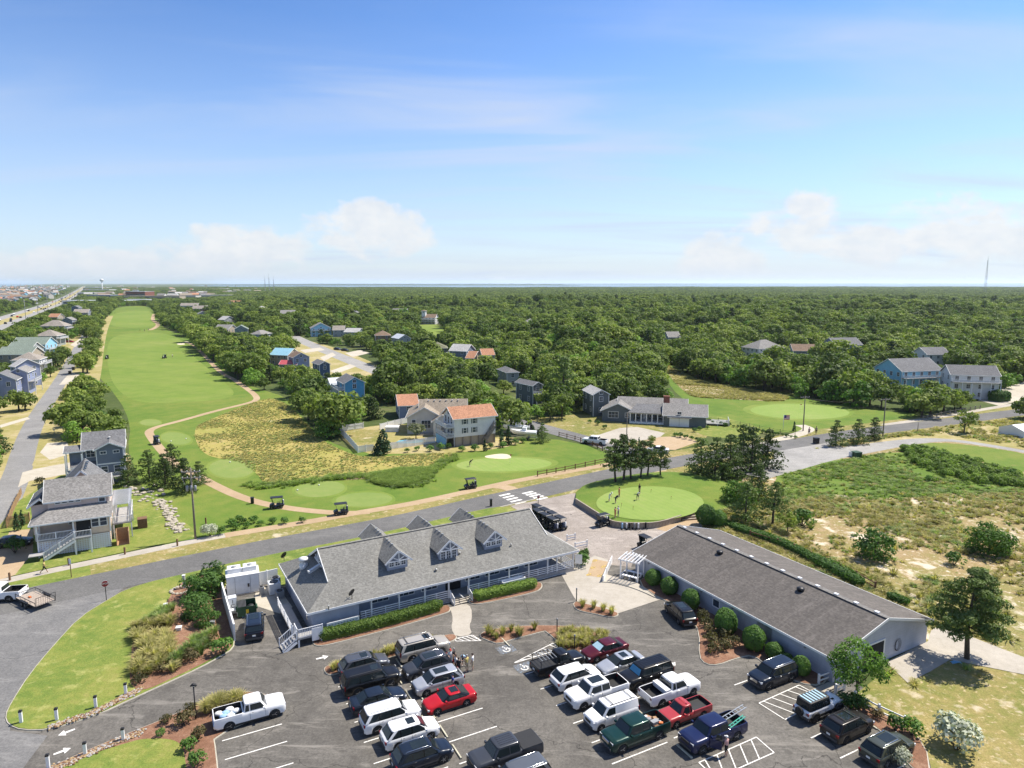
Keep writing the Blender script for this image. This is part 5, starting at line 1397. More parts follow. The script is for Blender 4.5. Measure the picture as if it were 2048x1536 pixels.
def wheel_mesh(r,rim):
	key = (r,rim)
	if key not in _wheel:
		ty = MB().lathe([(r * .62,-.11),(r * .93,-.115),(r,-.07),(r,.07),(r * .93,.115),(r * .62,.11)],20,axis='y')
		rm = MB().lathe([(r * .64,-.09),(r * .64,.085),(r * .56,.10),(r * .50,.06),(.03,.05)],20,axis='y')
		for i in range(5):
			a = i * 2 * math.pi / 5
			rm.bar((0,.085,0),(r * .56 * math.cos(a),.095,r * .56 * math.sin(a)),.09,.03,0)
		_wheel[key] = (ty.mesh('tyre',M['rubber']),rm.mesh('rim',M[rim]))
	return _wheel[key]
def car_proto(style,paint,rim='alloy',opts=()):
	S = STYLES[style]; h = S['L'] / 2; W = S['W'] / 2; r = S['r']; gc = S['gc']; pm = M['paint_' + paint]
	root = bpy.data.objects.new('car',None); root.empty_display_size = .3; col.objects.link(root)
	xf,xr = S['wb'] / 2 + (.06 if 'bed' not in S else .2),-S['wb'] / 2 + (.06 if 'bed' not in S else .2)
	if 'bed' in S: xf,xr = h - .98,h - .98 - S['wb']
	bed = S.get('bed'); bx = bed * h if bed else None
	boxy = S.get('boxy',False)
	top = [(-h,S['tail'] - (.10 if not bed else 0)),(-h * .93,S['tail']),(S['rb'] * h,S['tail'] if style in ('sedan','coupe') else S['belt']),(S['ws'] * h,S['cowl']),(h * .84,S['hood'] + .03),(h * .96,S['hood'] - .05),(h,S['hood'] - .22)]
	plan = [(-h,.86),(-h * .965,.95),(-h * .8,1.0),(h * .62,1.0),(h * .86,.95),(h * .96,.85),(h,.66)]
	if bed: plan = [(-h,.97),(-h * .8,1.0),(h * .7,1.0),(h * .92,.96),(h * .985,.88),(h,.72)]
	if boxy: plan = [(-h,.80),(-h * .9,.82),(h * .3,.82),(h * .9,.70),(h,.62)]
	ar = r * 1.16
	xs = set([-h,-h * .985,-h * .965,-h * .93,h * .86,h * .93,h * .96,h * .985,h])
	for xc in (xf,xr):
		for i in range(9): xs.add(xc + ar * math.cos(math.pi * i / 8) * .999)
		xs.add(xc + ar * 1.04); xs.add(xc - ar * 1.04)
	n = 20
	for i in range(n): xs.add(-h + 2 * h * i / n)
	if bed: xs |= {bx,bx - .06,-h + .07,-h + .12}
	xs = sorted(xs)
	rings,bedflag = [],[]
	for x in xs:
		hw = W * interp(plan,x); zt_ = interp(top,x)
		zb = gc + (.10 if x > h * .95 or x < -h * .95 else 0)
		for xc in (xf,xr):
			if abs(x - xc) < ar: zb = max(zb,r + math.sqrt(max(0,ar * ar - (x - xc) ** 2)) - .02)
		z1 = max(zb + .02,.52); z2 = max(zb + .05,zt_ - .26)
		inb = bed is not None and (-h + .08 < x < bx - .03)
		bedflag.append(inb)
		pr = [(hw * .95,zb),(hw,z1),(hw * .995,z2),(hw * (.955 if not boxy else .99),zt_ - .06)]
		if inb: zt_ = S['tail']; pr[3] = (hw * .975,zt_ - .03); pr += [(hw - .04,zt_),(hw - .10,zt_),(hw - .12,.72),(0,.72)]
		else:
			crown = .045 if x > S['ws'] * h else .02
			pr += [(hw * .90,zt_ - .012),(hw * .74,zt_ + crown * .5),(hw * .4,zt_ + crown * .9),(0,zt_ + crown)]
		ring = [(x,a,b) for a,b in pr] + [(x,-a,b) for a,b in reversed(pr[:-1])]
		rings.append(ring)
	mb = MB(); nn = len(rings[0])
	vs = [p for rg in rings for p in rg]; mb.v += vs
	for i in range(len(rings) - 1):
		for j in range(nn - 1):
			mb.f.append((i * nn + j,i * nn + j + 1,(i + 1) * nn + j + 1,(i + 1) * nn + j))
			inner = bedflag[i] and bedflag[i + 1] and 4 < j < nn - 6
			edge = bed is not None and (bedflag[i] != bedflag[i + 1]) and 4 < j < nn - 6
			mb.m.append(1 if (inner or edge) else 0); mb.sm.append(not (bed and (bedflag[i] or bedflag[i + 1])))
	for i,rev in ((0,False),(len(rings) - 1,True)):
		idx = [i * nn + j for j in range(nn)]
		mb.f.append(tuple(reversed(idx)) if not rev else tuple(idx)); mb.m.append(0); mb.sm.append(False)
	mb.f = [tuple(reversed(f)) for f in mb.f]
	body = obj('body',mb,[pm,M['plastic_black']],root)
	obj('underbody',MB().b2(-h * .93,h * .93,-W * .86,W * .86,gc - .03,.62),M['plastic_black'],root)
	# greenhouse
	zb,zt_ = S['belt'] - .04,S['H']
	wb_,wt = W * (.93 if not boxy else .80),W * (.76 if not boxy else .74)
	if style == 'van': wt = W * .84
	def ring_at(t,inset=0.0):
		z = zb + (zt_ - zb) * t
		x1 = S['ws'] * h + (S['rf'] - S['ws']) * h * t; x0 = S['rb'] * h + (S['rr'] - S['rb']) * h * t
		w = wb_ + (wt - wb_) * t
		x1 -= inset; x0 += inset; w -= inset * .8
		c = min(.16,.3 * w)
		q = [(x1,-w + c),(x1 + .03,0),(x1,w - c),(x1 - c * .35,w - c * .3),(x1 - c,w),((x0 + x1) / 2,w + .012),(x0 + c * .7,w),(x0 + c * .25,w - c * .3),(x0,w - c),(x0 - .02,0),(x0,-w + c),(x0 + c * .25,-w + c * .3),(x0 + c * .7,-w),((x0 + x1) / 2,-w - .012),(x1 - c,-w),(x1 - c * .35,-w + c * .3)]
		return [(a,b,z) for a,b in q]
	rg = [ring_at(0),ring_at(.5),ring_at(.9),[(a,b,c + .0) for a,b,c in ring_at(.975,.04)],[(a,b,zt_) for a,b,c in ring_at(1.0,.16)],[(a,b,zt_ + .025) for a,b,c in ring_at(1.0,.45)]]
	cab_mat = M['plastic_black'] if 'softtop' in opts else pm
	dark = 1 if style in ('crossover','suv','bigsuv','sedan','coupe') else 0
	cab = obj('cabin',MB().loft(rg[:3],dark,False,True).loft(rg[2:],0,True,True),[cab_mat,M['plastic_gloss']],root)
	if style in ('crossover','suv','bigsuv'):
		for s in (-1,1):
			q = [(S['rb'] * h + .02,s * (wb_ + .012),zb + .02),(S['rb'] * h + .30,s * (wb_ + .012),zb + .02),(S['rr'] * h + .42,s * (wt + .05),zb + (zt_ - zb) * .93),(S['rr'] * h + .12,s * (wt + .03),zb + (zt_ - zb) * .93)]
			obj('rear_pillar',MB().slab(q if s < 0 else q[::-1],.03),pm,root)
			q = [(S['ws'] * h - .02,s * (wb_ - .10),zb + .02),(S['ws'] * h - .12,s * (wb_ - .0),zb + .02),(S['rf'] * h - .14,s * (wt + .03),zb + (zt_ - zb) * .93),(S['rf'] * h - .02,s * (wt - .08),zb + (zt_ - zb) * .93)]
			obj('front_pillar',MB().slab(q if s > 0 else q[::-1],.03),pm,root)
	# glass: panes lie a few mm proud of the cabin
	def side_pt(x,t,s): w = wb_ + (wt - wb_) * t; return (x,s * (w + .022),zb + (zt_ - zb) * t)
	ta,tb = .10,.82
	xa = lambda t: S['ws'] * h + (S['rf'] - S['ws']) * h * t - .16; xb = lambda t: S['rb'] * h + (S['rr'] - S['rb']) * h * t + (.30 if not bed else .10)
	for s in (-1,1):
		cuts = [None] + [p * h for p in S['pil']] + [None]
		for i in range(len(cuts) - 1):
			if S.get('cargo') and i > 0: continue
			f0 = xa(ta) if cuts[i] is None else cuts[i] - .045; f1 = xa(tb) if cuts[i] is None else cuts[i] - .045
			b0 = xb(ta) if cuts[i + 1] is None else cuts[i + 1] + .045; b1 = xb(tb) if cuts[i + 1] is None else cuts[i + 1] + .045
			if style in ('crossover','sedan','coupe') and cuts[i + 1] is None: b0 += .04; b1 += .10
			if f0 - b0 < .1: continue
			q = [side_pt(f0,ta,s),side_pt(f1,tb,s),side_pt(b1,tb,s),side_pt(b0,ta,s)]
			if s > 0: q.reverse()
			obj('side_window',MB().slab(q,.02),M['car_glass'],root)
	def end_glass(name,front,mat='car_glass',t0=.10,t1=.86,off=.032,yin=.13):
		q = []
		for t,sgn in ((t0,1),(t0,-1),(t1,-1),(t1,1)):
			x = (S['ws'] * h + (S['rf'] - S['ws']) * h * t + off) if front else (S['rb'] * h + (S['rr'] - S['rb']) * h * t - off)
			w = wb_ + (wt - wb_) * t - yin
			q.append((x,sgn * w,zb + (zt_ - zb) * t))
		if not front: q.reverse()
		q.reverse()
		return obj(name,MB().slab(q,.02),M[mat],root)
	if style in ('sedan','coupe'): end_glass('windscreen',True,t0=.06,t1=.93); end_glass('rear_window',False,t0=.1,t1=.93)
	else:
		end_glass('windscreen',True,t1=.9)
		if not S.get('cargo'): end_glass('rear_window',False,t0=.12 if not bed else .15,t1=.8)
	for o in opts:
		if o == 'sunshade': end_glass('sunshade',True,'shade_silver',.16,.84,.04,.2)
		if o == 'blueshade': end_glass('sunshade',True,'shade_blue',.16,.84,.04,.2)
	# wheels
	tm,rm = wheel_mesh(r,rim)
	for x in (xf,xr):
		for s in (-1,1):
			w = thing_part('wheel',root,(x,s * (W * (.96 if not boxy else .9) - .09),r),0 if s > 0 else math.pi)
			link_mesh('tyre',tm,w); link_mesh('rim',rm,w)
	# lamps, grille, bumpers, handles, mirrors
	fh = S['hood'] - .20
	fx = lambda y: h - .06 - .25 * (abs(y) / W) ** 2.2
	for s in (-1,1):
		obj('headlight',MB().box((h - .16,s * W * .70,fh + .02),(.22,.34,.16 if not boxy else .2)),M['lamp_glass'],root)
		obj('tail_light',MB().box((-h + .05,s * W * (.80 if not boxy else .7),S['tail'] - .20),(.10,.26,.22 if style not in ('bigsuv','van') else .4)),M['tail_red'],root)
		obj('mirror',MB().box((S['ws'] * h - .32,s * (W + .10),S['belt'] + .08),(.14,.22,.17)),pm if 'chromemirror' not in opts else M['plastic_black'],root)
		hx = [p * h for p in S['pil']]
		for x in hx: obj('door_handle',MB().box((x + .22,s * (W * 1.0 + .01),S['belt'] - .14),(.18,.03,.035)),M['chrome'] if paint in ('black','navy','white','beige') else pm,root)
		for x in hx + [S['ws'] * h - .20] + ([] if bed else []):
			obj('door_seam',MB().b2(x - .009,x + .009,s * W - .012,s * W + .0045,gc + .2,S['belt'] - .08) if s > 0 else MB().b2(x - .009,x + .009,s * W - .0045,s * W + .012,gc + .2,S['belt'] - .08),M['plastic_black'],root)
		obj('sill',MB().b2(xr + ar + .02,xf - ar - .02,s * W * .99 - .05,s * W * .99 + .012,gc - .02,gc + .13) if s > 0 else MB().b2(xr + ar + .02,xf - ar - .02,s * W * .99 - .012,s * W * .99 + .05,gc - .02,gc + .13),M['plastic_black'] if 'steps' not in opts else M['chrome'],root)
		if 'rails' in opts: obj('roof_rail',MB().tube([(S['rf'] * h - .2,s * wt * .84,zt_ + .02),(S['rf'] * h - .35,s * wt * .84,zt_ + .075),(S['rr'] * h + .35,s * wt * .84,zt_ + .075),(S['rr'] * h + .2,s * wt * .84,zt_ + .02)],.022,5),M['chrome'] if 'black' not in paint else M['plastic_grey'],root)
	obj('grille',MB().box((h - .045,0,fh - .06),(.14,W * .85,.24)),M['plastic_black'] if 'chromegrille' not in opts else M['chrome'],root)
	obj('front_bumper',MB().box((h - .10,0,gc + .20),(.26,W * 1.42,.20)),M['plastic_grey'] if not ('chromebumper' in opts) else M['chrome'],root)
	obj('rear_bumper',MB().box((-h + .03,0,gc + .24),(.16,W * 1.66,.20)),M['chrome'] if ('chromebumper' in opts or (bed and paint == 'white')) else M['plastic_grey'],root)
	obj('number_plate',MB().box((-h - .045 if not boxy else -h - .06,0 if not boxy else -.4,S['tail'] - .34 if not bed else gc + .42),(.02,.32,.16)),M['sign_white'],root)
	if 'sunroof' in opts: obj('sunroof',MB().b2(S['rf'] * h - .95,S['rf'] * h - .28,-wt * .58,wt * .58,zt_ - .02,zt_ + .034),M['car_glass'],root)
	if 'panoroof' in opts: obj('sunroof',MB().b2(max(S['rr'] * h + .3,S['rf'] * h - 1.5),S['rf'] * h - .25,-wt * .62,wt * .62,zt_ - .02,zt_ + .034),M['car_glass'],root)
	if 'ribs' in opts:
		for i in range(5): obj('roof_rib',MB().b2(S['rr'] * h + .25,S['rf'] * h - .3,-wt * .6 + i * wt * .3 - .03,-wt * .6 + i * wt * .3 + .03,zt_,zt_ + .042),pm,root)
	if 'softtop' in opts:
		for i in range(6): obj('roof_rib',MB().b2(S['rf'] * h - .5 - i * .36,S['rf'] * h - .34 - i * .36,-wt * .82,wt * .82,zt_ - .02,zt_ + .045),M['shade_silver'],root)
		sp = thing_part('spare_wheel',root,(-h - .15,0,.95),R(90)); a,b = wheel_mesh(r * .95,rim); link_mesh('tyre',a,sp); link_mesh('rim',b,sp)
		for s in (-1,1):
			for x in (xf,xr): obj('fender_flare',MB().tube([(x + (ar + .05) * math.cos(q),s * W * .93,r + (ar + .05) * math.sin(q)) for q in [R(12 + i * 19.5) for i in range(9)]],.09,6),M['plastic_black'],root)
		for s in (-1,1): obj('hood_scoop',MB().box((h * .55,s * .35,S['hood'] + .12),(.3,.16,.05)),M['plastic_black'],root)
	if 'crossbars' in opts:
		for x in (S['rf'] * h - .55,S['rr'] * h + .6): obj('cross_bar',MB().bar((x,-wt * .85,zt_ + .10),(x,wt * .85,zt_ + .10),.06,.03),M['plastic_black'],root)
		for s in (-1,1): obj('roof_rail',MB().bar((S['rf'] * h - .2,s * wt * .85,zt_ + .06),(S['rr'] * h + .2,s * wt * .85,zt_ + .06),.03,.05),M['plastic_black'],root)
	if 'ladder_rack' in opts:
		for i in range(5): obj('rack_bar',MB().bar((bx - .2 - i * .38,-W * .88,1.78),(bx - .2 - i * .38,W * .88,1.78),.05,.05),M['galvanised'],root)
		for s in (-1,1):
			obj('rack_side',MB().bar((bx - .15,s * W * .88,1.75),(-h + .15,s * W * .88,1.75),.05,.05),M['black_metal'],root)
			for x in (bx - .2,-h + .3): obj('rack_post',MB().bar((x,s * W * .9,S['tail'] - .05),(x,s * W * .88,1.75),.05),M['black_metal'],root)
		obj('bed_cover',MB().b2(-h + .1,bx - .06,-W + .1,W - .1,S['tail'] - .12,S['tail'] - .04),M['plastic_black'],root)
	if 'toolbox' in opts: obj('tool_box',MB().b2(bx - .62,bx - .1,-W + .08,W - .08,1.0,S['tail'] + .16),M['white_metal'],root)
	if 'cap' in opts: obj('bed_cap',MB().b2(-h + .06,bx - .02,-W + .03,W - .03,S['tail'],S['tail'] + .05),M['plastic_black'],root)
	if 'load' in opts:
		rnd = random.Random(5)
		for i in range(12): obj('load',MB().box((rnd.uniform(-h + .5,bx - .3),rnd.uniform(-W * .6,W * .6),rnd.uniform(.85,1.15)),(rnd.uniform(.25,.7),rnd.uniform(.2,.5),rnd.uniform(.2,.45)),rnd.uniform(0,3)),M[rnd.choice(['pine_board','white_metal','orange_paint','grey_metal','brown_wood','cloth_grey'])],root)
	if 'bags' in opts:
		rnd = random.Random(3)
		for i in range(9):
			lump = MB().lathe([(.05,-.16),(.26,-.12),(.32,0),(.24,.13),(.06,.19)],8)
			o = obj('load',lump,M[['cloth_white','cloth_blue','cloth_white'][i % 3]],root,(rnd.uniform(-h + .45,bx - .4),rnd.uniform(-W * .6,W * .6),.95 + .06 * (i % 3))); o.scale = (1.2,.9,1)
	if 'ladder' in opts:
		ld = MB()
		for dy,mm in ((-.2,0),(.2,0)): ld.bar((bx + .1,dy,1.5),(-h - .5,dy + .1,2.05),.07,.05)
		for i in range(7):
			t = (i + .5) / 7; x = bx + .1 + (-h - .6 - bx) * t; z = 1.5 + .55 * t
			ld.bar((x,-.2 + .1 * t,z),(x,.2 + .1 * t,z),.05,.04)
		obj('ladder',ld,M['ladder_grey'],root)
		ld2 = MB().bar((bx - .1,.5,1.15),(-h + .2,.62,1.75),.08,.05).bar((bx - .1,.75,1.15),(-h + .2,.85,1.75),.08,.05)
		for i in range(5): t = (i + .5) / 5; ld2.bar((bx - .1 + (-h + .3 - bx) * t,.5 + .1 * t,1.15 + .6 * t),(bx - .1 + (-h + .3 - bx) * t,.75 + .1 * t,1.15 + .6 * t),.05,.04)
		obj('ladder',ld2,M['ladder_teal'],root)
	if 'opendoor' in opts:
		q = [(S['ws'] * h - .2,W,gc + .2),(S['ws'] * h - .2,W,S['belt']),(S['ws'] * h - .75,W + .78,S['belt']),(S['ws'] * h - .75,W + .78,gc + .2)]
		d = obj('open_door',MB().slab(q,.06),pm,root)
		q = [(S['ws'] * h - .45,W + .36,S['belt']),(S['ws'] * h - .5,W + .42,S['H'] - .15),(S['ws'] * h - .75,W + .74,S['H'] - .2),(S['ws'] * h - .75,W + .78,S['belt'])]
		obj('door_window',MB().slab(q,.03),M['car_glass'],d)
	return root
def car(label,style,paint,pos,heading,rim='alloy',opts=(),group=None,cat=None,name=None,z=None):
	o = car_proto(style,paint,rim,opts)
	nm = name or {'crossover': 'crossover','suv': 'sport_utility_vehicle','bigsuv': 'sport_utility_vehicle','sedan': 'sedan','coupe': 'coupe','van': 'cargo_van','offroad': 'off_road_vehicle'}.get(style,'pickup_truck')
	o.name = nm
	o.location = (pos.x,pos.y,Z_ROAD if z is None else z); o.rotation_euler = (0,0,heading)
	return tag(o,label,cat or {'sedan': 'sedan','coupe': 'coupe','van': 'van','crossover': 'suv','suv': 'suv','bigsuv': 'suv','offroad': 'off-roader'}.get(style,'pickup truck'),group)
PK = 'vehicles parked in the clubhouse car park'
UP,DN = LA,LA + math.pi
car('dark grey crossover at the planter end of the left row','crossover','grey',LOT(-13.55,21.6),UP,opts=('rails','sunroof'),group=PK)
car('black boxy sport utility vehicle, second in the left row','bigsuv','black',LOT(-13.7,18.65),UP,opts=('rails','sunroof'),group=PK)
car('black sedan in the left row between boxy black vehicle and white three-row one','sedan','navy',LOT(-13.9,15.75),UP,group=PK)
car('white three-row sport utility vehicle in the left row','suv','white',LOT(-13.7,12.8),UP,opts=('rails',),group=PK)
car('white crossover with small sunroof, next to the navy one','crossover','white',LOT(-12.9,10.05),UP,opts=('sunroof',),group=PK)
car('navy crossover, lowest of the left row','crossover','navy',LOT(-13.0,7.0),UP,opts=('panoroof','rails'),group=PK)
car('beige and silver large sport utility vehicle beside the planter','bigsuv','beige',LOT(-7.5,21.7),UP,opts=('rails','sunroof','crossbars'),group=PK)
car('grey crossover with glass roof parked nose to nose with the left row','crossover','charcoal',LOT(-8.2,18.6),DN,opts=('panoroof','rails'),group=PK)
car('silver-white crossover with dark sunroof above the red coupe','crossover','silver',LOT(-8.25,15.75),DN,opts=('panoroof',),group=PK)
car('bright red coupe with sunroof','coupe','red',LOT(-8.35,12.8),DN,opts=('sunroof',),group=PK)
car('dark grey pickup with ribbed roof and covered bed at the bottom edge','crew','charcoal',LOT(-7.25,4.1),DN,opts=('ribs','cap'),group=PK)
car('silver vehicle cut off by the bottom edge, next to the dark grey pickup','suv','steel',LOT(-7.6,1.2),DN,opts=('rails',),group=PK)
car('black pickup with pale ladder rack beside the striped zone','midsize','black',LOT(3.2,13.3),UP,'dark_alloy',('ladder_rack',),group=PK)
car('white crossover right below the black rack pickup','crossover','white',LOT(3.4,10.5),UP,group=PK)
car('white crew-cab pickup with glass roof','crew','white',LOT(3.7,7.55),DN,opts=('panoroof',),group=PK)
car('white cargo van with roof strips','van','white',LOT(3.1,4.45),DN,opts=('crossbars',),group=PK)
car('dark green pickup with cluttered bed','crew','green',LOT(3.35,1.5),DN,opts=('load','chromebumper','chromegrille'),group=PK)
car('maroon sedan with silver sunshade by the grass bed','sedan','maroon',LOT(8.6,13.25),DN,opts=('sunshade','rails')[:1],group=PK)
car('silver sedan with sunroof below the maroon one','sedan','silver',LOT(8.5,10.4),DN,opts=('sunroof',),group=PK)
car('black large sport utility vehicle with blue sunshade','bigsuv','black',LOT(9.3,7.6),DN,opts=('blueshade','ribs','rails'),group=PK)
car('white extended-cab pickup with white tool box in its bed','extcab','white',LOT(9.8,4.75),UP,opts=('toolbox',),group=PK)
car('faded red small pickup with empty bed','compactpu','faded_red',LOT(8.8,1.8),DN,opts=('chromebumper',),group=PK)
car('blue pickup with ladders in its bed and driver door open','crew','blue',LOT(8.9,-1.5),DN,opts=('ladder','opendoor'),group=PK)
car('dark navy sport utility vehicle by the barn shrubs','suv','navy',LOT(20.0,2.2),DN,opts=('rails','chromegrille'),group=PK)
car('white off-roader with slatted dark top and spare wheel','offroad','white',LOT(19.6,-3.1),UP,'dark_alloy',('softtop',),group=PK)
car('umber crossover with roof bars right of the off-roader','crossover','umber',LOT(19.5,-6.0),UP,'dark_alloy',('crossbars','panoroof'),group=PK)
car('olive wagon with glass roof in the lower right corner','crossover','olive',LOT(19.8,-9.3),UP,opts=('panoroof','rails'),group=PK)
car('white extended-cab pickup loaded with bags by the golden grasses','extcab','white',LOT(-24.2,19.0),UP,opts=('bags',),group=PK)
p_,q_ = G(1368,1259.5),G(1346.5,1219.5)
car('black crossover driving away past the barn shrubs','crossover','black',(p_ + q_) / 2 + Vector((.2,.2,0)),R(104),opts=('rails','panoroof'))
p_,q_ = G(513,1289),G(506,1240)
car('dark navy crossover parked beside the clubhouse service yard','suv','navy',(p_ + q_) / 2,R(110),opts=('rails','panoroof'))
car('white crew-cab pickup towing a trailer at the left edge','crew','white',G(9,1202) + Vector((-1.0,.3,0)),R(188))
car('dark blue sedan parked beneath the pink house','sedan','navy',G(25,1092),R(20),z=.035)
car('white pickup on the far residential street by the split-rail fence','crew','white',G(1190,888),R(152),z=.035)
car('red car on the sandy drive of the left street','sedan','red',G(140,685),R(10),z=.035)
car('white boat-tailed sedan beside the weathered left-row house','sedan','white',G(104,741),R(30),z=.035)
for i,(px,py,hd,pt,lb) in enumerate(((1005,838,20,'white','white car behind the boats near the residential street'),(675,700,-35,'charcoal','dark car in the sandy street drive'),(690,702,-35,'black','black car in the sandy street drive'),(150,672,60,'charcoal','dark car on the left street verge'),(1280,912,160,'silver','silver car on the main road behind the pines'),(1315,905,160,'white','white car on the main road behind the pines'))):
	car(lb,'sedan',pt,G(px,py),R(hd),z=.035)
# ------------------------------------------------------------------ plants
import numpy as np
rng = np.random.default_rng(11)
def leaf_mesh(name,c,n,s,tint,mats,asp=0.7,extra=None,droop=0.0):
	"one mesh of pointed leaf blades: centres c, facing n, half-length s"
	N = len(c); n = n / np.maximum(1e-6,np.linalg.norm(n,axis=1))[:,None]
	r = rng.normal(size=(N,3)); t = np.cross(n,r); t /= np.maximum(1e-6,np.linalg.norm(t,axis=1))[:,None]
	b = np.cross(n,t); s = np.broadcast_to(s,(N,))[:,None]
	v = np.empty((N,4,3)); v[:,0] = c - t * s; v[:,1] = c + b * s * asp - n * s * .12; v[:,2] = c + t * s; v[:,3] = c - b * s * asp - n * s * .12
	v = v.reshape(-1,3); f = np.arange(N * 4,dtype=np.int32); nv = N * 4
	tv = np.repeat(tint,4)
	me = bpy.data.meshes.new(name)
	ev,ef = [],[]
	if extra: ev,ef = extra.v,extra.f
	me.vertices.add(nv + len(ev)); me.vertices.foreach_set('co',np.concatenate([v.ravel(),np.array(ev,dtype=float).ravel()]) if ev else v.ravel())
	loops = np.concatenate([f,np.array([i + nv for q in ef for i in q],dtype=np.int32)]) if ef else f
	me.loops.add(len(loops)); me.loops.foreach_set('vertex_index',loops)
	starts = np.arange(N,dtype=np.int32) * 4
	if ef:
		ls = np.cumsum([0] + [len(q) for q in ef])[:-1] + nv
		starts = np.concatenate([starts,ls.astype(np.int32)])
	me.polygons.add(len(starts)); me.polygons.foreach_set('loop_start',starts)
	mi = np.zeros(len(starts),dtype=np.int32); mi[N:] = 1
	for m in (mats if isinstance(mats,(list,tuple)) else [mats]): me.materials.append(M[m])
	me.polygons.foreach_set('material_index',mi)
	a = me.attributes.new('tint','FLOAT','POINT')
	a.data.foreach_set('value',np.concatenate([tv,np.zeros(len(ev))]).astype(np.float32))
	me.update(); me.validate()
	return me
def sphere_pts(n,up=-1.0):
	p = rng.normal(size=(n * 6 + 24,3)); p /= np.linalg.norm(p,axis=1)[:,None]
	return p[p[:,2] > up][:n]
def clumps(cs,rs,per,size,flat=0.8,up=-.35,jit=.55,tv=.35):
	"leaf blades over many rounded leaf clumps; sparse leaves inside"
	C,Nn,T = [],[],[]
	for (c,r) in zip(cs,rs):
		m = max(4,int(per * r * r)); d = sphere_pts(m,up); m = len(d)
		rad = r * rng.uniform(.72,1.06,m)[:,None]
		C.append(c + d * rad * np.array([1,1,flat])); Nn.append(d + rng.normal(scale=jit,size=(m,3)) * .6 + np.array([0,0,.25]))
		base = rng.uniform(.15,.85)
		T.append(np.clip(base + rng.normal(scale=tv * .5,size=m),0,1))
	C = np.concatenate(C); Nn = np.concatenate(Nn); T = np.concatenate(T)
	return C,Nn,rng.uniform(.7,1.3,len(C)) * size,T
def trunk_mb(h,r,limbs=4,spread=1.0,lean=0.0,seed=0):
	rd = random.Random(seed); mb = MB()
	top = Vector((lean * h,rd.uniform(-.1,.1) * h,h * .62))
	mb.tube([(0,0,-.15),(lean * h * .2,0,h * .2),(lean * h * .55,0,h * .42),top],[r * 1.25,r,r * .8,r * .5],7)
	for i in range(limbs):
		a = i * 6.283 / limbs + rd.uniform(-.4,.4); z = h * rd.uniform(.28,.5); s = Vector((lean * z,0,z))
		e = s + Vector((math.cos(a) * spread * .6,math.sin(a) * spread * .6,h * rd.uniform(.2,.4)))
		mb.tube([s,s * .45 + e * .55 + Vector((0,0,-.05 * h)),e],[r * .55,r * .38,r * .15],5)
	return mb
def oak(seed,R_=4.0,H_=6.0,leaf=.30,per=24,mat='oak_leaf',nc=34,low=.28):
	global rng
	rng = np.random.default_rng(seed)
	d = sphere_pts(nc,-.25 if low > .1 else -.85); cs = d * np.array([R_ * .76,R_ * .76,H_ * (1 - low) * .55]) * rng.uniform(.75,1.08,(len(d),1)) + np.array([0,0,H_ * (low + (1 - low) * .42)])
	rs = rng.uniform(.20,.36,len(d)) * R_
	inner = rng.normal(size=(6,3)) * np.array([R_ * .3,R_ * .3,H_ * .1]) + np.array([0,0,H_ * .5])
	C,Nn,S,T = clumps(np.concatenate([cs,inner]),np.concatenate([rs,np.full(6,R_ * .4)]),per,leaf,.78)
	return C,Nn,S,T
def mk_tree(kind,seed,**k):
	"crown mesh, trunk mesh"
	C,Nn,S,T = oak(seed,**k)
	H_ = k.get('H_',6.0)
	tr = trunk_mb(H_,.16 + H_ * .012,5,k.get('R_',4) * .9,seed=seed)
	return leaf_mesh('crown',C,Nn,S,T,k.get('mat','oak_leaf'),.72),tr.mesh('trunk',M['bark']),(C,Nn,S,T,tr)
def pine(seed,H_=8.0,R_=3.2,leaf=.26,per=30,tiers=9,lean=.05,bare=.35,mat='pine_needle',cl=.17):
	global rng
	rng = np.random.default_rng(seed); rd = random.Random(seed)
	cs,rs,lim = [],[],[]
	for i in range(tiers):
		t = i / (tiers - 1); z = H_ * (bare + (1 - bare) * t * .97); w = R_ * (1 - t) ** .6 * (.75 + .35 * rd.random()) * (1.0 if t > .12 else .8) + .25
		nb = max(2,int(5.5 * (1 - t * .6)))
		for j in range(nb):
			a = 6.283 * j / nb + rd.uniform(-.5,.5); rr_ = w * rd.uniform(.7,1.05)
			e = (math.cos(a) * rr_ + lean * z,math.sin(a) * rr_,z + rd.uniform(-.2,.35))
			lim.append(((lean * z,0,z - .35),e))
			for q in (.45,.72,1.0):
				cs.append((lean * z + (e[0] - lean * z) * q,e[1] * q,z + (e[2] - z) * q + .08)); rs.append(R_ * cl * (1.15 - .25 * q) + .14)
	cs.append((lean * H_,0,H_)); rs.append(R_ * .16)
	C,Nn,S,T = clumps(np.array(cs),np.array(rs),per,leaf,.55,-.5,.8,.4)
	mb = MB().tube([(0,0,-.15),(lean * H_ * .3,.03 * H_,H_ * .3),(lean * H_ * .65,.02 * H_,H_ * .65),(lean * H_,0,H_ * .97)],[.24 * H_ / 8,.18 * H_ / 8,.11 * H_ / 8,.03],8)
	for a,b in lim: mb.tube([a,b],[.05 * H_ / 8,.02],4)
	return C,Nn,S,T,mb
def cedar(seed,H_=5.0,R_=1.9,leaf=.2,per=62,mat='cedar_needle'):
	global rng
	rng = np.random.default_rng(seed)
	cs,rs = [],[]
	for i in range(95):
		t = rng.uniform(0,1) ** 1.3; a = rng.uniform(0,6.283); w = R_ * (1 - t) ** .75 * rng.uniform(.55,.95)
		cs.append((math.cos(a) * w,math.sin(a) * w,H_ * (.06 + .9 * t))); rs.append(R_ * (.34 - .2 * t))
	C,Nn,S,T = clumps(np.array(cs),np.array(rs),per,leaf,1.1,-.8,.6,.35)
	return C,Nn,S,T,MB().tube([(0,0,-.1),(0,0,H_ * .85)],[.14,.02],6)
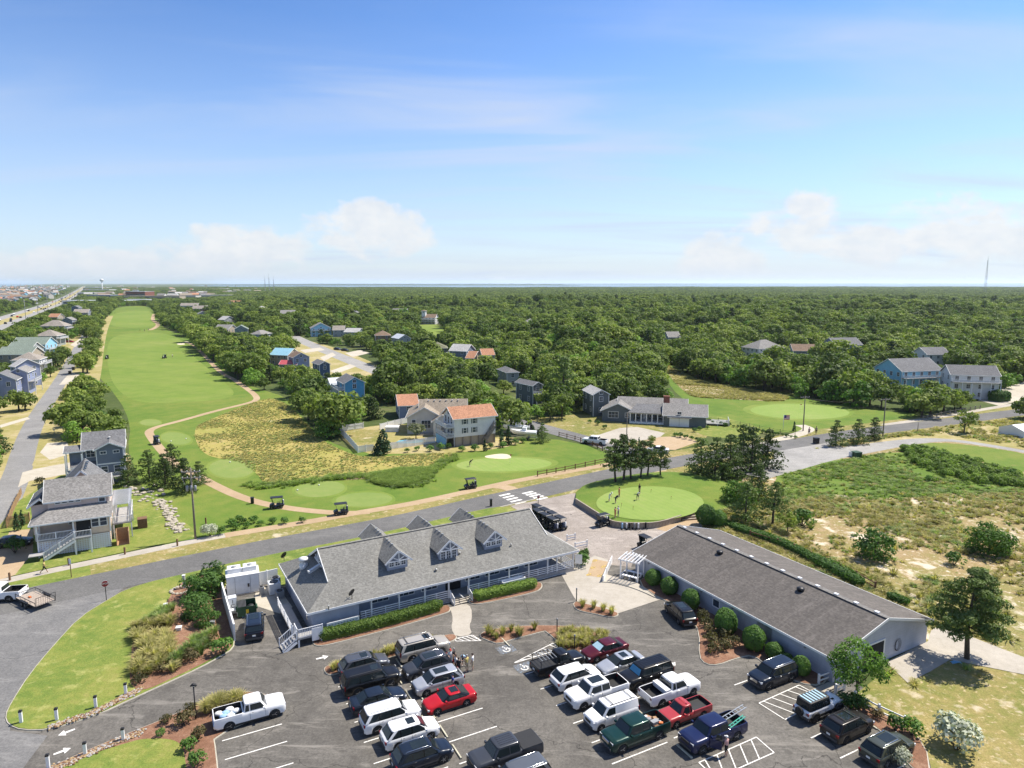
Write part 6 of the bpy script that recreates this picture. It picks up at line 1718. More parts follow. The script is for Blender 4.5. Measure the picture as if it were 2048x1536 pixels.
def shrub(seed,R_=1.0,H_=1.2,leaf=.12,per=70,mat='shrub_leaf',nc=14,ball=False):
	global rng
	rng = np.random.default_rng(seed)
	if ball:
		d = sphere_pts(int(per * 6),-.92); k = 1 + .05 * np.sin(d[:,:1] * 7 + seed) + rng.normal(scale=.025,size=(len(d),1))
		C = d * np.array([R_,R_,H_ / 2]) * k + np.array([0,0,H_ * .5]); return C,d + rng.normal(scale=.35,size=d.shape),rng.uniform(.7,1.3,len(d)) * leaf,rng.uniform(.1,1,len(d)),MB().tube([(0,0,-.1),(0,0,H_ * .6)],[.1,.05],6)
	d = sphere_pts(nc,-.1); cs = d * np.array([R_ * .62,R_ * .62,H_ * .42]) * rng.uniform(.6,1.1,(len(d),1)) + np.array([0,0,H_ * .42])
	C,Nn,S,T = clumps(cs,rng.uniform(.3,.5,len(d)) * R_,per / (R_ * R_ * .16) * .35,leaf,.9,-.6)
	mb = MB()
	for i in range(4): a = i * 1.57 + seed; mb.tube([(0,0,-.05),(math.cos(a) * R_ * .5,math.sin(a) * R_ * .5,H_ * .6)],[.04,.015],4)
	return C,Nn,S,T,mb
def grass_clump(seed,R_=.5,H_=.8,n=70,mat='golden_grass',wid=.03):
	"arching blades from one root"
	rd = random.Random(seed); mb = MB(); tint = []
	for i in range(n):
		a = rd.uniform(0,6.283); q = rd.random() ** .6; l = H_ * rd.uniform(.7,1.1)
		b0 = Vector((math.cos(a) * R_ * .25 * q,math.sin(a) * R_ * .25 * q,-.02)); dr = Vector((math.cos(a),math.sin(a),0)); sd = Vector((-dr.y,dr.x,0)) * wid
		p1 = b0 + dr * R_ * .3 * q + Vector((0,0,l * .62)); p2 = b0 + dr * R_ * q + Vector((0,0,l * (1 - .25 * q)))
		mb.add([b0 - sd,b0 + sd,p1 + sd * .8,p1 - sd * .8,p2],[(0,1,2,3),(3,2,4)]); tint += [rd.random()] * 5
	me = mb.mesh('blades',M[mat]); at = me.attributes.new('tint','FLOAT','POINT'); at.data.foreach_set('value',tint)
	return me
VAR = {}
def variant(kind,i):
	key = (kind,i)
	if key in VAR: return VAR[key]
	s = 100 + i * 17 + sum(map(ord,kind))
	if kind == 'oak': dat = oak(s,4.0,5.6 + .5 * (i % 3),.34,20); tr = trunk_mb(5.6,.24,5,3.4,seed=s); m = 'oak_leaf'
	elif kind == 'myrtle': dat = oak(s,3.0,4.2,.28,26,nc=26,low=.02); tr = trunk_mb(4.2,.16,5,2.4,seed=s); m = 'bright_leaf'
	elif kind == 'bushoak': dat = oak(s,2.6,3.6,.16,70,nc=40,low=.02); tr = trunk_mb(3.6,.12,6,2.0,seed=s); m = 'shrub_leaf'
	elif kind == 'smalloak': dat = oak(s,1.9,3.6,.19,60,nc=24,low=.38); tr = trunk_mb(3.6,.10,5,1.5,seed=s); m = 'oak_leaf'
	elif kind == 'domebush': dat = oak(s,2.7,3.7,.14,95,nc=46,low=.02); tr = trunk_mb(3.7,.12,6,2.0,seed=s); m = 'bright_leaf'
	elif kind == 'barntree': dat = oak(s,2.5,5.6,.125,110,nc=34,low=.2); tr = trunk_mb(5.6,.12,6,1.8,seed=s); m = 'bright_leaf'
	elif kind == 'bigpine': *dat,tr = pine(s,9.0,4.5,.16,210,11,.03,.34,cl=.135); m = 'pine_needle'
	elif kind == 'pine': *dat,tr = pine(s,8.0,3.0,.24,40,8,.06 * (1 if i % 2 else -1),.4); m = 'pine_needle'
	elif kind == 'bushpine': *dat,tr = pine(s,7.0,3.4,.26,34,9,.02,.06); m = 'pine_needle'
	elif kind == 'cedar': *dat,tr = cedar(s); m = 'cedar_needle'
	elif kind == 'spire': *dat,tr = cedar(s,3.2,.6,.14,90); m = 'cedar_needle'
	elif kind == 'ball': *dat,tr = shrub(s,1.0,2.1,.10,420,ball=True); m = 'shrub_leaf'
	elif kind == 'shrub': *dat,tr = shrub(s,1.0,1.3,.12,60); m = 'shrub_leaf'
	elif kind == 'rustshrub': *dat,tr = shrub(s,.8,1.0,.09,60); m = 'rusty_leaf'
	elif kind == 'dusty': *dat,tr = shrub(s,1.6,1.9,.12,160,nc=22); m = 'dusty_leaf'
	elif kind == 'blossom': dat = oak(s,2.4,4.2,.2,50,nc=28,low=.2); tr = trunk_mb(4.2,.12,5,1.6,seed=s); m = 'blossom_leaf'
	VAR[key] = (leaf_mesh('crown',*dat[:4],m,.42 if 'pine' in kind else .72),tr.mesh('trunk',M['bark']),dat,tr,m)
	return VAR[key]
NAMES = {'oak': ('live_oak','tree'),'myrtle': ('wax_myrtle','tree'),'bushoak': ('bush','shrub'),'domebush': ('bush','shrub'),'smalloak': ('small_oak','tree'),'barntree': ('broadleaf_tree','tree'),'bigpine': ('pine_tree','tree'),'pine': ('pine_tree','tree'),'bushpine': ('pine_tree','tree'),
         'cedar': ('cedar_tree','tree'),'spire': ('cedar_tree','tree'),'ball': ('clipped_shrub','shrub'),'shrub': ('shrub','shrub'),'rustshrub': ('shrub','shrub'),'dusty': ('silver_shrub','shrub'),'blossom': ('flowering_tree','tree')}
NV = {'bushoak': 2,'oak': 5,'myrtle': 3,'pine': 4,'bushpine': 3,'shrub': 4,'rustshrub': 3,'ball': 2,'cedar': 2,'spire': 2,'smalloak': 2}
_pc = [0]
def plant(kind,loc,s,label,group=None,sz=None,mat=None):
	_pc[0] += 1
	cr,tr = variant(kind,_pc[0] % NV.get(kind,1))[:2]
	nm,cat = NAMES[kind]
	t = thing(nm,label,cat,tuple(loc),(_pc[0] * 2.399) % 6.283,group)
	t.scale = (s,s,sz or s)
	link_mesh('trunk' if cat == 'tree' else 'stems',tr,t); link_mesh('crown' if cat == 'tree' else 'foliage',cr,t)
	return t
def P(px,py,z=0.0): return G(px,py,z)
for px,py,s,lb in ((1232,972,1.05,'leftmost leaning pine behind the practice green'),(1246,968,1.12,'second pine behind the practice green'),(1262,966,1.0,'middle pine behind the practice green'),(1280,962,.95,'fourth pine behind the practice green, leaning right'),(1294,958,.9,'rightmost pine of the practice green cluster'),(1321,957,.78,'lone smaller pine right of the practice green cluster')):
	plant('pine',P(px,py),s,lb,'pines by the practice green')
for px,py,s,lb in ((1400,950,1.0,'bushy pine at the left end of the road thicket'),(1430,958,1.1,'bushy pine low in the road thicket'),(1460,955,1.15,'tall bushy pine in the middle of the road thicket'),(1500,945,1.25,'tallest bushy pine of the road thicket'),(1535,938,1.1,'bushy pine at the right end of the road thicket'),(1485,925,1.1,'bushy pine at the back of the road thicket')):
	plant('bushpine',P(px,py),s,lb,'pine thicket by the main road')
for px,py,k,s,lb in ((1490,1046,'bushpine',.9,'bushy pine at the left corner of the scrub field'),(1545,1052,'pine',.85,'slender pine with clear stem at the barn fence'),(1516,1000,'bushpine',.85,'bushy pine behind the slender barn-fence pine'),(1478,1010,'domebush',1.15,'light green bushy tree beside the practice green'),
						(1575,1065,'smalloak',.8,'thin small oak by the barn fence'),(1604,1052,'shrub',2.0,'bright loose bush right of the barn-fence pine'),(1672,892,'bushpine',.82,'dark pine beside the trash bin on the gravel lane'),(1715,888,'bushpine',.8,'dark pine right of the trash-bin pine'),(1748,880,'bushpine',.75,'dark pine at the utility pole on the gravel lane'),
						(1928,866,'smalloak',1.55,'lone umbrella-shaped oak on the roadside grass'),(2052,838,'oak',1.0,'dark spreading tree at the right edge of the road'),
						(1748,1118,'bushoak',1.1,'dense dark green bush in the scrub field'),(1978,1106,'domebush',1.15,'bright green dome-shaped bush in the scrub field'),(1908,1130,'shrub',1.35,'small bright bush below the dome-shaped one'),(1858,962,'shrub',.9,'single dark low bush in the green scrub'),(2022,952,'shrub',1.2,'dark bush at the right edge of the green scrub'),
						(1934,1318,'bigpine',1.0,'large layered pine shading the barn apron'),(1712,1402,'barntree',1.0,'leaning broadleaf tree at the barn corner'),(1912,1500,'dusty',1.35,'silvery rounded shrub in the lower right lawn'),
						(767,908,'cedar',1.15,'dark conical cedar in front of the white picket fence'),(832,878,'blossom',.95,'round tree covered in cream blossom beside the pool'),(1058,862,'cedar',.72,'small cedar by the boats'),(1085,885,'bushpine',.62,'dark bushy pine at the corner of the fenced green'),(1003,892,'spire',1.3,'narrow dark cedar right of the orange-roofed house'),(1017,890,'spire',1.5,'second narrow dark cedar right of the orange-roofed house'),(970,902,'spire',.9,'narrow cedar in front of the orange-roofed house'),
						(1278,892,'spire',.7,'pale twiggy shrub beside the ranch driveway'),(1303,888,'smalloak',.55,'small round tree beside the ranch driveway'),(1254,888,'spire',.75,'dark twiggy shrub left on the ranch driveway'),(1588,862,'spire',.8,'narrow cedar beside the flag'),(1100,842,'smalloak',1.5,'rusty small oak on the tan lawn'),(1124,838,'smalloak',1.9,'tall oak left of the ranch house')):
	plant(k,P(px,py),s,lb)
for px,py,s,lb in ((258,970,1.0,'leftmost pine behind the pink house'),(300,962,1.05,'second pine behind the pink house'),(330,975,1.1,'low spreading pine beside the cart path'),(372,985,1.1,'rightmost pine beside the cart path and utility pole'),(345,945,1.0,'pine at the back of the pink house cluster'),(398,968,.75,'small pine at the cart path bend')):
	plant('bushpine',P(px,py),s * .78,lb,'pines beside the pink house')
for i,(px,py,s,sz) in enumerate(((1306,1170,.95,.95),(1338,1188,.98,1.0),(1381,1218,1.0,1.1),(1451,1266,1.15,1.28),(1507,1299,1.1,1.18),(1548,1316,.85,.75),(1574,1327,.5,.5),(1602,1350,.8,.9))):
	plant('ball',P(px,py,.1),s,('clipped ball shrub nearest the pergola','second clipped ball shrub from the pergola','third clipped ball shrub from the pergola','tallest clipped ball shrub by the barn wall','fifth clipped ball shrub from the pergola','smaller clipped ball shrub above the dark navy vehicle','tiny clipped ball shrub between two larger ones','clipped ball shrub behind the dark navy vehicle')[i],'clipped shrubs along the barn',sz)
for px,py in ((1404,1240),(1412,1252),(1423,1270),(1446,1278),(1421,1286),(1470,1292),(1450,1300),(1427,1306)):
	plant('rustshrub',P(px,py,.1),random.uniform(.95,1.25),'loose reddish-green shrub in the barn mulch bed','loose shrubs in the barn mulch bed')
for px,py,k,s,lb in ((405,1195,'bushoak',.85,'tall green bush against the white yard wall'),(425,1175,'bushoak',.8,'tall green bush at the top of the mulch bed'),(392,1232,'bushoak',.72,'twiggy green bush in the middle of the mulch bed'),(412,1250,'bushoak',.55,'lower green bush beside the yard wall'),(446,1308,'shrub',1.35,'dark rounded shrub at the kerb corner'),(423,1290,'rustshrub',1.1,'rusty low shrub beside the dark kerb shrub'),
						(378,1322,'rustshrub',1.2,'brown shrub in the mulch bed centre'),(322,1345,'rustshrub',.9,'brown shrub at the left of the mulch bed'),(278,1366,'rustshrub',1.0,'brown shrub at the lower tip of the mulch bed'),(352,1340,'rustshrub',.7,'small brown shrub by the mulch kerb'),
						(366,1450,'rustshrub',1.25,'rusty shrub left of the lamp post'),(382,1424,'rustshrub',.9,'rusty shrub behind the lamp post'),(332,1448,'rustshrub',.75,'small shrub on the drive kerb'),(396,1478,'rustshrub',1.0,'reddish shrub beside the white loaded pickup'),(380,1500,'shrub',.8,'green shrub beside the lower lawn'),(396,1530,'shrub',.9,'green shrub at the bottom edge by the lawn'),(320,1472,'shrub',.5,'small green plant at the edge of the lower lawn'),
						(420,1072,'dusty',.9,'grey-green shrub at the foot of the utility pole'),(440,1068,'shrub',.9,'green shrub right of the utility pole'),(1164,1130,'shrub',1.2,'green shrub at the clubhouse ramp'),(1170,1118,'shrub',1.1,'shrub behind the ramp sign'),(1412,1050,'ball',1.5,'big dark rounded shrub at the barn corner'),(1436,1052,'ball',1.2,'second dark rounded shrub at the barn corner'),
						(1700,1418,'shrub',1.2,'dark shrub under the barn-corner tree'),(1718,1418,'shrub',1.0,'low shrub by the white rail fence'),(1790,1462,'shrub',1.0,'green shrub at the lower white fence post'),(1822,1470,'shrub',1.1,'green shrub beyond the white fence end'),(1752,1436,'rustshrub',.8,'thin shrub in the right mulch bed'),(1800,1525,'dusty',.7,'silvery shrub cut by the lower right corner'),
						(35,1060,'spire',.9,'dark upright shrub inside the brown board fence'),(45,1050,'spire',.8,'second upright shrub inside the board fence'),(78,968,'rustshrub',1.3,'red-leaved shrub by the pink house drive'),(145,1098,'shrub',.8,'low shrub at the lattice of the pink house'),(30,1105,'shrub',1.6,'dark bush beneath the porch stairs')):
	plant(k,P(px,py,.1),s,lb)
for i,(px,py) in enumerate(((462,1052),(478,1045),(495,1056),(508,1046),(522,1051),(546,1047),(568,1048),(604,1046),(470,1060),(488,1048))):
	plant('shrub',P(px,py),random.uniform(.7,.95),'small rounded shrub in the dry bed along the footway','shrubs along the footway bed')
for i in range(26):
	px = 1385 + i * 8.2; py = 838 + i * 1.6 + random.uniform(-2,2)
	if px < 1600: plant('shrub',P(px,py),random.uniform(.5,.9),'small shrub in the row along the ranch yard border','shrub row along the ranch yard')
for i,(px,py) in enumerate(((1350,873),(1360,875),(1372,878),(1384,880),(1396,883),(1408,885),(1262,890),(1290,893),(1240,890),(1195,850),(1210,858),(1180,846),(1400,860),(1415,858),(1388,864))):
	plant('shrub',P(px,py),random.uniform(.6,1.0),'low shrub in the front beds of the ranch house','shrubs round the ranch house')
for px,py,s in ((880,900,1.2),(895,897,1.0),(860,903,1.1),(835,902,.9),(815,905,.8),(925,903,1.0),(950,902,1.2),(1005,895,1.1),(1030,890,1.1),(1045,886,1.0),(980,897,1.0)):
	plant('shrub',P(px,py),s,'low shrub along the sandy edge below the orange-roofed house','shrubs below the orange-roofed house')
# clipped hedges in front of the porch and behind the barn
def hedge(label,line,w,h,mat='hedge_leaf',per=260,size=.07,z=.1,wob=0.06):
	global rng
	rng = np.random.default_rng(int(line[0][0] * 10) % 999)
	pts = resample(smooth_line(line,2),.25); n = len(pts); t = thing('hedge',label,'hedge',(pts[0].x,pts[0].y,z))
	C,Nn = [],[]
	tot = int(per * n * .25)
	for i in range(tot):
		u = rng.uniform(0,n - 1.001); k = int(u); f = u - k; p = pts[k] * (1 - f) + pts[k + 1] * f; d = (pts[min(k + 1,n - 1)] - pts[max(k - 1,0)]).normalized(); s = Vector((-d.y,d.x,0))
		a = rng.uniform(-.35,math.pi + .35)
		e = 3.2; ca,sa = math.cos(a),math.sin(a); rr_ = 1 / (abs(ca) ** e + abs(sa) ** e) ** (1 / e)
		endf = min(1,(min(u,n - 1 - u) * .25 / (w * .5)) ** .5 + .08); wv = 1 + wob * math.sin(p.x * 2.1 + p.y * 1.3) + rng.normal() * .05
		y,zz = ca * rr_ * w / 2 * endf * wv,h * .5 + sa * rr_ * h * .5 * wv * (.6 + .4 * endf)
		C.append((p.x - pts[0].x + s.x * y,p.y - pts[0].y + s.y * y,max(.02,zz))); Nn.append((s.x * ca,s.y * ca,sa))
	C,Nn = np.array(C),np.array(Nn) + rng.normal(scale=.4,size=(tot,3))
	link_mesh('foliage',leaf_mesh('foliage',C,Nn,rng.uniform(.7,1.3,tot) * size,rng.uniform(0,1,tot),mat),t)
	l,r = strip_pts(pts,w * .7)
	rings = [[(a.x - pts[0].x,a.y - pts[0].y,0),(a.x - pts[0].x,a.y - pts[0].y,h * .8),(b.x - pts[0].x,b.y - pts[0].y,h * .8),(b.x - pts[0].x,b.y - pts[0].y,0)] for a,b in zip(l,r)][2:-2]
	me = MB().loft(rings,0,True,False).mesh('twigs',M[mat]); link_mesh('twigs',me,t)
hedge('long clipped hedge in front of the left half of the porch',PX((634,1283),(700,1270),(800,1244),(888,1218)),1.25,1.15,size=.10)
hedge('clipped hedge in front of the right half of the porch',PX((945,1203),(1000,1192),(1076,1174)),1.3,1.1,size=.10)
hedge('dark low hedge along the back of the barn, left part',PX((1448,1052),(1500,1070),(1560,1090),(1620,1120),(1700,1160),(1728,1178)),1.7,1.1,'shrub_leaf',120,.14,0,.2)
hedge('short dark hedge along the back of the barn, right part',PX((1775,1197),(1800,1207),(1818,1214)),1.4,1.0,'shrub_leaf',120,.14,0,.2)
hedge('trimmed rounded hedge beside the tan drive in the woodland',PX((790,718),(815,722)),5,4.2,'shrub_leaf',120,.3,0,.1)
hedge('clipped hedge at the white drive on the right',PX((1985,803),(2012,800)),5,3.2,'shrub_leaf',120,.3,0,.1)
# ornamental grasses: every clump a plant of its own
GC = {}
def og(kind,px,py,s,label,group,z=.1):
	key = (kind,_pc[0] % 3); _pc[0] += 1
	if key not in GC:
		GC[key] = {'gold': lambda: grass_clump(key[1],.55,.95,90,'golden_grass',.03),'green': lambda: grass_clump(key[1],.6,1.1,110,'sedge_grass',.03),'tawny': lambda: grass_clump(key[1] + 9,.75,1.0,130,'golden_grass',.035)}[kind]()
	o = link_mesh('ornamental_grass',GC[key],None,tuple(G(px,py,z)),random.uniform(0,6)); o.scale = (s,) * 3
	tag(o,label,'ornamental grass',group,'thing')
for px,py in ((666,1342),(672,1338),(680,1336),(700,1331),(705,1329),(722,1326),(748,1318),(757,1318),(764,1315),(776,1310),(784,1306),(800,1300),(812,1296),(838,1290),(866,1283),(772,1312),(790,1305)):
	og('gold',px,py,random.uniform(.9,1.3),'yellowish grass clump in the narrow planter above the left row','grasses in the narrow planter')
for px,py in ((985,1272),(1005,1270),(1023,1263),(993,1278),(1035,1268),(1069,1259),(1040,1272),(976,1268)):
	og('gold',px,py,random.uniform(.9,1.3),'yellowish grass clump near the accessible bays','grasses by the accessible bays')
rg_ = random.Random(8)
for i in range(58):
	a,b = rg_.random(),rg_.random(); px = 1116 + 95 * a; py = 1264 + 8 * a + (34 - 14 * a) * b
	og('gold',px,py,rg_.uniform(.8,1.25),'yellow-green grass clump in the triangular planter','grasses in the triangular planter')
for px,py in ((1165,1214),(1187,1217),(1206,1222),(1223,1228)):
	og('gold',px,py,1.2,'grass clump in the small planter by the plaza','grasses in the small plaza planter')
for i in range(30):
	a,b = rg_.random(),rg_.random(); og('tawny',408 + 72 * a,1424 - 24 * a + 10 * b - 4,rg_.uniform(.9,1.3),'golden arching grass behind the white loaded pickup','golden grasses by the loaded pickup')
for i in range(64):
	a,b = rg_.random(),rg_.random(); og('tawny',268 + 78 * a,1355 - 100 * b - 8 * a,rg_.uniform(.9,1.4),'tawny grass clump on the left of the mulch bed','tawny grasses in the mulch bed',.12)
for px,py in ((350,1330),(360,1322),(372,1312),(385,1305),(395,1300),(400,1288),(410,1282),(420,1275),(388,1292),(402,1310),(300,1245),(290,1252),(310,1240),(322,1232),(335,1228),(345,1222),(318,1245),(330,1238),(430,1270),(415,1295)):
	og('green',px,py,rg_.uniform(1.0,1.5),'green fountain grass in the mulch bed','green grasses in the mulch bed',.12)

# ------------------------------------------------------------------ instanced growth nobody could count
lib = bpy.data.collections.new('growth_library')          # not linked to the scene
def lib_obj(name,me):
	o = bpy.data.objects.new(name,me); return o
def scatter(name,kind_coll,pts,idx,scl,rot,kind='stuff',label=None):
	"points carrying instances through geometry nodes"
	me = bpy.data.meshes.new(name); n = len(pts)
	me.vertices.add(n); me.vertices.foreach_set('co',np.asarray(pts,dtype=float).ravel())
	for nm,typ,dat in (('idx','INT',idx),('scl','FLOAT',scl),('rot','FLOAT',rot)):
		a = me.attributes.new(nm,typ,'POINT'); a.data.foreach_set('value',np.asarray(dat,dtype=np.int32 if typ == 'INT' else np.float32))
	o = link_mesh(name,me); tag(o,label,kind=kind)
	g = bpy.data.node_groups.new(name,'GeometryNodeTree')
	g.interface.new_socket('Geometry',in_out='INPUT',socket_type='NodeSocketGeometry'); g.interface.new_socket('Geometry',in_out='OUTPUT',socket_type='NodeSocketGeometry')
	N = g.nodes; L = g.links
	gi,go = N.new('NodeGroupInput'),N.new('NodeGroupOutput')
	ci = N.new('GeometryNodeCollectionInfo'); ci.inputs['Collection'].default_value = kind_coll; ci.inputs['Separate Children'].default_value = True; ci.inputs['Reset Children'].default_value = True
	ip = N.new('GeometryNodeInstanceOnPoints'); ip.inputs['Pick Instance'].default_value = True
	def at(nm,typ): q = N.new('GeometryNodeInputNamedAttribute'); q.data_type = typ; q.inputs['Name'].default_value = nm; return q.outputs['Attribute']
	cx = N.new('ShaderNodeCombineXYZ'); L.new(at('rot','FLOAT'),cx.inputs[2])
	L.new(gi.outputs[0],ip.inputs['Points']); L.new(ci.outputs[0],ip.inputs['Instance']); L.new(at('idx','INT'),ip.inputs['Instance Index'])
	L.new(cx.outputs[0],ip.inputs['Rotation']); L.new(at('scl','FLOAT'),ip.inputs['Scale']); L.new(ip.outputs[0],go.inputs[0])
	md = o.modifiers.new('growth','NODES'); md.node_group = g
	return o
def np_inside(x,y,poly):
	c = np.zeros(len(x),bool); j = len(poly) - 1
	for i in range(len(poly)):
		xi,yi,xj,yj = poly[i][0],poly[i][1],poly[j][0],poly[j][1]
		if yi != yj: c ^= ((yi > y) != (yj > y)) & (x < (xj - xi) * (y - yi) / (yj - yi) + xi)
		j = i
	return c
def buffer_line(line,w):
	l,r = strip_pts([Vector((p[0],p[1],0)) for p in line],w); return l + r[::-1]
tuft_c = bpy.data.collections.new('tuft_library')
for i,(m,r_,h_,n_) in enumerate((('tuft_grass',.55,.34,30),('tuft_grass',.6,.5,34),('golden_grass',.75,.4,30),('green_grass',.5,.3,28),('green_grass',.8,.45,38),('sedge_grass',.7,.4,32))):
	tuft_c.objects.link(lib_obj('tuft_%d' % i,grass_clump(30 + i,r_,h_,n_,m,.035)))
def fill(poly,n,seed):
	rg = np.random.default_rng(seed); xs = [p[0] for p in poly]; ys = [p[1] for p in poly]
	x = rg.uniform(min(xs),max(xs),n); y = rg.uniform(min(ys),max(ys),n); k = np_inside(x,y,poly)
	return x[k],y[k],rg
def field(x,y,s): return np.array([mnoise.noise(Vector((a * s,b * s,3.7))) for a,b in zip(x,y)])
x,y,rg = fill(smooth_poly(FESCUE,1),52000,1)
f = field(x,y,.10); k = (f + rg.uniform(-.5,.5,len(x))) > -.1; x,y = x[k],y[k]
scatter('fescue_grass',tuft_c,np.stack([x,y,np.full(len(x),.02)],1),rg.choice([2,2,0,0,5],len(x)),rg.uniform(.35,.75,len(x)),rg.uniform(0,6.28,len(x)),label='tall golden fescue swaying between the tees')
fr = [Vector(p) for p in smooth_line(PX((500,972),(560,973),(620,962),(700,953),(737,950),(760,962),(800,974),(850,965),(858,945),(905,915)),2)]
px_,py_ = [],[]
rg = np.random.default_rng(4)
for p in resample(fr,.22):
	for q in range(2): px_.append(p.x + rg.normal() * .8); py_.append(p.y + rg.normal() * .9)
x2,y2,rg2 = fill(PX((742,950),(800,940),(857,938),(852,962),(800,975),(757,968)),6000,5)
px_ += list(x2); py_ += list(y2); px_ = np.array(px_); py_ = np.array(py_)
scatter('sedge_fringe',tuft_c,np.stack([px_,py_,np.full(len(px_),.02)],1),rg.choice([3,4,5,4],len(px_)),rg.uniform(.9,1.6,len(px_)),rg.uniform(0,6.28,len(px_)),label='bright green sedge fringing the fescue')
x,y,rg = fill(smooth_poly(DUNE2,1),9000,6)
scatter('dune_slope_grass',tuft_c,np.stack([x,y,np.full(len(x),.02)],1),rg.choice([2,2,0,1],len(x)),rg.uniform(.8,1.6,len(x)) * (.4 + .6 * (field(x,y,.06) > -.1)),rg.uniform(0,6.28,len(x)),label='golden grass on the dune slope beyond the ranch house')
x,y,rg = fill(DUNE,120000,2)
vis = (y > 40) & (y < 190) & (np.abs(x) < y * .80); x,y = x[vis],y[vis]
bar = [Vector((BARN_O.x,BARN_O.y,0)) + Vector((*rot2(a,b,BARN_RZ),0)) for a,b in ((-1,-1),(BARN_L + 1,-1),(BARN_L + 1,17),(-1,17))]
dry = PX((1700,1420),(1800,1330),(1880,1290),(2060,1330),(2400,1420),(2300,1750),(1900,1700),(1780,1520)); apr = PX((1772,1325),(1856,1283),(1862,1255),(1880,1250),(2060,1315),(2060,1352),(1900,1320),(1858,1345),(1815,1366))
lane = buffer_line(smooth_line(PX((1490,948),(1560,932),(1640,912),(1720,899),(1790,887),(1850,880),(1900,880),(1960,888),(2048,903),(2200,930)),2),9); ffw = PX((1810,893),(1870,882),(1960,890),(2080,910),(2080,956),(1990,934),(1900,910))
lotp = PX((1700,1420),(1850,1500),(1900,1700),(1500,1700),(1500,1300))
for q in (bar,apr,lane,ffw,lotp): k = ~np_inside(x,y,q); x,y = x[k],y[k]
f = field(x,y,.07) + .7 * field(x,y,.3); d_ = np_inside(x,y,dry)
gs = np_inside(x,y,PX((1535,935),(1700,905),(1820,895),(1950,925),(2060,950),(2060,990),(1900,990),(1780,1005),(1640,995),(1580,1010)))
k = (f + rg.uniform(-.45,.45,len(x)) > np.where(d_,.75,np.where(gs,-.2,.08))); x,y,gs = x[k],y[k],gs[k]
ch = np.where(gs,rg.choice([3,4,3,5,0],len(x)),rg.choice([0,0,1,1,1,2,5,3],len(x)))
scatter('dune_grass',tuft_c,np.stack([x,y,np.full(len(x),.02)],1),ch,rg.uniform(.55,1.3,len(x)) * np.where(gs,.9,1) * np.where(rg.random(len(x)) < .14,1.6,1),rg.uniform(0,6.28,len(x)),label='tawny dune grass tufts over sand')
bush_c = bpy.data.collections.new('bush_library')
for i in range(3):
	dat = variant('shrub',i); bush_c.objects.link(lib_obj('bush_%d' % i,leaf_mesh('bush',*dat[2][:4],'hedge_leaf',.72)))
x,y,rg = fill(PX((1800,898),(1840,897),(1900,912),(1990,936),(2060,960),(2060,975),(1960,972),(1880,950),(1830,930)),620,7)
scatter('low_thicket',bush_c,np.stack([x,y,np.full(len(x),.0)],1),rg.integers(0,3,len(x)),rg.uniform(.4,1.15,len(x)),rg.uniform(0,6.28,len(x)),label='low dark green thicket beside the lane turf')

# ------------------------------------------------------------------ the woodland
wood_c = bpy.data.collections.new('wood_library')
def joined(kind,i):
	_,_,dat,tr,m = variant(kind,i)
	return leaf_mesh('tree',*dat[:4],[m,'bark'],.72,extra=tr)
for i in range(5): wood_c.objects.link(lib_obj('a_oak_%d' % i,joined('oak',i)))
for i in range(3): wood_c.objects.link(lib_obj('b_myrtle_%d' % i,joined('myrtle',i)))
wood_c.objects.link(lib_obj('c_pine_0',joined('bushpine',0)))
def canopy(seed):
	"a stretch of closed canopy some 30 m across, for the far distance"
	global rng
	rng = np.random.default_rng(seed); Cs = []
	cs,rs = [],[]
	for i in range(22):
		x,y = rng.uniform(-15,15,2); r = rng.uniform(2.6,4.6); z = rng.uniform(3.2,7.0)
		for j in range(7): d = sphere_pts(1,0)[0]; cs.append((x + d[0] * r * .7,y + d[1] * r * .7,z + d[2] * r * .5)); rs.append(r * .42)
	return clumps(np.array(cs),np.array(rs),7,.75,.8,-.1)
far_c = bpy.data.collections.new('canopy_library')
for i in range(4): far_c.objects.link(lib_obj('canopy_%d' % i,leaf_mesh('canopy',*canopy(60 + i),'oak_leaf',.8)))
CLEAR = [smooth_poly(GOLF,1),smooth_poly(RGOLF,1),DUNE,STAGE,LAWN1,buffer_line(smooth_line(ROAD,2),12),buffer_line(smooth_line(LSTREET[:9],2),7.0),buffer_line(LSTREET[8:],3.0),
         buffer_line(PX((585,672),(645,699),(720,729),(748,740)),14),buffer_line(PX((1000,830),(1120,865),(1230,895),(1300,915)),9),
         PX((600,690),(640,690),(700,720),(745,742),(700,752),(640,738),(600,712)),PX((650,690),(720,698),(760,720),(745,735),(690,710)),
         PX((1060,842),(1190,830),(1260,855),(1400,868),(1420,890),(1330,915),(1200,890)),PX((1370,840),(1420,828),(1540,848),(1640,870),(1560,900),(1400,880)),
         PX((675,852),(800,850),(1000,870),(1200,890),(1190,960),(700,915)),PX((824,650),(884,648),(890,668),(872,680),(852,668)),
         PX((1950,800),(1990,782),(2100,752),(2100,800),(2000,815)),PX((-60,960),(60,930),(140,880),(170,890),(260,930),(260,1000),(330,1010),(340,1120),(-100,1160)),
         PX((520,760),(575,795),(605,835),(560,820)),PX((780,735),(830,718),(840,728),(800,752)),PX((110,690),(170,668),(172,680),(135,700)),PX((120,735),(160,735),(150,760),(115,772)),PX((-20,835),(60,830),(60,845),(-20,860))]
HWY = PX((-60,668),(0,644),(50,627),(100,611),(140,594),(160,579),(168,573))
CLEAR.append(buffer_line(HWY,44)); CLEAR.append([Vector((p.x,p.y,0)) for p in ROAD] + [Vector((700,-50,0)),Vector((-300,-50,0))])
for px,py,rr_ in ((1290,838,17),(848,862,11),(945,880,8),(150,1070,10),(205,935,8)):
	p = G(px,py); HOUSES.append((p.x,p.y,rr_,0,0,0,0))
hb = np.array(HOUSES)
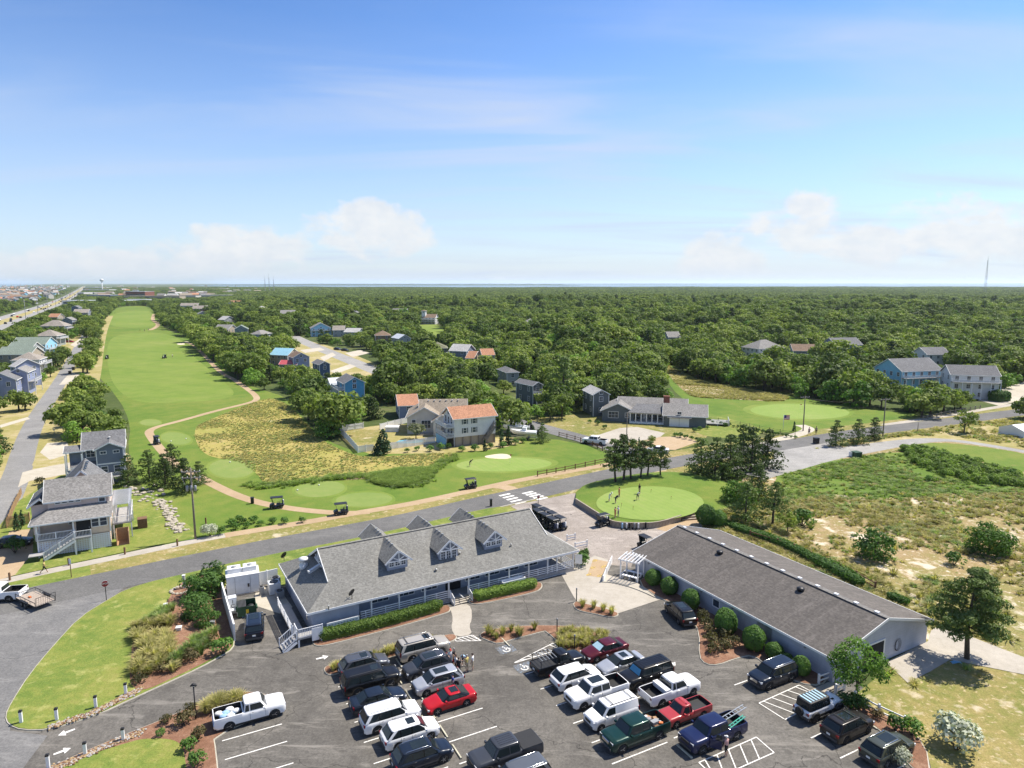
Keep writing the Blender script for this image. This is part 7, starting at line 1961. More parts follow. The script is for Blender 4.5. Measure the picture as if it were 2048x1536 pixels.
KEEP = [(815,885,800,875,190),(885,995,810,890,150),(1200,1385,800,868,165),(1020,1075,845,880,160),(675,770,855,905,150)]
def admit(x,y,h,r,rg,d_keep=.05):
	ok = np.ones(len(x),bool)
	for (ox,oy,oz) in ((0,0,0),(0,0,.8),(-.75,0,.5),(.75,0,.5)):
		sx,sy,sz = x + ox * r,y,h * oz; t = CAM_H / (CAM_H - sz); gx,gy = sx * t,sy * t
		for q in CLEAR: ok &= ~np_inside(gx,gy,q)
	d = y * math.cos(PITCH) + CAM_H * math.sin(PITCH)
	zz = h - CAM_H; dd = y * math.cos(PITCH) - zz * math.sin(PITCH); cx = 1024 + F_PX * x / dd; top = 768 - F_PX * (y * math.sin(PITCH) + zz * math.cos(PITCH)) / dd; rp = F_PX * r / dd * .8
	lucky = rg.random(len(x)) < d_keep
	for hx,hy,hr,pl,pr_,pt,pb in hb:
		near = (x - hx) ** 2 + (y - hy) ** 2 < (hr + r * .6) ** 2; ok &= ~near
		cover = (y < hy) & (cx + rp > pl) & (cx - rp < pr_) & (top < pt + .62 * (pb - pt)) & (top > pt - 60) & (hy - y < 160); ok &= ~(cover & ~lucky)
	for pl,pr_,pt,pb,hy in KEEP: ok &= ~((y < hy) & (cx + rp > pl) & (cx - rp < pr_) & (top < pb) & (y > 60) & (top > pt - 80))
	return ok
def grid(d0,d1,sp,seed):
	rg = np.random.default_rng(seed); ys = np.arange(d0,d1,sp); X,Y = [],[]
	for yy in ys: xs = np.arange(-yy * .80 - 15,yy * .80 + 15,sp); X.append(xs + rg.uniform(-.45,.45,len(xs)) * sp); Y.append(np.full(len(xs),yy) + rg.uniform(-.45,.45,len(xs)) * sp)
	return np.concatenate(X),np.concatenate(Y),rg
# wooded dunes: the ground swells wherever the wood is away from houses, turf and streets
GX,GY,GS = -1000.0,120.0,10.0
gnx,gny = 200,110
gx = GX + GS * np.arange(gnx); gy = GY + GS * np.arange(gny); MX,MY = np.meshgrid(gx,gy)
msk = np.ones(MX.size)
for q in CLEAR: msk[np_inside(MX.ravel(),MY.ravel(),q)] = 0
for hx,hy,hr,*_ in hb: msk[(MX.ravel() - hx) ** 2 + (MY.ravel() - hy) ** 2 < (hr + 9) ** 2] = 0
msk = msk.reshape(MX.shape); msk[:4] = 0; msk[:,:3] = 0; msk[:,-3:] = 0; msk[-2:] = 0
for _ in range(2):
	pad = np.pad(msk,1,mode='edge'); msk = np.minimum.reduce([pad[a:a + gny,b:b + gnx] for a in range(3) for b in range(3)])
for _ in range(5):
	pad = np.pad(msk,1,mode='edge'); bl = (pad[:-2,1:-1] + pad[2:,1:-1] + pad[1:-1,:-2] + pad[1:-1,2:] + pad[1:-1,1:-1]) / 5; msk = np.minimum(msk,bl)
HG = msk ** 1.3 * np.clip(3.0 + 9.0 * field(MX.ravel(),MY.ravel(),.011).reshape(MX.shape) + 3.0 * field(MX.ravel(),MY.ravel(),.03).reshape(MX.shape),0,11)
def hgt(x,y):
	u = np.clip((x - GX) / GS,0,gnx - 1.001); v = np.clip((y - GY) / GS,0,gny - 1.001); i,j = u.astype(int),v.astype(int); a,b = u - i,v - j
	return HG[j,i] * (1 - a) * (1 - b) + HG[j,i + 1] * a * (1 - b) + HG[j + 1,i] * (1 - a) * b + HG[j + 1,i + 1] * a * b
tag(obj('wooded_dunes',MB().add([(a,b,c - .025) for a,b,c in zip(MX.ravel(),MY.ravel(),HG.ravel())],[(j * gnx + i,j * gnx + i + 1,(j + 1) * gnx + i + 1,(j + 1) * gnx + i) for j in range(gny - 1) for i in range(gnx - 1)],0,True),M['woodland_floor']),kind='structure')
x,y,rg = grid(105,480,5.6,21)
sc1 = np.clip(1.18 + .4 * field(x,y,.025) + rg.normal(scale=.30,size=len(x)),.5,2.1)
pxx = 1024 + F_PX * x / y
sc1 *= np.where((pxx < 240) & (y < 330),.78,1.0)
ok = admit(x,y,5.8 * sc1 + hgt(x,y),3.9 * sc1,rg); x,y,sc1 = x[ok],y[ok],sc1[ok]
f2 = field(x,y,.03); rnd = rg.random(len(x))
idx = np.where(rnd < .62 - .25 * f2,rg.integers(0,5,len(x)),np.where(rnd < .93,rg.integers(5,8,len(x)),8))
rot = rg.uniform(0,6.28,len(x))
app = sc1 / np.hypot(x,y); order = np.argsort(-app); lead = order[:270]
def sector(px,d):
	if px < 110: return ('tree among the houses of the left street','trees of the left street')
	if px < 300: return ('tree in the thicket between left street and fairway','thicket left of the fairway')
	if px < 640: return ('tree in the wood right of the fairway and cart path','wood right of the fairway')
	if px < 1020: return ('tree among the houses behind the picket fence','trees behind the picket fence')
	if px < 1390: return ('tree on the wooded rise behind the ranch house','wooded rise behind the ranch house')
	return ('tree in the wood beyond the right-hand green','wood beyond the right-hand green')
kinds = ['oak'] * 5 + ['myrtle'] * 3 + ['bushpine']
for i in lead:
	kd = kinds[idx[i]]; v = variant(kd,idx[i] if idx[i] < 5 else idx[i] - 5 if idx[i] < 8 else 0)
	lb,gp = sector(1024 + F_PX * x[i] / y[i],y[i]); nm = {'oak': 'rounded dark green ','myrtle': 'bright green ','bushpine': 'deep green pine '}[kd]
	t = thing(NAMES[kd][0],nm + lb,'tree',(x[i],y[i],float(hgt(x[i:i + 1],y[i:i + 1])[0])),rot[i],nm + gp); t.scale = (sc1[i],) * 3
	link_mesh('trunk',v[1],t); link_mesh('crown',v[0],t)
rest = np.ones(len(x),bool); rest[lead] = False
X1,Y1,S1,I1,R1_ = x[rest],y[rest],sc1[rest],idx[rest],rot[rest]
x,y,rg = grid(480,1150,7.0,22)
sc1 = np.clip(1.35 + .3 * field(x,y,.02) + rg.normal(scale=.28,size=len(x)),.6,2.3)
pxx = 1024 + F_PX * x / y; town = (pxx < 470) & (y > 700); sc1 = np.where(town,sc1 * .8,sc1)
ok = admit(x,y,5.8 * sc1 + hgt(x,y),3.9 * sc1,rg) & (~town | (rg.random(len(x)) < .55)); x,y,sc1 = x[ok],y[ok],sc1[ok]
rnd = rg.random(len(x)); idx = np.where(rnd < .66,rg.integers(0,5,len(x)),np.where(rnd < .94,rg.integers(5,8,len(x)),8))
X1 = np.concatenate([X1,x]); Y1 = np.concatenate([Y1,y]); S1 = np.concatenate([S1,sc1]); I1 = np.concatenate([I1,idx]); R1_ = np.concatenate([R1_,rg.uniform(0,6.28,len(x))])
scatter('woodland',wood_c,np.stack([X1,Y1,hgt(X1,Y1)],1),I1,S1,R1_,label='dense maritime woodland filling the middle distance')
x,y,rg = grid(1130,5300,21.0,23)
ok = np_inside(x,y,[Vector((a,b,0)) for a,b in ((-9000,900),(9000,900),(8000,4900),(2500,5200),(-600,5000),(-1900,5400),(-4200,5600),(-9000,5600))])
pxx = 1024 + F_PX * x / y; ok &= ~((pxx < 130) & (y > 1500) & (rg.random(len(x)) < .75)); ok &= ~((pxx < 430) & (rg.random(len(x)) < .5))
ok &= ~np_inside(x,y,buffer_line(HWY,60))
x,y = x[ok],y[ok]
scl = np.clip(1.0 + .5 * field(x,y,.0016) + .3 * field(x,y,.008),.55,1.7) * np.where(1024 + F_PX * x / y < 430,.7,1)
scatter('distant_woodland',far_c,np.stack([x,y,np.full(len(x),-.5)],1),rg.integers(0,4,len(x)),scl,rg.uniform(0,6.28,len(x)),label='distant woodland reaching the sound')
# ------------------------------------------------------------------ golf carts
def cart_proto():
	t = bpy.data.objects.new('golf_cart',None); col.objects.link(t)
	prof = [(-1.1,.42,.58),(-1.05,.32,.66),(-.35,.28,.62),(-.3,.28,.42),(.35,.26,.38),(.45,.26,.78),(.62,.28,.86),(1.05,.34,.68),(1.15,.4,.55)]
	rings = [[(x,-.56,a),(x,-.56,b - .05),(x,-.46,b),(x,.46,b),(x,.56,b - .05),(x,.56,a)] for x,a,b in prof]
	obj('body',MB().loft(rings,0,True,False),M['black_metal'],t)
	obj('seat',MB().b2(-.42,.06,-.5,.5,.6,.74),M['plastic_grey'],t)
	obj('backrest',MB().slab([(-.42,-.5,.74),(-.42,.5,.74),(-.5,.5,1.12),(-.5,-.5,1.12)],.08),M['plastic_grey'],t)
	rings = [[(-1.0 + i,-.56 + i,1.80 + z),(1.0 - i,-.56 + i,1.80 + z),(1.0 - i,.56 - i,1.80 + z),(-1.0 + i,.56 - i,1.80 + z)] for i,z in ((0,0),(0,.05),(.06,.09))]
	obj('roof',MB().loft(rings,0,True,False),M['black_metal'],t)
	for s in (-1,1):
		obj('roof_post',MB().bar((.55,s * .52,.8),(.82,s * .5,1.8),.04),M['black_metal'],t)
		obj('roof_post',MB().bar((-.62,s * .52,.62),(-.85,s * .5,1.8),.04),M['black_metal'],t)
		obj('headlight',MB().box((1.08,s * .35,.6),(.1,.2,.1)),M['lamp_glass'],t)
		obj('armrest',MB().b2(-.4,.0,s * .52 - .03,s * .52 + .03,.86,.9),M['black_metal'],t)
	obj('windscreen',MB().slab([(.60,-.5,.86),(.60,.5,.86),(.82,.48,1.78),(.82,-.48,1.78)],.015),M['car_glass'],t)
	obj('steering_wheel',MB().tube([(.28 + .05 * math.sin(a),.25 + .17 * math.cos(a),.95 + .16 * math.sin(a)) for a in [i * .5236 for i in range(13)]],.018,5),M['black_metal'],t)
	tm,rm = wheel_mesh(.23,'alloy')
	for x in (.78,-.72):
		for s in (-1,1):
			w = thing_part('wheel',t,(x,s * .5,.23),0 if s > 0 else math.pi); link_mesh('tyre',tm,w); link_mesh('rim',rm,w)
	for s,m in ((-.22,'cloth_white'),(.22,'cloth_navy')):
		b = obj('golf_bag',MB().lathe([(.13,0),(.14,.1),(.13,.5),(.15,.85),(.05,.87)],8),M[m],t,(-.98,s,.45))
		obj('club_heads',MB().bar((0,0,.85),(.02,.03,1.15),.03).bar((.05,-.05,.85),(.06,-.08,1.1),.03).bar((-.05,.02,.85),(-.08,.06,1.12),.04),M['chrome'],b)
	obj('basket',MB().b2(-1.2,-.85,-.5,.5,.48,.52),M['black_metal'],t)
	return t
def place_cart(p,hd,label,first=[None],group=None,z=0.0):
	if first[0] is None: first[0] = cart_proto(); o = first[0]
	else: o = copy_tree(first[0])
	o.location = (p.x,p.y,z); o.rotation_euler = (0,0,hd)
	return tag(o,label,'golf cart',group)
a_,b_ = G(1120.5,1034,1.85),G(1074.4,1011,1.85)
chd = math.atan2(b_.y - a_.y,b_.x - a_.x)
for i,(px,py) in enumerate(((1074.4,1011),(1089.8,1018),(1104.5,1025),(1120.5,1034),(1075.6,1020.5),(1090,1028),(1105,1036.5))):
	place_cart(G(px,py,1.85),chd + R(random.uniform(-4,4)),'black golf cart, %s of the queue beside the clubhouse' % ('farthest in the right line','second in the right line','third in the right line','nearest in the right line','farthest in the left line','middle in the left line','nearest in the left line')[i],group='golf carts queued by the clubhouse',z=Z_ROAD)
place_cart(G(1205,1052),R(212),'black golf cart parked against the timber wall of the practice green',z=Z_ROAD)
place_cart(G(1290,1098),R(120),'golf cart peeping out behind the far end of the barn',z=Z_ROAD)
place_cart(G(554,1016),R(196),'golf cart on the path below the lower tee',z=.035)
place_cart(G(682,1029),R(200),'golf cart where the cart path meets the footway',z=.035)
place_cart(G(941,977),R(205),'golf cart with bags beside the footway near the crossing',z=.035)
place_cart(G(314,888),R(130),'golf cart on the red path near the slate blue house',z=.035)
place_cart(G(214,718),R(100),'distant golf cart at the left edge of the fairway',z=.035)
place_cart(G(329,717),R(80),'distant golf cart in the middle of the fairway',z=.035)
for i,px in enumerate((1243.6,1252.4,1258,1267.8,1275.8,1290.5)):
	p = G(px,1058 - (1 if i == 5 else 0))
	t = thing('golf_push_cart','%s push cart with golf bag in the row before the timber wall' % ('leftmost blue','second','third','fourth','fifth white','rightmost black')[i],'golf push cart',(p.x,p.y - .3,Z_ROAD),R(90 + i * 13),'push carts before the practice green')
	obj('bag',MB().lathe([(.12,0),(.13,.1),(.12,.5),(.14,.8),(.04,.82)],8),M[('cloth_blue','cloth_white','cloth_black','cloth_grey','cloth_white','cloth_black')[i]],t,(0,0,.2))
	obj('frame',MB().bar((0,.1,.2),(-.1,-.35,1.0),.03).bar((-.25,.1,.18),(.25,.1,.18),.03),M['black_metal'],t)
	for s in (-1,1): obj('wheel',MB().lathe([(.02,-.02),(.14,-.02),(.14,.02),(.02,.02)],10,axis='x'),M['rubber'],t,(s * .27,.1,.14))
	obj('club_heads',MB().bar((0,0,.9),(.03,.03,1.2),.03).bar((.05,0,.9),(.08,-.04,1.15),.03),M['chrome'],t)

# ------------------------------------------------------------------ people
def pose_mesh(name,lean=0.0,legs=(0.0,0.0),spread=.11,arms=((0.1,0.0),(0.1,0.0)),elbow=.25,putt=False,head_tilt=0.0):
	"one continuous body grown over a posed skeleton; x is forward"
	V_,E_,Rd,reg = [],[],[],[]
	def v(p,r,g): V_.append(tuple(p)); Rd.append(r); reg.append(g); return len(V_) - 1
	def e(a,b): E_.append((a,b))
	def up(x,y,z):                      # tilt the upper body about the hips
		dz = z - .95; return (x * math.cos(lean) + dz * math.sin(lean),y,.95 + dz * math.cos(lean) - x * math.sin(lean))
	pel = v((0,0,.93),.145,'sh'); wa = v(up(0,0,1.08),.125,'st'); ch = v(up(.01,0,1.27),.150,'st'); up_ = v(up(0,0,1.40),.12,'st')
	nk = v(up(0.01,0,1.49),.055,'sk'); h1 = v(up(.03,0,1.57),.078,'sk'); h2 = v(up(.035,0,1.655),.092,'sk'); h3 = v(up(.015,0,1.72),.07,'sk')
	ns = v(up(.125,0,1.615),.016,'sk')
	for a,b in ((pel,wa),(wa,ch),(ch,up_),(up_,nk),(nk,h1),(h1,h2),(h2,h3),(h2,ns)): e(a,b)
	for s,sw in ((1,legs[0]),(-1,legs[1])):
		hip = v((0,s * .095,.88),.098,'sh'); kx = math.sin(sw) * .42; kn = v((kx + .03,s * spread,.88 - .42 * math.cos(sw) + .0),.062,'sh' if False else 'kn')
		ax = kx + math.sin(sw - (.35 if sw < 0 else .05)) * .42; az = max(.08,.88 - .42 * math.cos(sw) - .40 * math.cos(sw - (.35 if sw < 0 else .05))) if sw else .08
		mid = v((kx * .6 + .01,s * (spread + .095) / 2,.88 - .25 * math.cos(sw)),.082,'sh')
		cf = v(((kx + ax) / 2 - .015,s * spread,(.88 - .42 * math.cos(sw) + az) / 2 + .05),.054,'lg'); an = v((ax if sw else 0,s * spread,az),.038,'lg'); to = v(((ax if sw else 0) + .16,s * (spread + .02),max(.035,az - .05)),.036,'fo'); hl = v(((ax if sw else 0) - .05,s * spread,max(.035,az - .04)),.036,'fo')
		for a,b in ((pel,hip),(hip,mid),(mid,kn),(kn,cf),(cf,an),(an,to),(an,hl)): e(a,b)
	for s,(sw,out) in ((1,arms[0]),(-1,arms[1])):
		sh = v(up(0,s * .185,1.39),.062,'st'); L1,L2 = .29,.26
		if putt: el = up(.16,s * .19,1.16); wr = up(.40,s * .05,1.08)
		else:
			dx,dy = math.sin(sw),math.sin(out) * s; el = up(dx * L1,s * .20 + dy * L1,1.39 - L1 * math.cos(sw) * math.cos(out)); q = sw + elbow; wr_ = (el[0] + math.sin(q) * L2,el[1] + dy * L2 * .3,el[2] - L2 * math.cos(q)); wr = wr_
		elv = v(el,.045,'sl'); wrv = v(wr,.030,'sk'); d = Vector(wr) - Vector(el); d.normalize(); palm = Vector(wr) + d * .08; pv = v(palm,.032,'sk')
		for a,b in ((up_,sh),(sh,elv),(elv,wrv),(wrv,pv)): e(a,b)
		side = d.cross(Vector((0,s,.2))).normalized()
		for k in range(4):                 # four fingers, slightly curled
			f0 = palm + side * (.028 - .019 * k) + d * .035; f1 = f0 + d * (.030 + .006 * (1 - abs(k - 1.3))) + Vector((0,-s * .012,0)); i0 = v(f0,.009,'sk'); i1 = v(f1,.0075,'sk'); e(pv,i0); e(i0,i1)
		t0 = v(palm - d * .03 + side * .045,.0105,'sk'); t1 = v(palm + d * .01 + side * .065,.009,'sk'); e(wrv,t0); e(t0,t1)
	me = bpy.data.meshes.new(name); me.from_pydata(V_,E_,[]); o = bpy.data.objects.new(name,me); col.objects.link(o)
	o.modifiers.new('skin','SKIN'); 
	for i,sv in enumerate(me.skin_vertices[0].data): sv.radius = (Rd[i],Rd[i] * (1.22 if reg[i] in ('st','sh') and i < 4 else 1.0)); sv.use_root = (i == 0)
	sb = o.modifiers.new('sub','SUBSURF'); sb.levels = 1; sb.render_levels = 1
	dg = bpy.context.evaluated_depsgraph_get(); out = bpy.data.meshes.new_from_object(o.evaluated_get(dg)); bpy.data.objects.remove(o)
	P_ = np.array(V_); slot = {'sk': 0,'st': 1,'sl': 0,'sh': 2,'kn': 2,'lg': 0,'fo': 3}
	c = np.array([p.center for p in out.polygons]); d2 = ((c[:,None,:] - P_[None]) ** 2).sum(2) / (np.array(Rd)[None] ** .5); near = d2.argmin(1)
	for p,k in zip(out.polygons,near): p.material_index = slot[reg[k]]; p.use_smooth = True
	head = up(.02,0,1.66)
	return out,head,(up(.40,0,1.02) if putt else None),lean
POSES = {'stand': dict(arms=((.12,.1),(.05,.1))),'idle': dict(arms=((.5,.15),(.4,.15)),elbow=1.1,spread=.14),'walk': dict(legs=(.42,-.38),arms=((-.45,.1),(.5,.1)),elbow=.5,lean=.06),'putt': dict(lean=.62,putt=True,spread=.17),'bend': dict(lean=.95,arms=((.2,.1),(.3,.1)),elbow=.3,spread=.14)}
_pose = {}
def person(p,hd,pose,label,skin='skin_light',shirt='white',shorts='khaki',hair='hair_brown',cap=None,z=None,s=1.0,club=False,clubname=None):
	if pose not in _pose: _pose[pose] = pose_mesh('body_' + pose,**POSES[pose])
	me,head,grip,lean = _pose[pose]
	me = me.copy()
	for m in (skin,'cloth_' + shirt,'cloth_' + shorts,'shoe_white'): me.materials.append(M[m])
	t = thing('person',label,'person',(p.x,p.y,Z_ROAD if z is None else z),hd); t.scale = (s,) * 3
	link_mesh('body',me,t)
	hr = MB(); rings = []
	for r,h in ((.088,-.03),(.104,.02),(.102,.06),(.078,.10),(.02,.118)): rings.append([(-.012 + r * math.cos(a * .6283) * 1.05,r * math.sin(a * .6283) * .93,h) for a in range(10)])
	h = obj('cap' if cap else 'hair',hr.loft(rings,0,True,True),M[cap or hair],t,head); h.rotation_euler = (0,lean,0)
	if cap: obj('brim',MB().slab([(.08,-.07,.025),(.19,-.05,.01),(.19,.05,.01),(.08,.07,.025)],.012),M[cap],h)
	for sg in (-1,1): obj('eye',MB().box((.118,sg * .035,-.018),(.012,.018,.01)),M['plastic_black'],h)
	if grip and club:
		g = Vector((*rot2(grip[0],grip[1],hd),grip[2]))
		c = thing('putter',clubname,'golf club',(p.x + g.x * s,p.y + g.y * s,(Z_ROAD if z is None else z) + g.z * s),hd)
		obj('shaft',MB().tube([(-.03,0,.1),(.13,0,-grip[2] + .02)],.008,5),M['chrome'],c); obj('club_head',MB().box((.14,-.03,-grip[2] + .025),(.03,.12,.03)),M['chrome'],c)
	return t
pz = PG_Z
def GP(px,py): return G(px,py,pz)
person(GP(1218.5,1002),R(-30),'putt','person in white top putting at the left of the practice green',shirt='white',shorts='white',cap='cloth_white',z=pz,club=True,clubname='putter of the person in white at the left')
person(GP(1238.5,994),R(200),'stand','person in orange top at the back left of the practice green',shirt='orange',shorts='orange',z=pz)
person(GP(1231,1006),R(10),'bend','person in black bending over on the practice green',shirt='black',shorts='navy',z=pz)
person(GP(1279,987),R(220),'stand','person in dark clothes at the far side of the practice green',skin='skin_tan',shirt='black',shorts='khaki',z=pz)
person(GP(1275,999),R(-60),'putt','person in white shirt putting mid-green',shirt='white',shorts='navy',z=pz,club=True,clubname='putter of the person in white mid-green')
person(GP(1230,1036),R(20),'stand','person in orange dress standing near the timber wall',shirt='orange',shorts='orange',hair='hair_brown',z=pz)
person(GP(1236.5,1033),R(200),'idle','person in white with grey hair beside the orange dress',shirt='white',shorts='grey',hair='hair_grey',z=pz)
person(G(901,1332),R(-60),'idle','person in white shirt and red cap behind the grey crossover',shirt='white',shorts='white',cap='cloth_red')
person(G(908,1330),R(-20),'stand','tall person in black top and grey trousers at the back of the group',shirt='black',shorts='black',hair='hair_grey')
person(G(912,1344),R(30),'stand','person in white polo and dark shorts in the car park group',shirt='white',shorts='black')
person(G(917.5,1350),R(90),'stand','person all in black nearest in the car park group',shirt='black',shorts='black')
person(G(928,1332),R(-100),'bend','person in light blue shirt bending down in the car park group',shirt='blue',shorts='navy')
person(G(934,1344),R(150),'idle','person in yellow top with blond hair in the car park group',shirt='yellow',shorts='khaki',hair='hair_grey')
person(G(945.5,1341),R(170),'stand','person in pale shirt and brown trousers standing apart at the right of the group',shirt='white',shorts='khaki')
person(G(906,1384),R(200),'stand','person in royal blue between silver-white crossover and red coupe',shirt='royal',shorts='navy',cap='cloth_navy')
person(G(1452,1513),R(130),'stand','person in white hat at the open door of the blue pickup',shirt='rose',shorts='black',cap='cloth_white')
person(G(89,1147),R(25),'walk','person in yellow shirt walking along the pale footway',skin='skin_tan',shirt='yellow',shorts='black',z=.035)
person(G(1618,871),R(80),'walk','person in dark red walking on the sandy path by the right-hand green',skin='skin_tan',shirt='rose',shorts='black',z=.035,s=1.15)
person(G(1632,869),R(260),'stand','person in brown near the sandy path mouth',skin='skin_tan',shirt='khaki',shorts='black',z=.035,s=1.15)
person(G(939.5,933),R(10),'bend','person in black bending on the green beside the bunker',shirt='black',shorts='black',z=.035)
for i,(px,py) in enumerate(((345,715),(280,663),(289,663),(297,661),(312,660),(230,628))):
	person(G(px,py),R(40 * i),'stand','%s tiny golfer far out on the fairway' % ('nearest','leftmost','second','third','rightmost','farthest')[i],shirt=('white','black','navy','grey','white','black')[i],shorts='black',z=.035)

# ------------------------------------------------------------------ signs, posts, poles
def stop_sign(p,hd,label,h=2.0,r=.38):
	t = thing('stop_sign',label,'stop sign',(p.x,p.y,.1),hd)
	obj('post',MB().b2(-.04,.04,-.03,.03,-.1,h + .3),M['black_metal'],t)
	oc = [(r * math.cos(R(22.5 + 45 * i)),r * math.sin(R(22.5 + 45 * i))) for i in range(8)]
	w = obj('sign_rim',MB().add([(a * 1.06,-.045,h + b * 1.06) for a,b in oc] + [(a * 1.06,-.03,h + b * 1.06) for a,b in oc],[tuple(range(8)),tuple(reversed(range(8,16)))] + [(i,i + 8,(i + 1) % 8 + 8,(i + 1) % 8) for i in range(8)]),M['sign_white'],t)
	obj('sign_face',MB().add([(a,-.055,h + b) for a,b in oc] + [(a,-.046,h + b) for a,b in oc],[tuple(range(8)),tuple(reversed(range(8,16)))] + [(i,i + 8,(i + 1) % 8 + 8,(i + 1) % 8) for i in range(8)]),M['stop_red'],t)
	me = text_mesh('STOP',.30); me.materials.clear(); me.materials.append(M['sign_white'])
	o = link_mesh('lettering',me,t,(0,-.062,h)); o.rotation_euler = (R(90),0,0)
p = G(213,1201); stop_sign(p,math.atan2(p.y,p.x) - R(90),'red stop sign at the street corner')
p = G(1076.5,1012); stop_sign(p,R(20),'small stop sign beside the queued golf carts',1.5,.25)
def sign_post(p,hd,label,w,h,top,mat='sign_white',post='grey_metal'):
	t = thing('sign_post',label,'sign',(p.x,p.y,.1),hd); obj('post',MB().b2(-.04,.04,-.04,.04,-.1,top),M[post],t); obj('panel',MB().b2(-w / 2,w / 2,-.07,-.045,top - h,top),M[mat],t)
sign_post(G(143,1155),R(20),'narrow white sign on a brown post by the pale footway',.25,.7,2.4,'sign_white','brown_wood')
sign_post(G(1157,1138),R(-8),'blank white notice board at the clubhouse ramp',.9,1.25,1.9)
sign_post(G(109,857 + 12),R(20),'small white sign by the fairway thicket',.3,.3,1.2)
bp = None
for i,(px,py) in enumerate(((43,1447),(114,1442),(192,1417),(252,1391),(247,1483),(171,1512),(97,1537))):
	p = G(px,py); t = thing('bollard',('white bollard at the street corner of the upper lawn','white bollard second from the corner on the upper kerb','white bollard third from the corner on the upper kerb','white bollard by the mulch bed pebbles','white bollard on the lower kerb nearest the shrubs','white bollard midway on the lower kerb','white bollard at the bottom edge of the lower kerb')[i],'bollard',(p.x,p.y,.12),R(20),'white bollards along the entrance drive')
	obj('post',MB().b2(-.11,.11,-.11,.11,-.1,.95),M['white_vinyl'],t); obj('cap',MB().b2(-.13,.13,-.13,.13,.95,1.08).add([(-.13,-.13,1.08),(.13,-.13,1.08),(.13,.13,1.08),(-.13,.13,1.08),(0,0,1.16)],[(0,1,4),(1,2,4),(2,3,4),(3,0,4)]),M['black_metal'],t)
def lamp(px,py,h,label):
	p = G(px,py); t = thing('lamp_post',label,'lamp post',(p.x,p.y,.1),0)
	obj('pole',MB().tube([(0,0,-.1),(0,0,h)],.055,8),M['black_metal'],t)
	hd = obj('lantern',MB().lathe([(.05,h),(.16,h + .05),(.18,h + .16),(.1,h + .22),(.02,h + .26)],10),M['black_metal'],t); obj('lens',MB().lathe([(.14,h + .0),(.15,h + .045)],10),M['lamp_glass'],hd)
	for s in (-1,1): obj('arm',MB().box((s * .16,0,h + .02),(.2,.14,.1)),M['black_metal'],t)
lamp(392,1441,3.1,'dark lamp post by the loaded pickup'); lamp(1669,1378,3.0,'dark lamp post at the barn corner')
for px,py,lb in ((1114,1266,'short dark post in the planter tip'),(1149,1300,'short dark post in the triangular planter'),(1153,1203,'short dark post at the plaza corner')): 
	p = G(px,py); t = thing('light_post',lb,'post',(p.x,p.y,.1)); obj('pole',MB().tube([(0,0,-.1),(0,0,1.35)],.06,8),M['black_metal'],t); obj('head',MB().lathe([(.08,1.35),(.09,1.55),(.02,1.6)],8),M['grey_metal'],t)
for i,(px,py) in enumerate(((20,1161),(138,1131),(250,1109),(355,1092),(412,1042 + 6))):
	p = G(px,py); t = thing('wooden_post',('short wooden post at the left edge of the footway','short wooden post near the walking person','short wooden post on the pink house lawn edge','short wooden post left of the utility pole','short stake in the dry bed')[i],'post',(p.x,p.y,0)); obj('post_shaft',MB().b2(-.09,.09,-.09,.09,-.1,1.0),M['brown_wood'],t); obj('post_top',MB().b2(-.07,.07,-.07,.07,1.0,1.05),M['brown_wood'],t)
def utility_pole(p,h,label,arms=True,gear=False,hd=0.0,r=.16):
	t = thing('utility_pole',label,'utility pole',(p.x,p.y,0),hd)
	obj('pole',MB().tube([(0,0,-.3),(0,0,h * .5),(0,0,h)],[r,r * .85,r * .65],9),M['pole_wood'],t)
	if arms:
		for z in ((h - .6,h - 1.5) if gear else (h - .4,)):
			a = obj('cross_arm',MB().b2(-1.3,1.3,-.06,.06,z - .07,z + .07),M['grey_wood'],t)
			for x in (-1.2,-.5,.5,1.2): obj('insulator',MB().lathe([(.05,z + .07),(.06,z + .18),(.02,z + .25)],6),M['white_metal'],a,(x,0,0))
	if gear:
		for s in (-1,0,1): obj('transformer',MB().lathe([(.05,h - 3.4),(.2,h - 3.3),(.2,h - 2.6),(.05,h - 2.5)],8),M['grey_metal'],t,(s * .55,-.3,0)); obj('bracket',MB().bar((s * .9,-.1,h - 2.3),(s * 1.2,-.2,h - 1.4),.06),M['galvanised'],t)
	return t
utility_pole(G(391,1078),10.7,'tall utility pole with transformers beside the footway',True,True,R(10))
utility_pole(G(1253,888),7.5,'plain pole in front of the ranch house',False,r=.12); utility_pole(G(1606,862),9.0,'utility pole by the flag and right-hand green',hd=R(15)); utility_pole(G(1765.5,873),9.5,'utility pole behind the gravel-lane pines',hd=R(15))
utility_pole(G(1835,865),2.6,'short roadside post left of the umbrella oak',False,r=.1)
wa_,wb2 = G(1606,862),G(1765.5,873)
for k,dz in enumerate((8.6,8.6,7.2)):
	off = Vector((-.8 + .8 * k,0,0)); a,b = wa_ + off + Vector((0,0,dz)),wb2 + off + Vector((0,0,dz + .5)); 
	tag(obj('overhead_wire',MB().tube([a + (b - a) * (i / 8) - Vector((0,0,.9 * (1 - ((i - 4) / 4) ** 2))) for i in range(9)],.02,4),M['black_metal']),('left','middle','lowest')[k] + ' wire strung between the two right-hand utility poles','wire','wires between the right-hand poles')
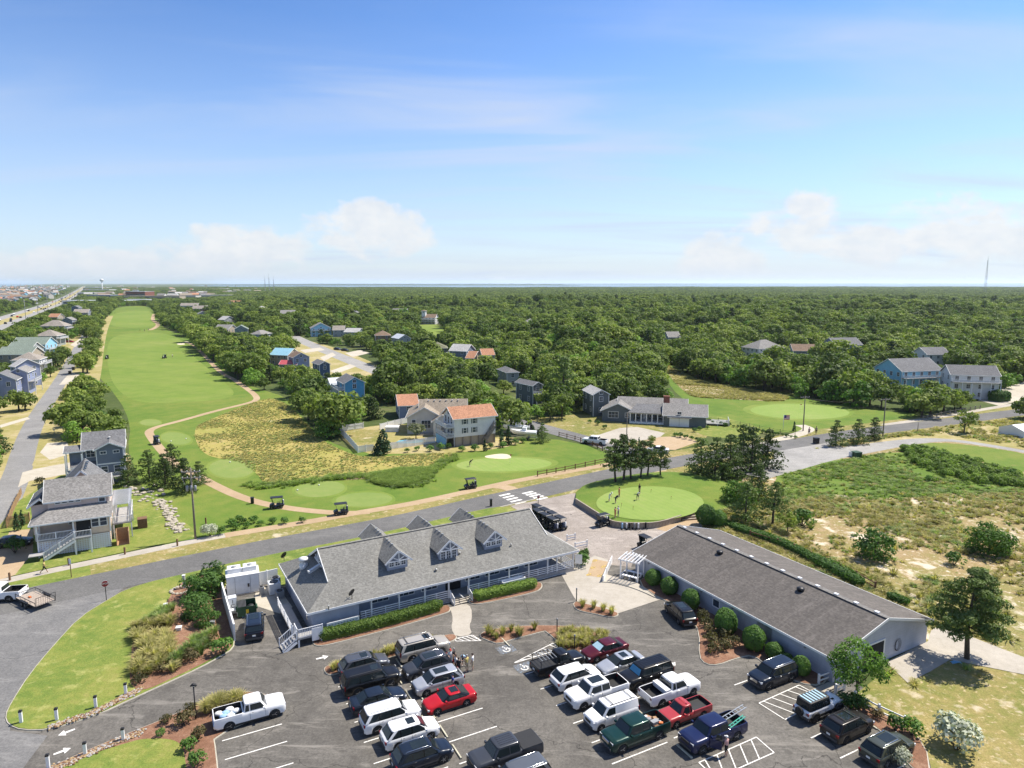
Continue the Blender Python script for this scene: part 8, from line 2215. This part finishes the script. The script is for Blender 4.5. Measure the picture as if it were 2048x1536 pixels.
# ------------------------------------------------------------------ fences
def rail_fence(label,pts,h=1.0,rails=2,mat='brown_wood',step=2.6,name='split_rail_fence',closed_posts=None,rr_=.055,pr=.09,post_extra=.15):
	pts = [Vector((p[0],p[1],0)) for p in pts]; t = thing(name,label,'fence',tuple(pts[0])); posts = closed_posts or []
	if not posts:
		for a,b in zip(pts,pts[1:]):
			n = max(1,round((b - a).length / step)); posts += [a + (b - a) * i / n for i in range(n)]
		posts.append(pts[-1])
	posts = [p - pts[0] for p in posts]
	pm_ = MB().b2(-pr,pr,-pr,pr,-.1,h + post_extra).mesh('post',M[mat])
	for p in posts: link_mesh('post',pm_,t,tuple(p))
	for a,b in zip(posts,posts[1:]):
		for k in range(rails): z = h * (k + 1) / rails - .08; obj('rail',MB().bar(a + Vector((0,0,z + random.uniform(-.02,.02))),b + Vector((0,0,z + random.uniform(-.02,.02))),rr_ * 1.2,rr_ * 2),M[mat],t)
rail_fence('split-rail fence along the footway in front of the bunker green',PX((1075,953),(1130,943),(1190,930),(1215,925)))
rail_fence('split-rail fence between residential street and bunker green',PX((1118,872),(1150,880),(1185,892),(1205,902)),.95)
rail_fence('weathered rail fence behind the barn hedge',PX((1555,1092),(1588,1103),(1622,1119),(1635,1127),(1671,1141),(1712,1158),(1750,1180)),.95,closed_posts=PX((1500,1075),(1555,1092),(1588,1103),(1622,1119),(1650,1131),(1680,1144),(1712,1158),(1750,1180)))
rail_fence('grey rail fence by the sky blue house roadside',PX((1846,840),(1900,828),(1960,818)),1.0,mat='grey_wood')
rail_fence('dark wire-thin fence along the ranch yard border',PX((1395,838),(1480,852),(1560,868),(1590,872)),1.1,3,'black_metal',3.0,rr_=.02,pr=.04)
rail_fence('white three-post rail fence beside the lower right lawn',PX((1709,1405),(1757,1431),(1809,1455)),.95,2,'white_vinyl',10,'vinyl_fence',PX((1709,1405),(1757,1431),(1809,1455)),.06,.09)
rail_fence('short white rail fence at the barn walk, left piece',PX((1637,1369),(1662,1360)),.9,2,'white_vinyl',3,'vinyl_fence',None,.06,.09)
rail_fence('short white rail fence under the barn-corner tree',PX((1671,1389),(1688,1380)),.9,2,'white_vinyl',3,'vinyl_fence',None,.06,.09)
def picket(label,pts,h=1.5,mat='white_vinyl'):
	pts = [Vector((p[0],p[1],0)) for p in pts]; t = thing('picket_fence',label,'fence',tuple(pts[0]))
	for a,b in zip(pts,pts[1:]):
		n = max(1,round((b - a).length / 2.4))
		for i in range(n):
			p,q = a + (b - a) * i / n - pts[0],a + (b - a) * (i + 1) / n - pts[0]; L = (q - p).length; mb = MB(); m = int(L / .16)
			for k in range(m): mb.b2(.02 + k * .16,.14 + k * .16,-.012,.012,.08,h + (.06 if k % 2 else .1))
			mb.b2(0,L,.013,.05,.3,.4).b2(0,L,.013,.05,h - .3,h - .2)
			obj('panel',mb,M[mat],t,tuple(p),math.atan2(q.y - p.y,q.x - p.x)); obj('post',MB().b2(-.07,.07,-.07,.07,0,h + .2),M[mat],t,tuple(p))
picket('white picket fence round the lawn left of the cedar',PX((727,857),(678,864),(697,884),(716,906),(748,902)))
picket('white picket fence in front of the pool',PX((780,899),(830,892),(872,886)))
picket('white fence behind the pool garden',PX((760,860),(790,852),(815,846)))
picket('brown board fence at the pink house corner',PX((60,1048),(14,1056)),1.7,'pine_board'); picket('pale board fence along the pink house street side',PX((14,1056),(28,1020),(44,988)),1.2,'pine_board')
# ------------------------------------------------------------------ plaza: pergola, ramp wall, bench
def pergola():
	a,b,c = G(1240.8,1157),G(1275,1165.5),G(1247,1148); u = (b - a); L = u.length; rz = math.atan2(u.y,u.x); D = 2.0
	t = thing('pergola','white open pergola with bench on the entrance plaza','pergola',tuple(a + Vector((0,0,zt[0]))),rz)
	for x in (0,L):
		for y in (0,D): box('post',M['white_vinyl'],t,(x,y,1.2),(.14,.14,2.4))
		box('side_rail',M['white_vinyl'],t,(x,D / 2,.5),(.06,D,.1))
	for y in (-.02,D + .02): box('beam',M['white_vinyl'],t,(L / 2,y,2.46),(L + .5,.06,.2))
	for i in range(7): box('slat',M['white_vinyl'],t,(-.15 + (L + .3) * i / 6,D / 2,2.64),(.07,D + .9,.16))
	for y in (.25,D - .3):
		be = thing_part('bench',t,(L / 2,y,0)); 
		for k in range(3): box('seat_slat',M['white_vinyl'],be,(0,-.15 + k * .16,.46),(L - .3,.13,.04))
		for k in range(3): box('leg',M['white_vinyl'],be,(-L * .4 + k * L * .4,0,.22),(.08,.34,.44))
pergola()
def white_wall(label,pts,h0,h1,name='ramp_wall',mat='white_vinyl',w=.08):
	pts = [Vector((p[0],p[1],0)) for p in pts]; t = thing(name,label,'wall',(pts[0].x,pts[0].y,zt[0])); n = len(pts) - 1
	for i,(a,b) in enumerate(zip(pts,pts[1:])):
		p,q = a - pts[0],b - pts[0]; L = (q - p).length; ha,hb_ = h0 + (h1 - h0) * i / n,h0 + (h1 - h0) * (i + 1) / n
		obj('panel',MB().add([(0,-w / 2,0),(L,-w / 2,0),(L,-w / 2,hb_),(0,-w / 2,ha),(0,w / 2,0),(L,w / 2,0),(L,w / 2,hb_),(0,w / 2,ha)],[(0,1,2,3),(7,6,5,4),(3,2,6,7),(0,3,7,4),(1,5,6,2),(0,4,5,1)]),M[mat],t,tuple(p),math.atan2(q.y - p.y,q.x - p.x)); obj('post',MB().b2(-.07,.07,-.07,.07,0,ha + .08),M[mat],t,tuple(p))
white_wall('white panelled wall along the plaza ramp',PX((1206,1164),(1212,1150),(1219,1136),(1224,1126)),.75,1.0)
kerb('plaza_step',smooth_line(PX((1203,1165),(1225,1166),(1250,1172),(1280,1182),(1310,1196)),2),.14,.1,M['kerb_concrete'],zt[0])
rail_fence('white rail by the clubhouse ramp at the staging area',PX((1134,1082),(1150,1079)),.85,2,'white_vinyl',3,'vinyl_fence',None,.06,.08); rail_fence('white rail beside the ramp shrubs',PX((1150,1098),(1174,1093)),.85,2,'white_vinyl',3,'vinyl_fence',None,.06,.08)
# ------------------------------------------------------------------ service yard left of the clubhouse
white_wall('long white yard wall beside the mulch bed',PX((446,1199),(454,1227),(462,1255),(470,1283)),2.0,1.9,'yard_wall','white_trim',.16)
white_wall('grey board screen at the back of the service yard',PX((516,1172),(535,1168),(556,1163)),1.7,1.7,'yard_screen','white_trim',.1)
def cooler():
	a,b = G(455,1195),G(520,1184); u = b - a; L = u.length; t = thing('cold_store','white box cold store with rooftop units in the service yard','cold store',(a.x,a.y,Z_ROAD),math.atan2(u.y,u.x))
	obj('cabinet',MB().b2(0,L,0,2.4,0,2.35),M['white_metal'],t); obj('roof_edge',MB().b2(-.05,L + .05,-.05,2.45,2.35,2.45),M['white_trim'],t)
	for x in (.15,L - 1.7):
		u_ = obj('rooftop_unit',MB().b2(x,x + 1.5,.9,2.2,2.45,3.0),M['white_metal'],t); obj('fan_grille',MB().lathe([(.3,3.0),(.3,3.05),(.05,3.06)],12),M['grey_metal'],u_,(x + .75,1.55,0))
	for x in (.9,2.6,3.6): obj('door_seam',MB().b2(x,x + .04,-.02,0,.1,2.2),M['grey_metal'],t)
	obj('door_latch',MB().b2(2.3,2.5,-.08,0,.9,1.3),M['rust_steel'],t); obj('kick_plate',MB().b2(0,L,-.12,0,0,.15),M['pale_concrete'],t)
cooler()
def ice_box():
	p = G(466,1226); t = thing('ice_freezer','white ice freezer lettered ICE beside the dumpster','freezer',(p.x,p.y,Z_ROAD),R(28))
	obj('cabinet',MB().b2(-.42,.42,-.4,.4,.05,1.85),M['white_metal'],t); obj('lid',MB().b2(-.44,.44,-.42,.42,1.85,1.93),M['white_metal'],t); obj('base',MB().b2(-.4,.4,-.38,.38,0,.05),M['plastic_black'],t)
	obj('door',MB().b2(-.36,.36,-.43,-.4,.2,1.75),M['white_trim'],t)
	for i,chx in enumerate('ICE'):
		me = text_mesh(chx,.62); me.materials.clear(); me.materials.append(M['plastic_black']); o = link_mesh('lettering',me,t,(0,-.435,1.48 - i * .5)); o.rotation_euler = (R(90),0,0)
	q = G(471,1238); obj('side_table',MB().b2(-.4,.4,-1.2,-.6,.7,.8).b2(-.35,-.3,-1.15,-1.1,0,.7).b2(.3,.35,-1.15,-1.1,0,.7),M['white_metal'],t)
ice_box()
def dumpster():
	p = G(494,1229); t = thing('dumpster','dark green dumpster with yellow sticker in the service yard','dumpster',(p.x,p.y,Z_ROAD),R(24)); w = .05
	obj('bin',MB().b2(-1,1,-.8,-.75,.15,1.25).b2(-1,1,.75,.8,.15,1.45).b2(-1,-.95,-.75,.75,.15,1.3).b2(.95,1,-.75,.75,.15,1.3).b2(-1,1,-.75,.75,.15,.2),M['dumpster_green'],t)
	lid = thing_part('lid',t,(-.5,0,1.4)); 
	for i in range(7): obj('lid_rib',MB().slab([(-.42 + i * .13,-.78,-.08),(-.34 + i * .13,-.78,-.08),(-.34 + i * .13,.76,.06),(-.42 + i * .13,.76,.06)],.04),M['plastic_grey'],lid)
	obj('sticker',MB().b2(-.1,.2,-.815,-.802,.5,.95),M['sticker_yellow'],t)
	for s in (-1,1): obj('fork_pocket',MB().b2(min(s * 1.0,s * 1.15),max(s * 1.0,s * 1.15),-.5,.5,.7,.85),M['dumpster_green'],t); obj('wheel',MB().lathe([(.02,-.03),(.07,-.03),(.07,.03),(.02,.03)],8,axis='y'),M['rubber'],t,(s * .85,-.6,.075))
	obj('trash_bags',MB().lathe([(.1,.25),(.45,.4),(.5,.8),(.3,1.05),(.05,1.1)],9),M['plastic_black'],t,(.45,0,0))
dumpster()
for px,py,lb,w,h in ((549,1186,'large white air-conditioning unit by the clubhouse wall',1.3,1.4),(560,1196,'dark condenser with fan by the clubhouse wall',.9,.9),(552,1172,'condenser behind the yard screen',1.0,1.1),(524,1190,'slim gas cylinder cage by the cold store',.5,1.0)):
	p = G(px,py); t = thing('condenser_unit',lb,'air conditioner',(p.x,p.y,Z_ROAD),CLUB_RZ); obj('casing',MB().b2(-w / 2,w / 2,-w / 2,w / 2,.1,h),M['white_metal' if 'white' in lb else 'grey_metal'],t); obj('fan_ring',MB().lathe([(w * .35,h),(w * .38,h + .08),(w * .3,h + .08),(.05,h + .02)],12),M['black_metal'],t); obj('base',MB().b2(-w / 2 - .05,w / 2 + .05,-w / 2 - .05,w / 2 + .05,0,.1),M['pale_concrete'],t)
def white_pedestal(px,py,label,h,w,mat='white_metal'):
	p = G(px,py); t = thing('utility_pedestal',label,'utility box',(p.x,p.y,.12),R(15)); obj('case',MB().b2(-w / 2,w / 2,-w / 2,w / 2,-.05,h),M[mat],t); obj('hood',MB().b2(-w / 2 - .04,w / 2 + .04,-w / 2 - .04,w / 2 + .04,h,h + .08),M[mat],t)
white_pedestal(369,1178,'white water riser on the lawn by the stone ring',1.6,.28); white_pedestal(332,1222,'small white meter box in the mulch bed',.7,.35); white_pedestal(358,1262,'low white box in the mulch bed',.3,.5); white_pedestal(425,1250,'white stone-like box near the yard wall',.3,.45); white_pedestal(505,1007,'black litter bin on the cart path edge',.9,.5,'black_metal'); white_pedestal(1632,887,'black bin on the gravel lane',1.2,1.0,'black_metal'); white_pedestal(1712,914,'dark green box beside the gravel lane',1.0,1.6,'dumpster_green'); white_pedestal(1703,913,'pale grey box left of the dark green box',.9,.8); white_pedestal(982,1013,'black mailbox on the road verge',1.1,.35,'black_metal'); white_pedestal(588,745 + 10,'small black bin far left street',.9,.7,'black_metal')
for px,py,lb in ((147,740,'farther'),(140,748,'nearer'),(183,664,'farthest'),(178,667,'next-to-farthest')): white_pedestal(px,py,lb + ' black wheeled bin at the kerb of the left street',1.1,.9,'black_metal')
# stone ring round the riser
rs = random.Random(2); t = thing('stone_ring','ring of tan stones round the white riser','stones',tuple(G(362,1181,.12)))
def stone_mesh(seed,mat='rip_rap'):
	rd = random.Random(seed); mb = MB(); rings = []
	for r,z in ((.5,0),(1.0,.25),(.85,.6),(.35,.8)): rings.append([(r * math.cos(a * 1.047) * rd.uniform(.75,1.1),r * math.sin(a * 1.047) * rd.uniform(.75,1.1),z * rd.uniform(.8,1.1)) for a in range(6)])
	return mb.loft(rings,0,True,False).mesh('stone',M[mat])
STN = [stone_mesh(i) for i in range(4)]
for i in range(16):
	a = i * .3927; o = link_mesh('stone',STN[i % 4],t,(1.1 * math.cos(a),1.0 * math.sin(a),0),a); o.scale = (rs.uniform(.2,.3),) * 3
t = thing('rip_rap','band of pale rocks on the slope right of the pink house','rocks',tuple(G(300,1000)))
o0 = G(300,1000)
for i in range(150):
	k = rs.random(); ln = [G(*q) for q in ((268,975),(300,992),(325,1012),(340,1030),(345,1050),(370,1062))]; u = k * 4.999; j = int(u); p = ln[j] + (ln[j + 1] - ln[j]) * (u - j); w = 1.3 if k < .3 else .45
	o = link_mesh('stone',STN[i % 4],t,(p.x - o0.x + rs.gauss(0,w),p.y - o0.y + rs.gauss(0,w * 1.3),-.03),rs.uniform(0,6)); o.scale = (rs.uniform(.22,.5),) * 3
peb_c = bpy.data.collections.new('pebble_library')
for i,m in enumerate(('pebble_tan','brown_wood','pebble_grey')): peb_c.objects.link(lib_obj('pebble_%d' % i,stone_mesh(20 + i,m)))
px_ = []
for q,n in ((PX((105,1456),(190,1427),(255,1394),(280,1383)),900),(PX((100,1545),(165,1516),(232,1487),(282,1468)),900)):
	for i in range(n): u = rs.random() * 2.999; j = int(u); p = q[j] + (q[j + 1] - q[j]) * (u - j); px_.append((p.x + rs.gauss(0,.16),p.y + rs.gauss(0,.22),zt[0] + .11))
for p in [G(rs.uniform(484,548),rs.uniform(1392,1410)) for _ in range(260)]: px_.append((p.x,p.y,zt[0] + .11))
scatter('pebbles',peb_c,px_,[rs.randrange(3) for _ in px_],[rs.uniform(.05,.13) for _ in px_],[rs.uniform(0,6) for _ in px_],label='tan and grey pebbles edging the entrance drive')
# ------------------------------------------------------------------ flat trailer behind the white pickup
def trailer():
	a,b = G(50,1197),G(94,1218); d = (a - b); rz = math.atan2(d.y,d.x); c = (a + b) / 2
	t = thing('flat_trailer','black steel utility trailer with plank deck and mesh sides','trailer',(c.x,c.y,Z_ROAD),rz); L,W = 2.3,1.05
	for i in range(9): obj('plank',MB().b2(-L,L,-W + i * .235 + .008,-W + (i + 1) * .235 - .008,.56,.60),M['trailer_deck'],t)
	for s in (-1,1):
		obj('side_rail',MB().bar((-L,s * W,1.0),(L,s * W,1.0),.05),M['black_metal'],t); obj('side_sill',MB().bar((-L,s * W,.53),(L,s * W,.53),.09),M['black_metal'],t)
		for i in range(5): obj('stake',MB().bar((-L + i * L / 2,s * W,.5),(-L + i * L / 2,s * W,1.0),.04),M['black_metal'],t)
		for x in (-.45,.4):
			w = thing_part('wheel',t,(x,s * (W + .14),.33),0 if s > 0 else math.pi); q,r = wheel_mesh(.33,'alloy'); link_mesh('tyre',q,w); link_mesh('rim',r,w)
		obj('mudguard',MB().b2(-.9,.85,s * (W + .14) - .13,s * (W + .14) + .13,.7,.74),M['black_metal'],t)
	obj('front_rail',MB().bar((L,-W,1.0),(L,W,1.0),.05),M['black_metal'],t)
	g = obj('ramp_gate',MB().bar((-L - .05,-W,.55),(-L - .2,-W,1.6),.04).bar((-L - .05,W,.55),(-L - .2,W,1.6),.04).bar((-L - .2,-W,1.6),(-L - .2,W,1.6),.04),M['black_metal'],t)
	for i in range(9): obj('mesh_bar',MB().bar((-L - .05,-W + .23 * (i + .6),.55),(-L - .2,-W + .23 * (i + .6),1.6),.02),M['black_metal'],g)
	obj('drawbar',MB().bar((L,-.5,.5),(L + 1.3,0,.5),.08).bar((L,.5,.5),(L + 1.3,0,.5),.08),M['black_metal'],t); obj('tool',MB().b2(.6,1.0,.1,.3,.60,.75),M['orange_paint'],t)
trailer()
# ------------------------------------------------------------------ odds and ends
def boat(px,py,hd,label):
	p = G(px,py); t = thing('motor_boat',label,'boat',(p.x,p.y,0),hd); rings = []
	for x,w,z0,z1 in ((-3.2,1.1,1.0,2.0),(-1,1.2,.9,2.0),(1.2,1.05,.95,2.1),(2.6,.55,1.2,2.25),(3.4,.05,1.8,2.35)): rings.append([(x,-w,z1),(x,-w * .8,(z0 + z1) / 2),(x,0,z0),(x,w * .8,(z0 + z1) / 2),(x,w,z1)])
	obj('hull',MB().loft(rings,0,True,False),M['boat_white'],t); obj('console',MB().b2(-.6,.4,-.45,.45,1.95,2.9),M['boat_white'],t); obj('windshield',MB().b2(.4,.45,-.5,.5,2.5,3.0),M['car_glass'],t); obj('outboard',MB().b2(-3.7,-3.2,-.2,.2,1.1,2.5),M['black_metal'],t); obj('trailer_frame',MB().b2(-3.2,4.2,-.6,-.5,.5,.6).b2(-3.2,4.2,.5,.6,.5,.6).b2(-3.2,-3.1,-.6,.6,.5,.6),M['galvanised'],t)
	for s in (-1,1): w = thing_part('wheel',t,(-1,s * .95,.32)); q,r = wheel_mesh(.32,'alloy'); link_mesh('tyre',q,w); link_mesh('rim',r,w)
boat(1034,868,R(175),'white motor boat on a trailer beside the narrow cedars'); boat(1048,878,R(165),'second white boat lying lower by the shrubs')
p = G(1566,862); t = thing('flag_pole','flag on a pole beside the right-hand green','flag',(p.x,p.y,0)); obj('pole',MB().tube([(0,0,0),(0,0,4.2)],.05,6),M['white_metal'],t)
fl = thing_part('flag_cloth',t,(0,0,0))
for i in range(7): obj('stripe',MB().b2(.05,1.5,-.01,.01,2.9 + i * .17,3.07 + i * .17),M['flag_red' if i % 2 == 0 else 'flag_white'],fl)
obj('canton',MB().b2(.05,.65,-.02,.02,3.4,4.09),M['flag_blue'],fl)
for i,(px,py,z) in enumerate(((1020,928,.03),(1600,822,.03),(1302,985,pz),(1342,999,pz),(1243,1013,pz),(1266,1020,pz))):
	p = G(px,py,z); t = thing('flag_stick',('pin flag on the bunker green','pin flag on the right-hand green','small hole marker at the back of the practice green','small hole marker at the right of the practice green','small hole marker at the left of the practice green','small hole marker at the front of the practice green')[i],'pin flag',(p.x,p.y,z)); h = 2.1 if i < 2 else .6
	obj('stick',MB().tube([(0,0,0),(0,0,h)],.02,5),M['flag_white' if i < 2 else 'black_metal'],t); obj('pennant',MB().slab([(.02,0,h - .35 * h / 2),(.5 * h / 2,0,h - .17 * h / 2),(.02,0,h)],.01),M['flag_red'],t)
for px,py,c in ((595,981,'flag_white'),(638,971,'flag_white'),(460,925,'flag_white'),(342,883,'flag_white'),(372,878,'flag_white')):
	o = obj('tee_marker',MB().lathe([(.05,0),(.14,.06),(.14,.16),(.05,.22)],8),M[c],None,tuple(G(px,py,.03))); tag(o,'white ball-shaped tee marker on the mown tee','tee marker','tee markers')
p = G(818,884); sheet('swimming_pool',[p + Vector((a,b,0)) for a,b in ((-3,-1.8),(3,-1.2),(3.4,2),(-2.6,2))],M['pool_water'],zt[0] + .03,1); box_ = thing('hot_tub','white garden spa between fence and pool','spa',tuple(G(785,862))); obj('tub',MB().b2(-1.6,1.6,-1.2,1.2,0,1.1),M['white_metal'],box_); obj('cover',MB().b2(-1.65,1.65,-1.25,1.25,1.1,1.25),M['white_trim'],box_)
p = G(2038,870); t = thing('event_tent','low white marquee at the right edge beyond the lane','tent',(p.x,p.y,0),R(20)); obj('canopy',gable_wall(MB(),-3,6,-3,3,.3,1.7,2.8,'x'),M['white_vinyl'],t); obj('skirt',MB().b2(-3.05,6.05,-3.05,3.05,0,.3),M['white_vinyl'],t)
p = G(1912,1326); t = thing('tarpaulin','crumpled blue tarpaulin in the shade of the large pine','tarpaulin',(p.x,p.y,zt[0])); t.scale = (.55,.55,.55); obj('sheet',MB().loft([[(x,y * .6,.28 * max(0,1 - (x * x + y * y)) + .06 * math.sin(x * 9 + y * 7) ** 2) for y in (-.7,-.4,0,.35,.7)] for x in (-.9,-.5,0,.4,.9)],0,False,True,False),M['tarp_blue'],t)
# ------------------------------------------------------------------ the seaside town, highway and masts far away
layr('highway',HWY,30,'pale_road',2)
layr('highway_verge',[p + Vector((12,-18,0)) for p in HWY],10,'sandy_verge',2)
rt = random.Random(77)
hl,hr_ = smooth_line(HWY,3),None
fc = [MB().loft([[(x,-w,.5),(x,-w,z),(x,w,z),(x,w,.5)] for x,w,z in ((-2.4,.85,1.0),(-2.2,.95,1.15),(-1.7,.8,1.75),(.5,.8,1.75),(1.1,.92,1.15),(2.3,.9,1.0))],0,True,False) for _ in range(1)][0]
fcm = {m: fc.mesh('body',M[m]) for m in ('paint_white','paint_black','paint_grey','paint_red','paint_silver','paint_navy')}
fwm = MB().b2(-1.9,-1.1,-1,1,0,.65).b2(1.0,1.8,-1,1,0,.65).mesh('wheels',M['rubber'])
rs_h = resample(hl,14.0)
for i,p in enumerate(rs_h):
	if rt.random() < .42 and p.y < 2600:
		q = rs_h[min(i + 1,len(rs_h) - 1)]; d = (q - p).normalized(); n = Vector((-d.y,d.x,0)); s = rt.choice([-1,1]); m = rt.choice(list(fcm)); cn = m.split('_')[1]
		t = thing('distant_car','tiny %s car in traffic on the distant highway' % cn,'car',tuple(p + n * s * rt.choice([4,8]) + Vector((0,0,zt[0]))),math.atan2(d.y,d.x) + (0 if s < 0 else math.pi),'tiny %s cars on the distant highway' % cn)
		link_mesh('body',fcm[m],t); link_mesh('wheels',fwm,t)
TW = ['white_siding','tan_siding','cream_siding','grey_siding','sky_siding']; TR = [('orange_shingle','terracotta'),('brown_shingle','brown'),('grey_shingle','grey'),('slate_shingle','slate'),('pale_shingle','pale'),('tan_shingle','tan')]
tm_ = {}
def town_house(p,rz,w,d,h,wl,rf,label,group,flat=False):
	t = thing('distant_building',label,'building',(p.x,p.y,0),rz,group); key = (w,d,h,wl,rf,flat)
	if key not in tm_:
		if flat: tm_[key] = (MB().b2(-w / 2,w / 2,-d / 2,d / 2,0,h).mesh('wall',M[wl]),MB().b2(-w / 2 - .3,w / 2 + .3,-d / 2 - .3,d / 2 + .3,h,h + .5).mesh('roof',M[rf]),MB().b2(-w / 2 + 2,w / 2 - 2,-d / 2 - .06,-d / 2,1,h * .6).mesh('window',M['window_glass']))
		else:
			zr = h + d * .32; tm_[key] = (gable_wall(MB(),-w / 2,w / 2,-d / 2,d / 2,0,h,zr,'x').mesh('wall',M[wl]),MB().slab([(-w / 2 - .5,-d / 2 - .5,h - .2),(w / 2 + .5,-d / 2 - .5,h - .2),(w / 2 + .5,0,zr + .15),(-w / 2 - .5,0,zr + .15)],.2).slab([(w / 2 + .5,d / 2 + .5,h - .2),(-w / 2 - .5,d / 2 + .5,h - .2),(-w / 2 - .5,0,zr + .15),(w / 2 + .5,0,zr + .15)],.2).mesh('roof',M[rf]),MB().b2(-w * .3,w * .3,-d / 2 - .06,-d / 2,h * .6,h * .85).mesh('window',M['window_glass']))
	for nm,me in zip(('wall','roof','window'),tm_[key]): link_mesh(nm,me,t)
n_ = 0
while n_ < 235:
	px = rt.uniform(-20,168); py = rt.uniform(571.5,612) if rt.random() < .5 else rt.uniform(570.5,588)
	lim = 644 - px * .33 if px < 100 else 611 - (px - 100) * .55
	if py > lim - 14: continue
	p = G(px,py); rf,cn = rt.choice(TR); w,d,h = rt.choice([(13,10,7),(16,11,8),(11,9,9),(22,12,9)])
	town_house(p,R(rt.choice([-28,62,-20,70])),w,d,h,rt.choice(TW),rf,'small %s-roofed house in the distant seaside town' % cn,'%s-roofed houses of the distant town' % cn); n_ += 1
for px,py,w,d,h,wl,rf,lb in ((200,601,120,30,6,'white_siding','white_metal_roof','long white flat-roofed store behind the end of the fairway'),(205,590,60,30,8,'navy_siding','white_metal_roof','blue store with pale vaulted roof along the highway'),(190,585,90,40,7,'white_siding','white_metal_roof','wide white commercial block along the highway'),(200,579,120,50,8,'white_siding','pale_shingle','far white commercial block beside the highway'),(195,575,150,60,9,'white_siding','white_metal_roof','farthest white commercial block by the highway'),(280,583,50,40,16,'brick_red','white_metal_roof','tall red building beyond the fairway'),(285,592,70,30,7,'tan_siding','weathered_shingle','brown-roofed block below the tall red building'),(275,599,45,25,6,'white_siding','white_metal_roof','low white block at the fairway end'),(335,592,70,25,8,'tan_siding','tan_shingle','beige condominium row beyond the fairway wood'),(372,591,60,25,8,'cream_siding','tan_shingle','second beige condominium row'),(430,590,80,25,8,'cream_siding','pale_shingle','pale condominium row left of the sound'),(480,588,60,25,8,'tan_siding','orange_shingle','terracotta condominium at the wood edge'),(490,606,40,20,8,'white_siding','pale_shingle','white lodge in the wood left of centre'),(540,586,60,25,6,'white_siding','white_metal_roof','white shed roofs by the power lines')):
	p = G(px,py,h); town_house(p,R(-4),w,d,h,wl,rf,lb,None,True)
for i in range(60):
	px = rt.uniform(170,520); py = rt.uniform(572,596); p = G(px,py); rf,cn = rt.choice(TR)
	town_house(p,R(rt.uniform(-30,60)),rt.choice([14,20,28]),12,7,rt.choice(TW),rf,'small %s-roofed building among the trees beyond the fairway' % cn,'%s roofs beyond the fairway' % cn)
for i in range(14):
	p = rs_h[min(len(rs_h) - 1,12 + i * 9)]; t = thing('power_pole','one of the tall poles lining the distant highway','power pole',tuple(p + Vector((26,0,0))),R(30),'poles along the distant highway'); obj('mast',MB().tube([(0,0,0),(0,0,22)],[.26,.16],6),M['grey_metal'],t); obj('cross_arm',MB().b2(-2,2,-.12,.12,20,20.3),M['grey_metal'],t)
def mast(px,D,top,label,w=3.0):
	x = (px - 1024) / F_PX * D * 1.01; t = thing('radio_mast',label,'mast',(x,D,0)); mb = MB()
	lg = [(w * math.cos(a),w * math.sin(a)) for a in (0,2.094,4.189)]
	for a,b in lg: obj('leg',MB().bar((a,b,0),(a * .18,b * .18,top),.4),M['grey_metal'],t)
	n = 16
	for i in range(n):
		z0,z1 = top * i / n,top * (i + 1) / n; k0,k1 = 1 - .82 * i / n,1 - .82 * (i + 1) / n
		for j in range(3): a,b = lg[j],lg[(j + 1) % 3]; mb.bar((a[0] * k0,a[1] * k0,z0),(b[0] * k1,b[1] * k1,z1),.22)
	obj('bracing',mb,M['grey_metal'],t); obj('antenna',MB().bar((0,0,top),(0,0,top + 12),.4),M['grey_metal'],t)
mast(1952,2300,112,'tall lattice radio mast rising above the right-hand woodland',5.0); mast(548,2600,60,'thin mast by the power lines left of centre',2.0); mast(540,2500,52,'second thin mast left of centre',2.0); mast(557,2500,50,'third thin mast left of centre',2.0)
t = thing('water_tower','pale water tower on the horizon above the highway','water tower',(-2080,3500,0)); obj('tank',MB().lathe([(1,44),(7,46),(9,50),(8,55),(3,58),(.5,58.5)],14),M['white_metal'],t); obj('stem',MB().lathe([(4,0),(2,6),(1.8,44)],10),M['white_metal'],t)
# ------------------------------------------------------------------ the air
def haze():
	m = bpy.data.materials.new('haze_air'); m.use_nodes = True; k = NT(m.node_tree)
	v = k.n('ShaderNodeVolumePrincipled',{'Color': (0.80,0.90,1.0,1),'Density': 0.00004,'Anisotropy': 0.3}); k.n('ShaderNodeOutputMaterial',{'Volume': v.outputs[0]})
	o = obj('haze',MB().b2(-62000,62000,-3000,62000,-3.0,150.0),m); tag(o,'thin sea haze over the whole view',kind='stuff')
haze()
